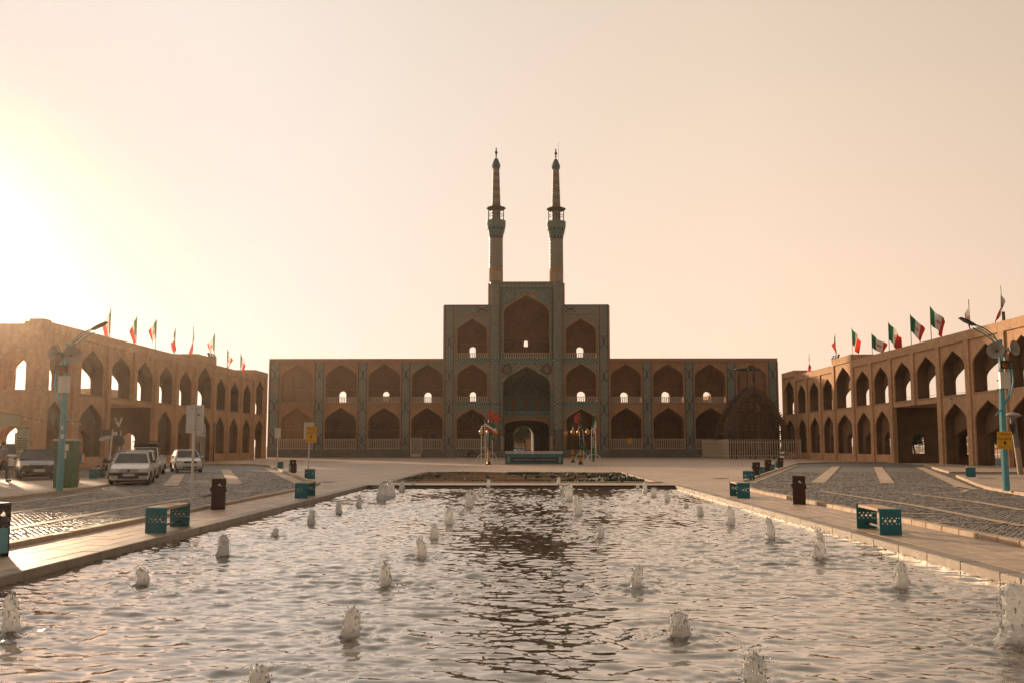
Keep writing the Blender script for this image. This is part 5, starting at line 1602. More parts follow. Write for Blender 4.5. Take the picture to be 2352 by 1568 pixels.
# ================================================================ flags on the arcade roofs
def flag(x, y, z0, ztop, droop, dirx, curl, label, grp):
    t = thing('roof_flag', label, 'flag', (x, y, z0), group=grp)
    rod('pole', MAT['iron'], (x, y, z0), (x, y, ztop), .05, t)
    rr = random.Random(int(x * 31 + y * 7)); H, L = 1.65 * rr.uniform(.85, 1.12), 1.75 * rr.uniform(.75, 1.2); droop = min(1.5, droop + rr.uniform(-.12, .22))
    nu, nv = 18, 12
    vs = []; uv = []
    for i in range(nu + 1):
        for j in range(nv + 1):
            u, v = i / nu, j / nv
            th = droop + .25 * (1 - u) * 0
            out = Vector((dirx * math.cos(th), -.25 * math.cos(th), -math.sin(th)))
            p = Vector((x, y, ztop - .05 - v * H)) + out * (u * L)
            # the fly gathers and folds as it falls
            p += Vector((dirx * -.55 * u * v * math.sin(th), .34 * math.sin((5 + 4 * rr.random() * 0 + curl % 3) * u + curl + 2 * v) * u, (.15 + .3 * (curl % 1)) * u * v))
            p.x += .16 * math.sin(9 * u + curl * 1.7 + 1.5 * v) * u
            vs.append(p); uv.append((u, v))
    f = []
    for i in range(nu):
        for j in range(nv):
            a = i * (nv + 1) + j
            f.append((a, a + 1, a + nv + 2, a + nv + 1))
    me = bpy.data.meshes.new('cloth'); me.from_pydata([tuple(p) for p in vs], [], f)
    ul = me.uv_layers.new(name='uv')
    for lp in me.loops: ul.data[lp.index].uv = uv[lp.vertex_index]
    me.polygons.foreach_set('use_smooth', [True] * len(f))
    me.materials.append(MAT['flag'])
    link_mesh('cloth', me, t)
def fl_pos(X, sg, x, ytop):
    Xp = X + sg * .7
    Y = Xp * FD / (x - 1209)
    return Xp, Y, onX(x, ytop, Xp)[1] if False else onY(x, ytop, Y)[1]
LF = [(241, 705, 1.30), (303, 725, 1.15), (349, 733, 1.05), (394, 753, 1.25), (436, 749, 1.35), (486, 765, 1.10), (517, 802, 1.25), (548, 810, 1.10)]
for k, (x, yt, dr) in enumerate(LF):
    X, Y, z = fl_pos(XL, -1, x, yt)
    dirx = -1 if k < 6 and k != 4 else 1
    flag(X, Y, ZL['roof'] - .05, z, dr, dirx, k * 1.3, 'green white red flag, %s from the camera on the shaded arcade roof' % ORD[k], 'flags on the shaded arcade')
RF = [(2303, 656, 1.42), (2228, 688, 1.40), (2139, 703, .80), (2093, 722, .95), (2042, 740, .80), (2003, 766, .62), (1958, 753, .85), (1919, 767, 1.25), (1858, 812, 1.42)]
for k, (x, yt, dr) in enumerate(RF):
    X, Y, z = fl_pos(XR, 1, x, yt)
    flag(X, Y, ZR['roof'] - .05, z, dr, 1 if k not in (1, 7) else -1, k * 2.1 + 1, 'green white red flag, %s from the camera on the sunlit arcade roof' % ORD[k], 'flags on the sunlit arcade')
# floodlights on the raised bays
def floods(X, sg, x, y, lab):
    Xp = X + sg * .2; Y = Xp * FD / (x - 1209); z = onY(x, y, Y)[1]
    for k in range(3):
        t = thing('floodlight', 'floodlight on the raised bay of the %s, %s along' % (lab, ORD[k]), 'floodlight', (Xp, Y + k * .95, z), group='roof floodlights')
        MB().box(-.03, .03, -.03, .03, -.45, .15).build('bracket', MAT['iron'], t, world=False)
        M = Matrix.Rotation(R(-25) * -sg, 4, 'Y')
        MB().box(-.1, .1, -.28, .28, .1, .6).xf(M).build('housing', MAT['iron'], t, world=False)
        MB().box(-.115 if sg > 0 else .101, -.101 if sg > 0 else .115, -.25, .25, .13, .57).xf(M).build('lens', MAT['lamp_glass'], t, world=False)
floods(XL, -1, 478, 821, 'shaded arcade'); floods(XR, 1, 1921, 824, 'sunlit arcade')

# ================================================================ benches
def cutout_panel(w, h, holes, th, mat_i=0):
    """sheet with square holes on a grid (cells in holes are left out)"""
    nx, nz = 24, 26
    mb = MB()
    def S_(i, j): return (i, j) in holes
    for i in range(nx):
        for j in range(nz):
            if S_(i, j): continue
            x0, x1 = -w / 2 + w * i / nx, -w / 2 + w * (i + 1) / nx
            z0, z1 = h * j / nz, h * (j + 1) / nz
            mb.quad((x0, 0, z0), (x1, 0, z0), (x1, 0, z1), (x0, 0, z1)); mb.quad((x0, th, z0), (x0, th, z1), (x1, th, z1), (x1, th, z0))
            for di, dj, a, b in ((-1, 0, (x0, z0), (x0, z1)), (1, 0, (x1, z0), (x1, z1)), (0, -1, (x0, z0), (x1, z0)), (0, 1, (x0, z1), (x1, z1))):
                ni, nj = i + di, j + dj
                if S_(ni, nj) or ni < 0 or nj < 0 or ni >= nx or nj >= nz:
                    mb.quad((a[0], 0, a[1]), (b[0], 0, b[1]), (b[0], th, b[1]), (a[0], th, a[1]))
    return mb
holes = set()
for c in (6, 11, 16):
    for a, b in ((0, 0), (1, 0), (-1, 0), (0, 1), (0, -1)): holes.add((c + a, 15 + b))
for c in (3, 8, 13, 18, 21):
    holes.add((c, 12))
for c in (3, 8, 13, 18, 21): holes.add((c, 18))
panel_me = cutout_panel(.42, .46, holes, .008).mesh('bench_panel', MAT['teal_metal'])
LEN = 1.62
def make_bench():
    t = thing('bench', 'x', 'bench')
    for y, s in ((-LEN / 2, 1), (LEN / 2 - .008, -1)):
        o = link_mesh('side_panel', panel_me, t, False); o.location = (0, y, 0)
        mb = MB()                              # the sheet rolls over into a lip that carries the seat
        prev = None
        for k in range(7):
            a = math.pi / 2 * k / 6
            p = (y + s * .05 * (1 - math.cos(a)) + (0 if s > 0 else .008), .46 + .045 * math.sin(a))
            if prev: mb.quad((-.21, prev[0], prev[1]), (.21, prev[0], prev[1]), (.21, p[0], p[1]), (-.21, p[0], p[1]))
            prev = p
        e = (prev[0] + s * .12, prev[1])
        mb.quad((-.21, prev[0], prev[1]), (.21, prev[0], prev[1]), (.21, e[0], e[1]), (-.21, e[0], e[1]))
        mb.build('seat_lip', MAT['teal_metal'], t, smooth='all', world=False)
    for k in range(5):
        x = -.165 + k * .0825
        o = MB().bbox(x - .036, x + .036, -LEN / 2 + .11, LEN / 2 - .11, .455, .508, .006).build('seat_slat', MAT['bench_wood'], t, world=False)
    MB().box(-.02, .02, -LEN / 2 + .01, LEN / 2 - .01, .10, .14).build('stretcher', MAT['iron'], t, world=False)
    return t
bench0 = make_bench()
bench_spots = [
    (*at(386, 1217.5).xy, R(3), 'teal steel bench with slatted seat, nearest the camera along the shady pool edge'),
    (*at(701, 1141.5).xy, R(3), 'teal steel bench at the far end of the shady pool edge, before the kerb corner'),
    (-11.6, 53.6, R(17), 'teal bench at the foot of the signpost with the yellow notice'),
    (-15.7, 67.2, R(17), 'teal bench right beside the single brown bin on the shady diagonal kerb'),
    (-19.1, 77.5, R(17), 'teal bench at the foot of the thin white signpost, last along the shady kerb'),
    (*at(2018, 1222).xy, R(-3), 'teal steel bench with slatted seat, nearest the camera along the sunny pool edge'),
    (*at(1699, 1141.5).xy, R(-3), 'teal steel bench at the far end of the sunny pool edge, before the kerb corner'),
    (11.1, 50.3, R(-18), 'first teal bench on the sunny diagonal kerb, before the row of brown bins'),
    (13.9, 59.8, R(-18), 'teal bench between the first and second brown bins on the sunny diagonal kerb'),
    (16.5, 68.0, R(-18), 'teal bench between the second and third brown bins on the sunny diagonal kerb'),
    (20.3, 81.0, R(-18), 'last teal bench on the sunny diagonal kerb, beyond all the brown bins'),
    (23.3, 53.0, R(-22), 'lone teal bench on the paved island by the turquoise post'),
    (-21.3, 49.5, R(12), 'teal bench half hidden behind the front white sedan')]
for k, (x, y, rz, lab) in enumerate(bench_spots):
    o = bench0 if k == 0 else copy_tree(bench0)
    lab = lab.replace('nearest the camera', 'closer to the camera')
    o.location = (x, y, .13 if k >= 11 else .016 if y < 40 else 0); o.rotation_euler = (0, 0, rz)
    o['label'] = lab; o['group'] = 'teal benches round the plaza'

# ================================================================ litter bins
def make_bin():
    t = thing('litter_bin', 'x', 'litter bin')
    h = .84
    hl = set()
    for a, b in ((0, 0), (1, 0), (-1, 0), (2, 0), (-2, 0), (0, 1), (0, -1), (0, 2), (0, -2), (1, 1), (-1, 1)): hl.add((12 + a * 2, 19 + b)); hl.add((13 + a * 2, 19 + b))
    pm = cutout_panel(.36, h, hl, .012).mesh('bin_panel', MAT['rust'])
    for y in (-.19, .178):
        o = link_mesh('side_panel', pm, t, False); o.location = (0, y, 0)
    MB().box(-.18, .18, -.178, .178, h - .02, h - .001).build('top_plate', MAT['rust'], t, world=False)
    MB().box(-.168, .168, -.176, .176, .06, .46).build('inner_bucket', MAT['post_blue'], t, world=False)
    mb = MB(); rr = random.Random(2); prof = []
    n = 18; rows = []
    for z, r in ((.44, .165), (.50, .20), (.55, .215), (.60, .205), (.63, .17), (.60, .14)):
        row = []
        for k in range(n):
            a = 2 * math.pi * k / n; q = r * (1 + rr.uniform(-.12, .12))
            c = max(abs(math.cos(a)), abs(math.sin(a)))
            row.append((q * math.cos(a) / c * .98, min(.17, max(-.17, q * math.sin(a) / c)), z + rr.uniform(-.02, .02)))
        rows.append(row)
    vs = [p for r in rows for p in r]
    mb.add(vs, [(i * n + k, i * n + (k + 1) % n, (i + 1) * n + (k + 1) % n, (i + 1) * n + k) for i in range(len(rows) - 1) for k in range(n)])
    mb.build('bin_bag', MAT['bag'], t, smooth='all', world=False)
    for s in (-1, 1): MB().box(-.16, .16, s * .15 - .02, s * .15 + .02, 0, .06).build('foot', MAT['black'], t, world=False)
    return t
bin0 = make_bin()
bins = [(-8.42, 27.4, R(14), 'brown steel litter bin with black bag standing alone on the shady walkway'),
        (-8.38, 15.7, R(-25), 'brown litter bin with bulging black bag, cut off by the picture edge'),
        (-15.0, 64.2, R(20), 'slim brown bin on the diagonal kerb between the two white signposts'),
        (8.1, 30.0, R(-16), 'brown steel litter bin with black bag hanging out on the sunny walkway'),
        (12.6, 55.2, R(-22), 'first brown bin of three on the sunny diagonal kerb'),
        (15.6, 65.0, R(-22), 'second brown bin of three on the sunny diagonal kerb'),
        (19.0, 75.3, R(-22), 'third brown bin of three on the sunny diagonal kerb')]
for k, (x, y, rz, lab) in enumerate(bins):
    o = bin0 if k == 0 else copy_tree(bin0)
    o.location = (x, y, .016 if y < 40 else 0); o.rotation_euler = (0, 0, rz); o['label'] = lab; o['group'] = 'brown litter bins'

# ================================================================ road signs
def sign_back(t, x, y, z0, z1, w, rz):
    M = Matrix.Translation((x, y, 0)) @ Matrix.Rotation(rz, 4, 'Z')
    MB().bbox(-w / 2, w / 2, -.012, .012, z0, z1, .008).xf(M).build('sign_plate', MAT['white_metal'], t)
    MB().box(-w / 2 - .008, -w / 2 + .008, -.03, .03, z0, z1).box(w / 2 - .008, w / 2 + .008, -.03, .03, z0, z1).box(-w / 2, w / 2, -.03, .03, z1 - .008, z1 + .008).box(-w / 2, w / 2, -.03, .03, z0 - .008, z0 + .008).xf(M).build('plate_rim', MAT['white_metal'], t)
    for z in (z0 + .09, z1 - .09):
        MB().tube([M @ Vector(q) for q in ((-.09, -.03, z), (-.07, -.07, z), (.07, -.07, z), (.09, -.03, z))], .009, 5).build('clamp', MAT['grey'], t)
p = at(439.6, 1166)
sg1 = thing('road_sign', 'back of a blank white road sign on a white pole by the shady kerb', 'road sign', (p.x, p.y, 0))
MB().tube([(p.x, p.y, 0), (p.x, p.y, 2.84)], .036, 10).build('pole', MAT['white_metal'], sg1, smooth=True)
z0 = onY(440, 993, p.y)[1]; z1 = onY(440, 930, p.y)[1]
sign_back(sg1, p.x, p.y + .055, z0, z1, .50, R(-8))
MB().box(p.x + .10, p.x + .14, p.y + .0, p.y + .03, z1 - .30, z1 - .24).build('blue_sticker', MAT['blue'], sg1)
p2 = at(708, 1096)
sg2 = thing('road_sign', 'white signpost carrying a curled yellow exhibition notice with black lettering', 'road sign', (p2.x, p2.y, 0))
MB().tube([(p2.x, p2.y, 0), (p2.x, p2.y, onY(708, 970, p2.y)[1])], .04, 10).build('pole', MAT['white_metal'], sg2, smooth=True)
sign_back(sg2, p2.x - .02, p2.y + .06, onY(708, 1007, p2.y)[1], onY(708, 969.5, p2.y)[1], .56, R(35))
def yellow_notice(t, x, y, z0, z1, w, curl, rz=0.0):
    mb = MB(); n = 8
    M = Matrix.Translation((x, y, 0)) @ Matrix.Rotation(rz, 4, 'Z')
    for i in range(n):
        a, b = i / n, (i + 1) / n
        f = lambda q: (q - .5) * 2
        ya, yb = -.03 - curl * (1 - f(a) ** 2) * 0 - curl * abs(f(a)) ** 2, -.03 - curl * abs(f(b)) ** 2
        za, zb_ = z0 + (z1 - z0) * a, z0 + (z1 - z0) * b
        mb.quad((-w / 2, ya, za), (w / 2, ya, za), (w / 2, yb, zb_), (-w / 2, yb, zb_))
        mb.quad((-w / 2, ya + .01, za), (-w / 2, yb + .01, zb_), (w / 2, yb + .01, zb_), (w / 2, ya + .01, za))
    o = mb.xf(M).build('yellow_notice', MAT['yellow'], t)
    h = z1 - z0
    def txt(s, cz, ww, hh):
        c = z0 + h * cz; off = -.045 - curl * abs((cz - .5) * 2) ** 2
        lettering('lettering', fa(s), M @ facing_cam(0, off, c), w * ww, h * hh, MAT['ink'], o)
    txt('نمایشگاه', .86, .64, .15)
    txt('مارهای زنده', .60, .84, .17)
    txt('جنب میدان امیرچخماق', .13, .86, .09)
    c = z0 + h * .34; yy = -.05 - curl * .1
    MB().add([M @ Vector(q) for q in ((-.02 * w / .4, yy, c - h * .09), (.02 * w / .4, yy, c - h * .09), (.02 * w / .4, yy, c + h * .03), (.055 * w / .4, yy, c + h * .03), (0, yy, c + h * .11), (-.055 * w / .4, yy, c + h * .03), (-.02 * w / .4, yy, c + h * .03))], [tuple(range(7))]).build('arrow', MAT['ink'], o)
yellow_notice(sg2, p2.x + .13, p2.y - .05, onY(708, 1015, p2.y)[1], onY(708, 978, p2.y)[1], .58, .05, R(6))
p3 = at(636.7, 1074)
sg3 = thing('road_sign', 'slim white sign seen nearly edge-on beside the end of the shaded arcade', 'road sign', (p3.x, p3.y, 0))
MB().tube([(p3.x, p3.y, 0), (p3.x, p3.y, onY(637, 983, p3.y)[1])], .045, 10).build('pole', MAT['white_metal'], sg3, smooth=True)
sign_back(sg3, p3.x - .03, p3.y + .06, onY(637, 1005, p3.y)[1], onY(637, 982, p3.y)[1], .6, R(62))
# street-name and direction signs by the parked cars
p4 = at(256, 1094)
p4 = Vector((onY(252, 1060, 57)[0], 57, 0))
dsn = thing('direction_sign', 'white post with dark blue street plate and white arrow board beside the parked cars', 'road sign', (p4.x, p4.y, 0))
zp = onY(252, 985, 57)[1]
MB().tube([(p4.x - .08, 57, 0), (p4.x + .1, 57, zp)], .045, 8).build('pole', MAT['white_metal'], dsn, smooth=True)
xx = lambda v: onY(v, 1000, 57)[0]; zz = lambda v: onY(250, v, 57)[1]
MB().box(xx(236.5), xx(256), 56.9, 56.93, zz(998), zz(987)).build('street_plate', MAT['navy'], dsn)
MB().box(xx(259), xx(270), 56.95, 56.98, zz(999), zz(990.5)).build('street_plate', MAT['white'], dsn)
MB().box(xx(270), xx(274.5), 56.95, 56.98, zz(999.5), zz(990)).build('plate_end', MAT['navy'], dsn)
mb = MB(); mb.add([(xx(229.5), 56.85, zz(1008)), (xx(233), 56.85, zz(1012)), (xx(256), 56.85, zz(1007)), (xx(256), 56.85, zz(999.5)), (xx(235), 56.85, zz(1002.5))], [(0, 1, 2, 3, 4)]); mb.build('arrow_board', MAT['white'], dsn)
mb = MB(); random.seed(9)
for x0, x1, zc in ((239, 253, 992), (261, 269, 995), (238, 253, 1006)):
    x = x0
    while x < x1:
        mb.box(xx(x), xx(x + 1.0), 56.80 if zc > 1000 else 56.88, 56.81 if zc > 1000 else 56.89, zz(zc + .9), zz(zc - random.uniform(.2, 1.4))); x += 1.6
mb.build('script', MAT['grey'], dsn)
rsn = thing('round_sign', 'back of a round grey traffic sign on a thin pole behind the parked cars', 'road sign', (onY(275, 1050, 62)[0], 62, 0))
X = onY(275, 1020, 62)[0]
MB().tube([(X - .1, 62, 0), (X + .05, 62, onY(277, 988, 62)[1])], .04, 8).build('pole', MAT['white_metal'], rsn)
MB().lathe([(.01, 0), (.33, 0), (.33, .02)], 20).xf(Matrix.Translation((X, 61.93, onY(275, 1012, 62)[1])) @ Matrix.Rotation(R(90), 4, 'X')).build('disc', MAT['iron'], rsn)

# ================================================================ turquoise loudspeaker posts
def horn(t, p, ax, r, L, mat, name='horn_speaker'):
    ax = Vector(ax).normalized()
    M = Matrix.Translation(p) @ ax.to_track_quat('Z', 'Y').to_matrix().to_4x4()
    MB().lathe([(.05, 0), (.06, L * .2), (r * .32, L * .5), (r * .62, L * .8), (r, L), (r * .98, L - .01), (r * .58, L * .78), (r * .28, L * .5), (.03, L * .3)], 20).xf(M).build(name, mat, t, smooth=True)
    MB().lathe([(.01, -.16), (.09, -.16), (.09, 0), (.05, .02)], 12).xf(M).build('driver', MAT['iron'], t, smooth=True)
def speaker_post(x, y, z, xt, zt, s, label):
    """s: side (+1/-1) the street-light arm reaches"""
    t = thing('loudspeaker_post', label, 'post', (x, y, z))
    MB().tube([(x, y, z), (x * .999, y, z + 2.0), (xt, y, zt)], [.125, .12, .075], 8).build('post', MAT['post_blue'], t)
    top = zt
    # twin arm to the street light
    for q in (0, 1):
        off = .06 * q
        MB().tube([(xt, y + off, top - .25 - .3 * q), (xt + s * .22, y + off, top + .15 - .2 * q), (xt + s * .55, y + off, top + .42 - .2 * q), (xt + s * .95, y + off, top + .58 - .14 * q)], .028, 8).build('lamp_arm', MAT['post_blue'], t, smooth=True)
    mb = MB()
    P = [(.9, .55), (1.0, .62), (1.2, .73), (1.42, .82), (1.44, .80), (1.25, .66), (1.02, .55), (.92, .51)]
    vs = [(xt + s * a, y - .13, top + b) for a, b in P] + [(xt + s * a, y + .13, top + b) for a, b in P]
    n = len(P); mb.add(vs, [tuple(range(n)), tuple(range(2 * n - 1, n - 1, -1))] + [(i, (i + 1) % n, n + (i + 1) % n, n + i) for i in range(n)])
    mb.build('street_light_head', MAT['iron'], t)
    horn(t, (xt + s * .16, y - .1, top - .45), (s * .55, -.75, .12), .31, .34, MAT['horn'])
    horn(t, (xt - s * .12, y - .12, top - .38), (-s * .45, -.8, .10), .28, .38, MAT['horn'])
    # square horn and amplifier box
    mb = MB(); a = [(-.25, -.15), (.25, -.15), (.25, .15), (-.25, .15)]
    vs = [(xt + .05 * s + q * 1.0, y - .52, top - .95 + w) for q, w in a] + [(xt + .05 * s + q * .35, y - .14, top - .95 + w * .4) for q, w in a]
    mb.add(vs, [(0, 1, 5, 4), (1, 2, 6, 5), (2, 3, 7, 6), (3, 0, 4, 7), (4, 5, 6, 7)]); mb.build('square_horn', MAT['horn'], t)
    for q in ((-.25, -.22, -.15, .15), (.22, .25, -.15, .15), (-.22, .22, -.15, -.12), (-.22, .22, .12, .15)):
        MB().box(xt + .05 * s + q[0], xt + .05 * s + q[1], y - .535, y - .515, top - .95 + q[2], top - .95 + q[3]).build('horn_rim', MAT['iron'], t)
    MB().lathe([(.01, 0), (.10, 0), (.11, .05), (.07, .06)], 14).xf(Matrix.Translation((xt + .05 * s, y - .34, top - .95)) @ Matrix.Rotation(R(90), 4, 'X')).build('horn_plug', MAT['gold'], t, smooth=True)
    MB().bbox(xt - .16, xt + .20, y - .22, y - .06, top - 1.78, top - 1.18, .012).build('amplifier_box', MAT['white_metal'], t)
    for q in (0, 1):
        MB().tube([(xt - s * .05, y + .05 + .05 * q, top - .35 - .12 * q), (xt - s * (.30 + .09 * q), y + .05, top - .9), (xt - s * (.33 + .1 * q), y + .05, top - 1.5), (xt - s * (.22 + .08 * q), y, top - 2.0), (xt + s * .05, y - .1, top - 2.45), (xt + s * .34, y - .1, top - 2.75)], .026, 8).build('conduit', MAT['post_blue'], t, smooth=True)
    mb = MB(); mb.tube([(xt + s * .02, y, top - .1), (xt + s * .4, y, top + .2), (xt + s * .9, y, top + .52)], .012, 4); mb.tube([(xt - s * .1, y - .2, top - .6), (xt + s * .5, y, top + .3)], .01, 4)
    mb.build('cable', MAT['black'], t)
    # wall lantern on the post
    lx = xt - s * .30 - s * .03 if s > 0 else xt + .30
    lz = zt - 2.9 if s > 0 else zt - 3.3
    lan = MB().lathe([(.015, .36), (.05, .30), (.13, .22), (.12, .20), (.085, -.02), (.05, -.06), (.02, -.10)], 6, (lx, y)).xf(Matrix.Translation((0, 0, lz))).build('lantern', MAT['iron'], t)
    MB().lathe([(.112, .185), (.083, 0)], 6, (lx, y - .004)).xf(Matrix.Translation((0, 0, lz))).build('lantern_glass', MAT['lamp_glass'], lan)
    MB().tube([(xt, y, lz - .05), (lx * .5 + xt * .5, y, lz - .28), (lx, y, lz - .08)], .018, 6).build('lantern_bracket', MAT['iron'], t)
    return t
pl = at(136, 1125.6, .13); xt, zt = onY(155, 790, pl.y)
lp = speaker_post(pl.x, pl.y, .13, xt, zt, 1, 'turquoise loudspeaker and lamp post next to the green cabinet')
for dz_, w_ in ((2.0, .1), (2.3, .07)):
    MB().box(pl.x + .03, pl.x + .03 + w_, pl.y - .14, pl.y - .128, dz_, dz_ + .16).build('sticker', MAT['white'], lp)
pr = at(2312, 1126, .13); xt, zt = onY(2297, 780, pr.y)
rp = speaker_post(pr.x, pr.y, .13, xt, zt, -1, 'turquoise loudspeaker and lamp post carrying a yellow exhibition notice')
y_ = pr.y - .16
yellow_notice(rp, onY(2307, 1010, y_)[0], y_, onY(2307, 1030, y_)[1], onY(2307, 990, y_)[1], .54, .005)
# concrete lamp post with saucer light
pb = at(2345, 1091, .0)
cl = thing('concrete_lamp', 'tapered concrete lamp post with a saucer-shaped light', 'lamp post', (pb.x, pb.y, 0))
hz = onY(2337, 962, pb.y)[1]
MB().tube([(pb.x, pb.y, 0), (pb.x - .15, pb.y, hz * .5)], [.16, .16], 10).build('lower_shaft', MAT['kerb'], cl, smooth=True)
MB().tube([(pb.x - .15, pb.y, hz * .5), (pb.x - .3, pb.y, hz)], [.16, .17], 10).build('upper_shaft', MAT['plinth'], cl, smooth=True)
MB().lathe([(.12, hz), (.16, hz + .04), (.48, hz + .22), (.48, hz + .25), (.3, hz + .36), (.02, hz + .42)], 18, (pb.x - .3, pb.y)).build('saucer_light', MAT['horn'], cl, smooth=True)

# ================================================================ cabinet, letter box, notice board
pc = at(142, 1119, .13)
cab = thing('utility_cabinet', 'tall dark green steel cabinet behind the turquoise post', 'cabinet', (pc.x, pc.y, .13))
MB().bbox(pc.x - .36, pc.x + .36, pc.y, pc.y + .6, .13, 1.93, .01).build('body', MAT['cabinet'], cab)
MB().box(pc.x - .40, pc.x + .40, pc.y - .04, pc.y + .64, 1.932, 2.0).build('lid', MAT['cream_metal'], cab)
MB().box(pc.x - .006, pc.x + .006, pc.y - .004, pc.y, .2, 1.88).build('door_seam', MAT['black'], cab)
for q in ((.05, .2, 1.55, 1.8), (.02, .12, 1.25, 1.5)):
    MB().box(pc.x + q[0], pc.x + q[1], pc.y - .006, pc.y - .001, q[2], q[3]).build('torn_poster', MAT['white'], cab)
pm = at(178, 1108, .13)
lb = thing('letter_box', 'blue letter box on an orange post behind the green cabinet', 'letter box', (pm.x, pm.y, .13))
MB().bbox(pm.x - .055, pm.x + .055, pm.y - .05, pm.y + .05, .13, .95, .008).build('post', MAT['orange'], lb)
MB().bbox(pm.x - .18, pm.x + .19, pm.y - .16, pm.y + .2, .95, 1.42, .02).build('box', MAT['blue'], lb)
MB().box(pm.x - .13, pm.x + .13, pm.y - .165, pm.y - .158, 1.27, 1.31).build('slot', MAT['black'], lb)
MB().box(pm.x + .191, pm.x + .196, pm.y - .1, pm.y + .14, 1.0, 1.38).build('side_stripe', MAT['yellow'], lb)
xw0, xw1 = onY(38, 1000, 56)[0], onY(67, 1000, 56)[0]
wz0, wz1 = .13, onY(52, 975.5, 56)[1]
wb = thing('notice_board', 'weathered upright visitor board reading well come above small print', 'notice board', ((xw0 + xw1) / 2, 56, .13))
MB().bbox(xw0, xw1, 56, 56.09, .9, wz1, .01).build('board', MAT['banner_cloth'], wb)
MB().box(xw0 - .04, xw1 + .04, 55.98, 56.2, wz0, .9).build('plinth', MAT['brick_arcade'], wb)
cx = (xw0 + xw1) / 2; ww = xw1 - xw0
lettering('lettering', 'well come', facing_cam(cx, 55.985, wz1 - .14), ww * .92, .17, MAT['ink'], wb)
MB().box(cx - ww * .08, cx + ww * .32, 55.985, 55.995, wz1 - .62, wz1 - .32).build('picture', MAT['grey'], wb)
random.seed(11)
for r_, zl in enumerate([wz1 - .75 - .12 * i for i in range(5)] + [1.55, 1.3, 1.08]):
    mb = MB(); x = xw0 + .06
    while x < xw1 - .1:
        w_ = random.uniform(.03, .07); mb.box(x, x + w_, 55.988, 55.996, zl - .025, zl + .03); x += w_ + .02
    mb.build('text_line', MAT['ink'], wb)
ban = thing('cloth_banner', 'pale green cloth banner hung across the corner arch', 'banner', (onY(20, 960, YC - 1.0)[0], YC - 1, 0))
mb = MB(); n = 24
b0, b1 = onY(-60, 960, YC - 1)[0], onY(45, 960, YC - 1)[0]; zt_, zb_ = onY(20, 948, YC - 1)[1], onY(20, 975.5, YC - 1)[1]
for i in range(n):
    a, b = i / n, (i + 1) / n
    f = lambda q: YC - 1 + .06 * math.sin(q * 14)
    s_ = lambda q: .12 * math.sin(q * math.pi)
    mb.quad((b0 + (b1 - b0) * a, f(a), zb_ - s_(a)), (b0 + (b1 - b0) * b, f(b), zb_ - s_(b)), (b0 + (b1 - b0) * b, f(b), zt_ - s_(b) * .5), (b0 + (b1 - b0) * a, f(a), zt_ - s_(a) * .5))
mb.build('cloth', MAT['banner_cloth'], ban, smooth=True)
for q in (b0, b1): rod('rope', MAT['cream_metal'], (q, YC - 1, zt_), (q + (.1 if q == b1 else 0), YC - .2, zt_ + 1.2), .025, ban)

# ================================================================ strings of bulbs and hanging lamps
def bulb_string(P, n, label):
    t = thing('bulb_string', label, 'light string', tuple(P[0]), group='strings of bulbs')
    P = [Vector(p) for p in P]
    pts = []
    for a, b in zip(P[:-1], P[1:]):
        L = (b - a).length
        for i in range(10):
            q = i / 10; p = a.lerp(b, q); p.z -= .06 * L * .5 * 4 * q * (1 - q); pts.append(p)
    pts.append(P[-1])
    MB().tube(pts, .012, 4).build('cable', MAT['iron'], t)
    for k in range(n):
        p = pts[int((k + .5) / n * (len(pts) - 1))]
        o = MB().lathe([(.02, .0), (.025, -.04), (.03, -.07), (.055, -.11), (.065, -.16), (.04, -.21), (.01, -.23)], 8, (p.x, p.y)).xf(Matrix.Translation((0, 0, p.z))).build('bulb', MAT['bulb'], t, smooth=True)
q = lambda x, y, Y: (onY(x, y, Y)[0], Y, onY(x, y, Y)[1])
bulb_string([q(-20, 940, 71), q(45, 953, 71), q(110, 966, 72), q(190, 964, 76)], 6, 'string of bulbs across the corner arch of the shaded arcade')
bulb_string([q(95, 956, 74), q(150, 966, 76), q(232, 958, 84)], 5, 'string of bulbs crossing the second lower arch of the shaded arcade')
bulb_string([q(265, 955, 60), q(273, 972, 60), q(281, 952, 60)], 6, 'short looped string of bulbs by the drive-through of the shaded arcade')
def hanging_lamp(x, y, X, dcap, lab):
    Y = X * FD / (x - 1209); z = onY(x, y, Y)[1]
    t = thing('hanging_lamp', lab, 'lamp', (X, Y, z), group='lamps hung in the sunlit arches')
    rod('cord', MAT['iron'], (0, 0, .05), (0, 0, .9), .02, t, False)
    if dcap: MB().lathe([(.02, .12), (.06, .08), (.26, -.04), (.25, -.05), (.05, .02)], 12).build('shade', MAT['horn'], t, True, False)
    MB().ball((0, 0, -.16), .14, 10, 6, 1.3).build('bulb', MAT['bulb'], t, True, False)
hanging_lamp(2238, 921, XR + .3, False, 'white bulb lamp hung under the arch behind the turquoise post')
hanging_lamp(2330, 915, XR + .3, True, 'shaded lamp hung in the arch beside the concrete lamp post')
hanging_lamp(2068, 960, XR + 2.0, True, 'small shaded lamp hung in the drive-through of the sunlit arcade')
hanging_lamp(2178, 915, XR - .5, True, 'shaded lamp on a wire in front of the sunlit wall above an arch')
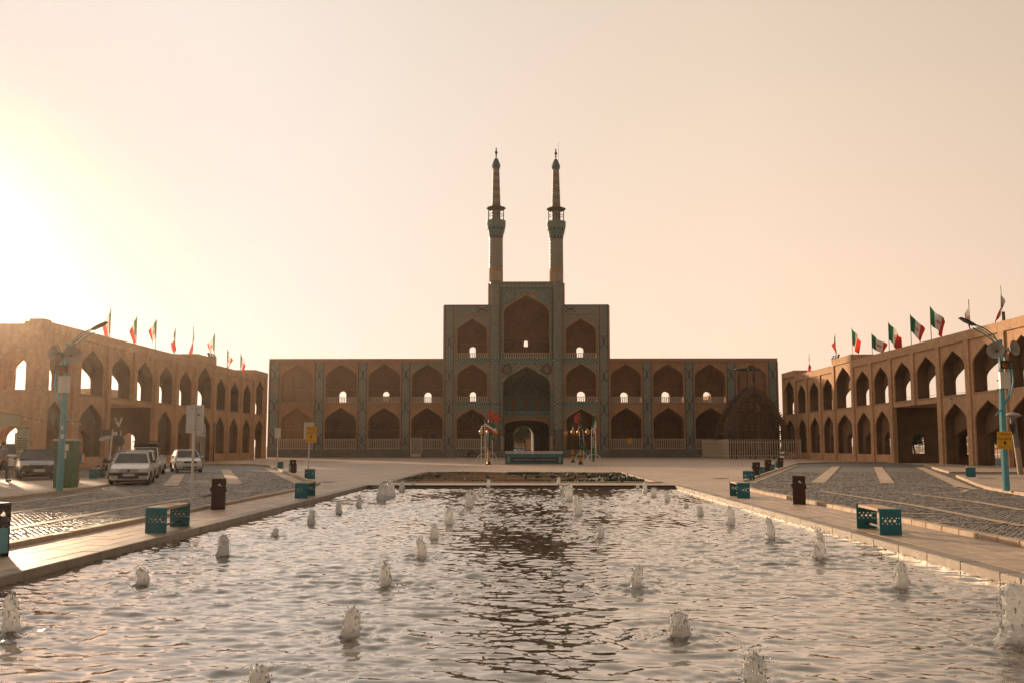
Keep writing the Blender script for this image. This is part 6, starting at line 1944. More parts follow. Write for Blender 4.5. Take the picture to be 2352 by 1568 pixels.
# power line and pole behind the sunlit arcade
pw = thing('power_pole', 'dark utility pole with crossarms seen through the upper arch', 'utility pole', (onY(2322, 900, 92)[0], 92, 0))
X, _ = onY(2322, 900, 92)
MB().tube([(X, 92, 0), (X - .3, 92, 14)], [.18, .12], 8).build('pole', MAT['bark'], pw)
for y in (873, 893):
    z = onY(2330, y, 92)[1]; rod('crossarm', MAT['iron'], (X - 1.2, 92, z), (X + 2.5, 92, z), .12, pw)
for k in range(3):
    z = onY(2200, 872 + 9 * k, 100)[1]
    o = thing('power_cable', 'thin power cable behind the upper sunlit arches, %s from the top' % ORD[k], 'cable', (60, 100, z), group='power cables')
    MB().tube([(60, 84 - 30, z + 1.6), (58, 100, z), (56, 150, z + .6)], .022, 4).build('cable', MAT['iron'], o)

# ================================================================ banner barrier, flag stands, lamp standards
Yb = 93.0
bx0, bx1 = onY(1161.3, 1050, Yb)[0], onY(1292.6, 1050, Yb)[0]
bz1 = onY(1209, 1041.5, Yb)[1]
bb = thing('banner_platform', 'long dark teal banner box with white Persian lettering before the gateway', 'banner stand', ((bx0 + bx1) / 2, Yb, 0))
MB().box(bx0, bx1, Yb, Yb + 1.4, .05, bz1).build('panel', MAT['teal_metal'], bb)
MB().box(bx0 - .03, bx1 + .03, Yb - .03, Yb + 1.43, 0, .05).build('base_rail', MAT['grey'], bb)
for q in (bx0 - .03, bx1 - .01): MB().box(q, q + .05, Yb - .02, Yb - .002, .05, bz1 + .02).build('edge_trim', MAT['black'], bb)
MB().box(bx0 + .5, bx1 - .5, Yb - .012, Yb - .004, .22, .66).build('text_field', MAT['navy'], bb)
lettering('lettering', fa('گلزار ۸ شهید گمنام ۸ سال دفاع مقدس - ۲ دی روز حماسه آفرینی مردم دارالعباده یزد'.replace('۸', '۸')), facing_cam((bx0 + bx1) / 2, Yb - .02, .44), (bx1 - bx0) * .76, .2, MAT['white'], bb, off=.012)
for q in (bx0 + .27, bx1 - .27):
    MB().box(q - .09, q + .09, Yb - .015, Yb - .005, .24, .66).box(q - .045, q + .045, Yb - .016, Yb - .006, .16, .74).build('tulip_mark', MAT['pale_rib'], bb)
for k in range(3):
    z = bz1 + .06 + k * .085
    for yy in (Yb + .02, Yb + 1.36):
        MB().tube([(bx0, yy, z), (bx1, yy, z)], .028, 6).build('top_rail', MAT['white_metal'], bb, smooth=True)
    MB().tube([(bx0, Yb, z), (bx0, Yb + 1.38, z)], .028, 6).build('top_rail', MAT['white_metal'], bb)
for k in range(5):
    x = bx0 + (bx1 - bx0) * k / 4
    bar('rail_post', MAT['grey'], x - .02, x + .02, Yb, Yb + .04, bz1 - .02, bz1 + .26, bb)

def cloth_patch(t, name, P0, du, dv, mat, seed, nu=10, nv=8, amp=.08):
    """a hanging, folded piece of cloth: P0 top at the pole, du along the fly, dv along the hoist"""
    P0, du, dv = Vector(P0), Vector(du), Vector(dv)
    mb = MB(); vs = []
    for i in range(nu + 1):
        for j in range(nv + 1):
            u, v = i / nu, j / nv
            p = P0 + du * u + dv * v * (1 - .35 * u)
            p += Vector((amp * .5 * math.sin(6 * u + seed + 3 * v), amp * 2 * math.sin(5 * u + seed * 2 + 2 * v) * (.3 + u), amp * math.sin(4 * v + seed) * u))
            vs.append(p)
    mb.add(vs, [(i * (nv + 1) + j, i * (nv + 1) + j + 1, (i + 1) * (nv + 1) + j + 1, (i + 1) * (nv + 1) + j) for i in range(nu) for j in range(nv)])
    return mb.build(name, mat, t, smooth='all')
def tricolour(name, cols, vertical=True):
    pass
def standard(xd, yd, label, arms, flags):
    p = at(xd, yd)
    x, y = p.x, p.y
    t = thing('lamp_standard', label, 'lamp post', (x, y, 0), group='black and gold lamp standards')
    L = lambda prof, name, m, n=12: MB().lathe(prof, n, (x, y)).build(name, MAT[m], t, smooth=True)
    L([(.26, 0), (.26, .05), (.19, .12), (.16, .2), (.16, .28)], 'foot', 'black', 8)
    L([(.15, .28), (.15, .70)], 'lower_sleeve', 'gold', 8)
    L([(.165, .70), (.165, .80), (.13, .82)], 'collar', 'black', 8)
    L([(.13, .82), (.15, .92), (.12, 1.05), (.11, 1.22), (.13, 1.26), (.09, 1.32)], 'baluster', 'gold')
    L([(.075, 1.30), (.07, 3.85), (.03, 3.95), (.05, 4.0), (.01, 4.12)], 'shaft', 'black')
    for k, a in enumerate(arms):
        c, s = math.cos(a), math.sin(a)
        P = [(x + c * .07, y + s * .07, 3.0)] + [(x + c * (.35 - .31 * math.cos(q)) , y + s * (.35 - .31 * math.cos(q)), 3.35 + .32 * math.sin(q)) for q in [math.pi * i / 8 for i in range(9)]]
        P = [(x + c * .07, y + s * .07, 3.05), (x + c * .10, y + s * .10, 3.35), (x + c * .2, y + s * .2, 3.58), (x + c * .38, y + s * .38, 3.68), (x + c * .55, y + s * .55, 3.60), (x + c * .66, y + s * .66, 3.42), (x + c * .68, y + s * .68, 3.3)]
        arm = MB().tube(P, .032, 6).build('lamp_arm', MAT['black'], t, smooth=True)
        gx, gy = x + c * .68, y + s * .68
        MB().lathe([(.02, 3.34), (.045, 3.26), (.10, 3.18), (.19, 3.05), (.205, 2.93), (.19, 2.84), (.17, 2.82), (.16, 2.76), (.02, 2.76)], 14, (gx, gy)).build('lamp_globe', MAT['gold'], arm, smooth=True)
    for f in flags:
        cloth_patch(t, f[0], (x + f[1], y - .06, f[2]), f[3], f[4], MAT[f[5]], f[6])
        if len(f) > 7:
            mb = MB(); rr = random.Random(f[6]); 
            P0, du, dv = Vector((x + f[1], y - .12, f[2])), Vector(f[3]), Vector(f[4])
            for k in range(6):
                u, v = .2 + .5 * rr.random(), .15 + .6 * rr.random()
                c_ = P0 + du * u + dv * v; c_.y -= .2
                mb.tube([c_, c_ + Vector((.07, 0, .08)), c_ + Vector((.15, 0, -.04))], .022, 4)
            mb.build('script', MAT['gold'], t)
    return t
standard(1122.5, 1066.4, 'black and gold lamp standard flying a red flag beside the banner box', (R(185), R(-5), R(95)),
         [('red_flag', .02, 5.0, (.95, -.1, -.62), (0, 0, -.85), 'red_cloth', 1, 1), ('green_flag', .1, 4.2, (.35, .1, -.5), (0, 0, -1.6), 'green_cloth', 2, 1), ('dark_flag', .1, 2.95, (.8, 0, -.65), (0, 0, -.6), 'green_cloth', 4, 1)])
standard(1316, 1061.5, 'slimmer black and gold lamp standard standing further back on the sunny side', (R(180), R(5)), [])
standard(1333.5, 1065.7, 'black and gold lamp standard with dark green flags, sunny side of banner box', (R(182), R(3), R(100)),
         [('red_flag', -.05, 4.8, (-.5, 0, -.3), (.05, 0, -1.1), 'red_cloth', 3), ('green_flag', .0, 4.95, (.15, .1, -.9), (-.15, 0, -1.4), 'green_cloth', 5, 1), ('dark_flag', .15, 2.6, (.35, .0, -1.0), (0, 0, -1.0), 'green_cloth', 7, 1)])
for tname in ():
    pass
def flag_stand(xd, yd, label, flagspec=None, sc=1.0, green=False):
    p = at(xd, yd); x, y = p.x, p.y
    t = thing('flag_stand', label, 'flag stand', (x, y, 0), group='white rocket-shaped flag stands')
    H = 3.55 * sc
    for sx in (-1, 1):
        for sy in (-1, 1):
            MB().tube([(x + sx * .20, y + sy * .20, .0), (x + sx * .20, y + sy * .20, H * .70), (x + sx * .16, y + sy * .16, H * .88), (x + sx * .03, y + sy * .03, H)], .028, 6).build('upright', MAT['white_metal'], t, smooth=True)
            MB().tube([(x + sx * .2, y + sy * .2, .95)] + [(x + sx * (.2 + .5 * math.sin(a)), y + sy * .2, .95 * math.cos(a)) for a in [math.pi / 2 * k / 6 for k in range(1, 7)]], .028, 6).build('leg_hoop', MAT['white_metal'], t, smooth=True)
    for z in (.95, H * .45, H * .70):
        MB().tube([(x - .2, y - .2, z), (x + .2, y - .2, z), (x + .2, y + .2, z), (x - .2, y + .2, z), (x - .2, y - .2, z)], .02, 5).build('ring', MAT['white_metal'], t)
    if green:
        MB().box(x - .13, x + .02, y - .19, y - .18, .3, 1.7).build('banner_strip', MAT['green_cloth'], t)
        MB().box(x - .13, x + .02, y - .19, y - .18, 1.72, 2.5).build('picture_strip', MAT['banner_cloth'], t)
    if flagspec:
        rod('pole', MAT['white_metal'], (x + flagspec[0], y, H * .3), (x + flagspec[0], y, flagspec[1] + .1), .035, t)
        P0 = Vector((x + flagspec[0], y, flagspec[1])); du, dv = Vector(flagspec[2]), Vector(flagspec[3])
        for k, m in enumerate(('green_cloth', 'white', 'red_cloth')):
            cloth_patch(t, 'flag_stripe', P0 + dv * (k / 3), du, dv / 3, MAT[m], 2.0, 8, 3, .05)
    return t
flag_stand(1110.5, 1068.0, 'white rocket-shaped flag stand with a tricolour blowing out beside the red-flag lamp', (.1, 3.95, (.95, -.1, -.62), (.05, 0, -.72)))
flag_stand(1126.5, 1060.5, 'empty white rocket-shaped stand just behind the red-flag lamp standard')
flag_stand(1336.5, 1060.0, 'empty white rocket-shaped stand behind the lamp with dark green flags')
flag_stand(1364, 1067.0, 'white rocket-shaped flag stand with a limp tricolour and green strip', (.12, 4.55, (-.28, -.1, -.9), (.25, 0, -1.7)), green=True)
# yellow notice on the facade fence
nt_ = thing('fence_notice', 'small yellow notice fixed to the facade fence on the sunny side', 'notice', (onY(1446, 1015, YF - .3)[0], YF - .3, 1.5))
X0, X1 = onY(1441.3, 1015, YF - .3)[0], onY(1451.5, 1015, YF - .3)[0]
pan = MB().box(X0, X1, YF - .22, YF - .19, onY(1446, 1017, YF)[1], onY(1446, 1005, YF)[1]).build('plate', MAT['yellow'], nt_)
zc = onY(1446, 1008, YF)[1]
lettering('lettering', fa('نمایشگاه'), facing_cam((X0 + X1) / 2, YF - .24, zc), .42, .14, MAT['ink'], nt_)
lettering('lettering', fa('مارهای زنده'), facing_cam((X0 + X1) / 2, YF - .24, zc - .24), .5, .15, MAT['ink'], nt_)

# low iron frame in the planted bed
pf = at(1202, 1108)
lf = thing('bed_frame', 'low dark iron frame with a thick top bar in the planted bed', 'metal frame', (pf.x, pf.y, 0))
x0, x1 = at(1161, 1108).x, at(1245, 1108).x
MB().tube([(x0, pf.y + 1.2, -.03), (x0, pf.y + 1.2, .42), (x0 + .05, pf.y + 1.2, .46), (x1 - .05, pf.y + 1.2, .46), (x1, pf.y + 1.2, .42), (x1, pf.y + 1.2, -.03)], .022, 6).build('hoop', MAT['cabinet'], lf)
MB().box(x0 + .1, x1 - .1, pf.y + 1.15, pf.y + 1.25, .36, .45).build('top_bar', MAT['black'], lf)
MB().box(x0, x1, pf.y + 1.17, pf.y + 1.23, -.03, .04).build('bottom_bar', MAT['iron'], lf)

# manhole covers and a drain grate in the paving
for k, (xd, yd, z, lab) in enumerate(((755, 1106, .003, 'dark round manhole cover by the shady corner of the pool'), (1655, 1098, .003, 'dark round manhole cover before the first bench of the sunny kerb'), (2265, 1104, .134, 'dark manhole cover in the paved island by the turquoise post'))):
    p = at(xd, yd)
    o = MB().lathe([(.34, z + .004), (.42, z + .008), (.44, z)], 24, (0, 0)).add([(.34 * math.cos(a), .34 * math.sin(a), z + .006) for a in [2 * math.pi * q / 24 for q in range(24)]], [tuple(range(24))])
    for q in range(5): o.box(-.25, .25, -.24 + q * .1, -.19 + q * .1, z + .007, z + .013)
    o = o.build('manhole_cover', MAT['iron']); o.location = (p.x, p.y, 0); o.rotation_euler = (0, 0, k * .7)
    tag(o, lab, 'manhole cover', 'manhole covers')

# ================================================================ pigeons
def make_pigeon():
    mb = MB()
    n = 8
    prof = [(-.17, .012, .0), (-.12, .03, .005), (-.06, .055, .01), (.0, .065, .015), (.06, .055, .03), (.10, .035, .06), (.12, .026, .10), (.14, .032, .125), (.165, .02, .125), (.19, .004, .118)]
    vs = []
    for x, r, z in prof:
        for k in range(n):
            a = 2 * math.pi * k / n
            vs.append((x, r * math.cos(a) * .9, .11 + z + r * math.sin(a)))
    mb.add(vs, [(i * n + k, i * n + (k + 1) % n, (i + 1) * n + (k + 1) % n, (i + 1) * n + k) for i in range(len(prof) - 1) for k in range(n)])
    mb.add([(-.12, -.035, .12), (-.12, .035, .12), (-.27, .03, .09), (-.27, -.03, .09)], [(0, 1, 2, 3)])
    for s in (-1, 1): mb.tube([(.0, s * .025, .06), (.01, s * .025, .0), (.04, s * .025, .0)], .007, 4)
    return mb.mesh('pigeon', MAT['bird'], 'all')
pig = make_pigeon()
def zr(x, y): return ((1340 + x / 1.656) / 1.7415, (1830 + y / 1.656) / 1.7415)
spots = [(682, 137, 'between the first edgings at the parked-car end of the bed'), (1010, 146, 'just before the low iron frame'), (1262, 152, 'inside the low iron frame'), (1345, 146, 'at the sunny leg of the low iron frame'),
         (1442, 143, 'just past the low iron frame'), (1545, 134, 'in the middle of the sunny half of the bed'), (1590, 142, 'second in the sunny half of the bed'), (1680, 143, 'third in the sunny half of the bed'),
         (1826, 143, 'near the sunny end of the bed'), (1945, 145, 'at the very sunny end of the bed'), (1900, 171, 'on the stone edge between bed and pool')]
for k, (x, y, w) in enumerate(spots):
    p = at(*zr(x, y), .0)
    o = link_mesh('pigeon', pig); o.location = (p.x, p.y, .0 if y < 160 else .0); o.rotation_euler = (0, 0, k * 2.3)
    o.scale = (1.25,) * 3
    tag(o, 'small dark pigeon ' + w, 'pigeon', 'pigeons on the planted bed')

# ================================================================ fountain jets
def jet_mesh(seed, r0=.15, lean=.0):
    """a column of froth: many drawn-out blobs of foam packed along a ragged cone"""
    q = np.random.default_rng(seed)
    ico_v = []
    ph = (1 + 5 ** .5) / 2
    for s1 in (-1, 1):
        for s2 in (-1, 1):
            ico_v += [(0, s1, s2 * ph), (s1, s2 * ph, 0), (s2 * ph, 0, s1)]
    ico_v = np.array(ico_v, float); ico_v /= np.linalg.norm(ico_v[0])
    D = np.linalg.norm(ico_v[:, None] - ico_v[None], axis=2); e = D[D > .1].min() * 1.05
    F = [(i, j, k) for i in range(12) for j in range(i + 1, 12) for k in range(j + 1, 12) if D[i, j] < e and D[j, k] < e and D[i, k] < e]
    # ragged core
    nr, na = 60, 52
    p8 = q.random((9, 3)) * 6.28
    cut = .74 + .12 * q.random()
    V = []; FF = []; MI = []
    for i in range(nr + 1):
        t = i / nr
        r = r0 * (1.12 - .40 * t) * (1.0 if t < cut else math.sqrt(max(0, 1 - ((t - cut) / (1 - cut)) ** 2)))
        r *= 1 + .6 * math.exp(-t * 15)
        for k in range(na):
            a = 2 * math.pi * k / na
            d = 0
            for m in range(9):
                f = 1.55 ** m * .8
                d += math.sin(f * 2.2 * math.cos(a) + p8[m, 0] + f * 3.4 * t) * math.sin(f * 2.2 * math.sin(a) + p8[m, 1] + f * 2.3 * t) * .26 / (1.30 ** m)
            rr = r * max(.6, 1 + .40 * d)
            V.append((rr * math.cos(a) + lean * t + .03 * math.sin(5 * t + p8[1, 2]), rr * math.sin(a), t * (1 + .16 * d * t) * .96))
    FF = [(i * na + k, i * na + (k + 1) % na, (i + 1) * na + (k + 1) % na, (i + 1) * na + k) for i in range(nr) for k in range(na)]
    MI = [0] * len(FF)
    # flung drops and strands round it
    for k in range(70):
        t = q.random() ** .8 * 1.06
        w = r0 * (1.08 - .42 * min(t, 1)) * (1 + .6 * math.exp(-t * 15))
        a = q.uniform(0, 6.283); rr = w * q.uniform(1.02, 1.35) * (1 if t < .9 else .6)
        c = np.array([rr * math.cos(a) + lean * t, rr * math.sin(a), t])
        s_ = q.uniform(.005, .013)
        P = ico_v * np.array([s_, s_, s_ * q.uniform(1.2, 3.4) * 1.7]) + c
        b0 = len(V); V.extend(P.tolist()); FF.extend([(i + b0, j + b0, m + b0) for i, j, m in F]); MI.extend([0] * len(F))
    me = bpy.data.meshes.new('jet_column'); me.from_pydata(V, [], FF)
    me.polygons.foreach_set('use_smooth', [True] * len(FF)); me.materials.append(MAT['foam']); me.materials.append(MAT['spray']); me.polygons.foreach_set('material_index', MI); me.update()
    return me
def drops_mesh(seed, n=110):
    q = random.Random(seed); mb = MB()
    for k in range(n):
        a = q.uniform(0, 6.28); t = q.random()
        r = .12 + q.random() ** 2 * .26; z = q.uniform(.02, 1.12) * (1 - .35 * (r - .12) / .26)
        s = q.uniform(.005, .017)
        mb.add([(r * math.cos(a) + s, r * math.sin(a), z), (r * math.cos(a) - s, r * math.sin(a), z), (r * math.cos(a), r * math.sin(a) + s, z), (r * math.cos(a), r * math.sin(a) - s, z), (r * math.cos(a), r * math.sin(a), z + s * 1.5), (r * math.cos(a), r * math.sin(a), z - s * 1.5)],
               [(0, 2, 4), (2, 1, 4), (1, 3, 4), (3, 0, 4), (2, 0, 5), (1, 2, 5), (3, 1, 5), (0, 3, 5)])
    for k in range(110):       # churned foam and bubbles at the foot
        a = q.uniform(0, 6.28); r = .16 + q.random() * .42; s = q.uniform(.008, .03) * (1.15 - r)
        x, y = r * math.cos(a), r * math.sin(a)
        mb.add([(x + s, y, .01), (x, y + s, .01), (x - s, y, .01), (x, y - s, .01), (x, y, .01 + s * .8)], [(0, 1, 4), (1, 2, 4), (2, 3, 4), (3, 0, 4)])
    return mb.mesh('splash', MAT['foam'])
jets = [jet_mesh(s, .125 + .012 * (s % 3), .012 * ((s % 5) - 2)) for s in range(7)]
drops = [drops_mesh(s) for s in range(4)]
rowname = {'outer_car': 'row along the shady pool edge', 'inner_car': 'inner row on the parked-car side', 'inner_sun': 'inner row on the sunny side', 'outer_sun': 'row along the sunny pool edge'}
for i, (row, k, x, y, h) in enumerate(jet_pos):
    t = thing('fountain_jet', 'white foaming water jet, %s from the camera in the %s' % (ORD[k], rowname[row]), 'fountain jet', (x, y, WZ), random.uniform(0, 6.28), 'fountain jets in the pool')
    w = min(1.25, max(.62, h / .62)) * random.uniform(.85, 1.08)
    if row == 'outer_car' and k == 7: w *= 1.35
    o = link_mesh('jet_column', jets[i % 7], t, False); o.scale = (w, w, h * .98); o.location = (0, 0, -.02); o['kind'] = 'stuff'
    o = link_mesh('splash', drops[i % 4], t, False); o.scale = (w, w, h); o['kind'] = 'stuff'

# ================================================================ cars
def loft(mb, secs):
    n = len(secs[0]); vs = [p for s in secs for p in s]
    fs = [(i * n + k, i * n + (k + 1) % n, (i + 1) * n + (k + 1) % n, (i + 1) * n + k) for i in range(len(secs) - 1) for k in range(n)]
    fs.append(tuple(range(n - 1, -1, -1))); fs.append(tuple((len(secs) - 1) * n + k for k in range(n)))
    mb.add(vs, fs)
def body_sec(y, w, zl, zh, crown=.03):
    h = zh - zl
    half = [(0, zh + crown), (w * .55, zh + crown * .7), (w * .82, zh), (w * .93, zh - .05), (w * .985, zl + h * .62), (w, zl + h * .42), (w * .985, zl + h * .2), (w * .93, zl + .02), (w * .8, zl)]
    pts = [(x, y, z) for x, z in half] + [(-x, y, z) for x, z in reversed(half[1:])]
    return pts
def make_car(label, x, y, rz, paint, z=.03, L=4.4, W_=1.70, H=1.42, kind='sedan', hood=.93, plate='', rack=False, group='parked cars', grille='bars', dark_bumper=False, name='parked_car'):
    """front bumper at local y = 0, the car extends to +y; faces -y"""
    t = thing(name, label, 'car' if kind != 'van' else 'van', (x, y, z), rz, group)
    w = W_ / 2
    B = lambda mb, n, m, par=t, sm=True: mb.build(n, MAT[m], par, smooth=sm, world=False)
    if kind == 'sedan':
        cow, rf0, rf1, deck = L * .265, L * .415, L * .66, L * .83
        st = [(0, .80, .36, .60), (.04, .90, .25, .68), (.14, .95, .22, .72), (.5, .985, .20, hood - .12), (cow * .8, 1.0, .19, hood - .03), (cow, 1.0, .18, hood), (L * .5, 1.0, .18, hood + .02), (deck, 1.0, .19, hood + .03), (L - .3, .98, .22, hood + .02), (L - .05, .93, .28, hood - .04), (L, .86, .38, hood - .14)]
    elif kind == 'hatch':
        cow, rf0, rf1, deck = L * .26, L * .42, L * .82, L * .965
        st = [(0, .80, .36, .60), (.05, .90, .25, .69), (.15, .95, .22, .74), (.5, .985, .20, hood - .10), (cow, 1.0, .18, hood), (L * .5, 1.0, .18, hood + .02), (L - .25, .98, .2, hood + .02), (L - .04, .93, .26, hood - .02), (L, .86, .36, hood - .12)]
    else:  # van / pickup cab
        cow, rf0, rf1, deck = L * .17, L * .32, L * (.92 if kind == 'van' else .52), L * (.985 if kind == 'van' else .56)
        st = [(0, .82, .40, .66), (.05, .92, .30, .80), (.3, .98, .24, hood - .06), (cow, 1.0, .22, hood), (L * .5, 1.0, .22, hood + .02), (L - .2, .99, .24, hood + .02), (L, .95, .36, hood - .05)]
    mb = MB(); loft(mb, [body_sec(q[0], w * q[1], q[2], q[3]) for q in st]); B(mb, 'body', paint)
    # greenhouse
    zb, zt = hood - .01, H
    bw, tw = w * .94, w * .74
    bot = [(-bw, cow + .02), (bw, cow + .02), (bw, deck), (-bw, deck)]
    top = [(-tw, rf0), (tw, rf0), (tw, rf1), (-tw, rf1)]
    mb = MB()
    ring0 = [(a, b, zb) for a, b in bot]; ring1 = [(a, b, zt - .04) for a, b in top]; ring2 = [(a * .9, b + (.05 if k < 2 else -.05), zt) for k, (a, b) in enumerate(top)]
    mb.add(ring0 + ring1 + ring2, [(0, 1, 5, 4), (1, 2, 6, 5), (2, 3, 7, 6), (3, 0, 4, 7), (4, 5, 9, 8), (5, 6, 10, 9), (6, 7, 11, 10), (7, 4, 8, 11), (8, 9, 10, 11)])
    B(mb, 'roof', paint, sm=False)
    def inset(a, b, c, d, f0, f1, g0, g1, off):
        a, b, c, d = map(Vector, (a, b, c, d))
        P = lambda u, v: (a.lerp(b, u)).lerp(d.lerp(c, u), v)
        n = (b - a).cross(d - a).normalized() * off
        return [P(f0, g0) + n, P(f1, g0) + n, P(f1, g1) + n, P(f0, g1) + n]
    r0, r1 = ring0, ring1
    for nm, q in (('windscreen', inset(r0[0], r0[1], r1[1], r1[0], .045, .955, .06, .96, .012)), ('rear_window', inset(r0[2], r0[3], r1[3], r1[2], .06, .94, .08, .93, .012))):
        mb = MB(); mb.add(q, [(0, 1, 2, 3)]); B(mb, nm, 'glass', sm=False)
    for s in (0, 1):
        a, b, c, d = (r0[1], r0[2], r1[2], r1[1]) if s == 0 else (r0[3], r0[0], r1[0], r1[3])
        for f0, f1 in (((.10, .48), (.53, .90)) if s == 0 else ((.10, .47), (.52, .90))):
            mb = MB(); mb.add(inset(a, b, c, d, f0, f1, .08, .93, .012), [(0, 1, 2, 3)]); B(mb, 'side_window', 'glass', sm=False)
    # interior hints behind the glass are not visible; lamps, grille, bumper, plate
    zl = st[2][3] - .02
    for s in (-1, 1):
        mb = MB(); xo, xi = s * w * .90, s * w * .50
        mb.add([(xi, -.005, zl - .12), (xo, .06, zl - .13), (xo, .10, zl + .03), (xi, .03, zl + .01)], [(0, 1, 2, 3)])
        mb.add([(xo, .06, zl - .13), (s * w * .955, .25, zl - .10), (s * w * .955, .27, zl + .03), (xo, .10, zl + .03)], [(0, 1, 2, 3)])
        B(mb, 'headlight', 'lamp_glass', sm=False)
        B(MB().box(s * w * .66, s * w * .84, -.012, .03, .33, .40), 'fog_light', 'lamp_glass', sm=False)
        B(MB().box(s * (w + .02), s * (w + .17), cow + .15, cow + .23, hood + .02, hood + .14), 'mirror', paint if not dark_bumper else 'black', sm=False)
        B(MB().box(s * w * .62, s * w * .9, L - .008, L + .012, hood - .26, hood - .12), 'tail_light', 'red_cloth', sm=False)
        B(MB().box(s * (w * .985), s * (w + .008), .9, L - .9, .50, .545), 'side_strip', 'black', sm=False)
        B(MB().box(s * (w * .99), s * (w + .004), L * .50, L * .505, .3, hood - .05), 'door_seam', 'black', sm=False)
    if grille == 'bars':
        for k in range(2): B(MB().box(-w * .46, w * .46, -.012, .04, zl - .08 + k * .055, zl - .055 + k * .055), 'grille_bar', paint, sm=False)
        B(MB().box(-w * .46, w * .46, .0, .05, zl - .12, zl + .02), 'grille', 'grey', sm=False)
    else:
        B(MB().box(-w * .46, w * .46, -.006, .05, zl - .12, zl + .01), 'grille', 'black', sm=False)
    mb = MB(); mb.add([(-.05, -.022, zl - .01), (.05, -.022, zl - .01), (.045, -.022, zl - .09), (0, -.022, zl - .13), (-.045, -.022, zl - .09)], [(0, 1, 2, 3, 4)]); B(mb, 'badge', 'iron', sm=False)
    if dark_bumper:
        mb = MB(); mb.box(-w * .94, w * .94, -.03, .12, .42, .56); B(mb, 'bumper_strip', 'black', sm=False)
        mb = MB(); mb.box(-w * .5, w * .5, -.025, .1, .30, .42); B(mb, 'air_intake', 'black', sm=False)
    else:
        mb = MB(); mb.box(-w * .55, w * .55, -.01, .08, .30, .38); B(mb, 'air_intake', 'black', sm=False)
    pl_ = MB().box(-.26, .26, -.05, -.034, .40, .51); pl_ = B(pl_, 'number_plate', 'white', sm=False)
    B(MB().box(-.26, -.22, -.055, -.051, .40, .51), 'plate_band', 'blue', par=pl_, sm=False)
    if plate:
        lettering('plate_text', plate, Matrix.Translation((.02, -.057, .455)) @ Matrix.Rotation(R(90), 4, 'X'), .42, .06, MAT['ink'], pl_, False, .01)
    # wheels
    for yy in (L * .185, L * .79):
        for s in (-1, 1):
            M = Matrix.Translation((s * (w - .09), yy, .295)) @ Matrix.Rotation(R(90), 4, 'Y')
            wh = MB().lathe([(.19, -.095), (.27, -.095), (.295, -.06), (.295, .06), (.27, .095), (.19, .095)], 20).xf(M).build('wheel', MAT['tyre'], t, smooth=True, world=False)
            MB().lathe([(.02, .06 * s), (.12, .075 * s), (.19, .09 * s)], 16).xf(M).build('rim', MAT['rim'], wh, smooth=True, world=False)
            B(MB().lathe([(.335, -.02), (.335, .10 * s), (.30, .10 * s)], 16, a0=0, a1=math.pi).xf(Matrix.Translation((s * (w - .06), yy, .295)) @ Matrix.Rotation(R(90), 4, 'Y') @ Matrix.Rotation(R(90), 4, 'Z')), 'wheel_arch', 'black', sm=False)
    B(MB().box(-w * .86, w * .86, .3, L - .3, .14, .22), 'underbody', 'black', sm=False)
    for s in (-.2, .25):
        mb = MB(); a = Vector(r0[0]).lerp(Vector(r0[1]), .5 + s); b = Vector(r0[0]).lerp(Vector(r0[1]), .5 + s - .28)
        mb.tube([a + Vector((0, -.02, .03)), b + Vector((0, .05, .14))], .009, 4); B(mb, 'wiper', 'black')
    if kind == 'pickup':
        B(MB().box(-w * .93, w * .93, L * .57, L - .08, hood + .005, hood + .02), 'bed_floor', 'black', sm=False)
    if rack:
        zr_ = H + .02
        for yy in (rf0 + .1, rf1 - .1):
            B(MB().tube([(-tw * 1.1, yy, zr_), (tw * 1.1, yy, zr_)], .03, 5), 'rack_bar', 'black')
        for zq in (zr_ + .05, zr_ + .32):
            B(MB().tube([(-tw * 1.25, rf0, zq), (tw * 1.25, rf0, zq), (tw * 1.25, rf1, zq), (-tw * 1.25, rf1, zq), (-tw * 1.25, rf0, zq)], .025, 5), 'rack_rail', 'black')
        for k in range(5):
            for yy in (rf0, rf1):
                xx_ = -tw * 1.25 + tw * 2.5 * k / 4
                B(MB().tube([(xx_, yy, zr_ + .05), (xx_, yy, zr_ + .32)], .02, 5), 'rack_post', 'black')
        B(MB().box(-tw * 1.0, tw * 1.0, rf0 + .1, rf1 - .1, zr_ + .03, zr_ + .2), 'rack_load', 'black', sm=False)
    return t
p = at(294, 1114, .03)
make_car('white sedan with black bumper strip, foremost in the file of parked cars', p.x, p.y, R(17), 'car_white', plate='۷۲ ج ۴۱۳ ۵۲', dark_bumper=True)
d = Vector((math.sin(R(14)), math.cos(R(14)), 0))
make_car('white car parked close behind the front white sedan', onY(312, 1060, 49.8)[0], 49.8, R(16), 'car_white', H=1.47)
make_car('white pickup with a black roof rack, third in the file of parked cars', onY(327, 1060, 57)[0], 57, R(14), 'car_white', kind='pickup', H=1.62, hood=1.02, L=4.6, rack=True)
make_car('silver car mostly hidden beside the rack pickup at the file of parked cars', onY(286, 1060, 58.5)[0], 58.5, R(16), 'car_silver', H=1.44)
p = at(436, 1084.5, .03)
make_car('white hatchback parked alone behind the tall blank road sign', p.x, p.y, R(26), 'car_white', L=3.95, W_=1.62, H=1.45, kind='hatch', plate='۳۴ ب ۹۵۴', grille='mesh')
p = at(88, 1101.5, .13)
make_car('dark grey sedan parked on the pavement beside the visitor board', p.x, p.y, R(29), 'car_grey', z=.13, W_=1.74, H=1.44, plate='۷۴ د ۱۲۵ ۵۷', grille='mesh', dark_bumper=True)
make_car('cream van half hidden behind the walking man and the visitor board', onY(18, 1050, 60)[0], 60, R(20), 'car_white', z=.13, kind='van', L=4.2, H=1.75, hood=1.05)
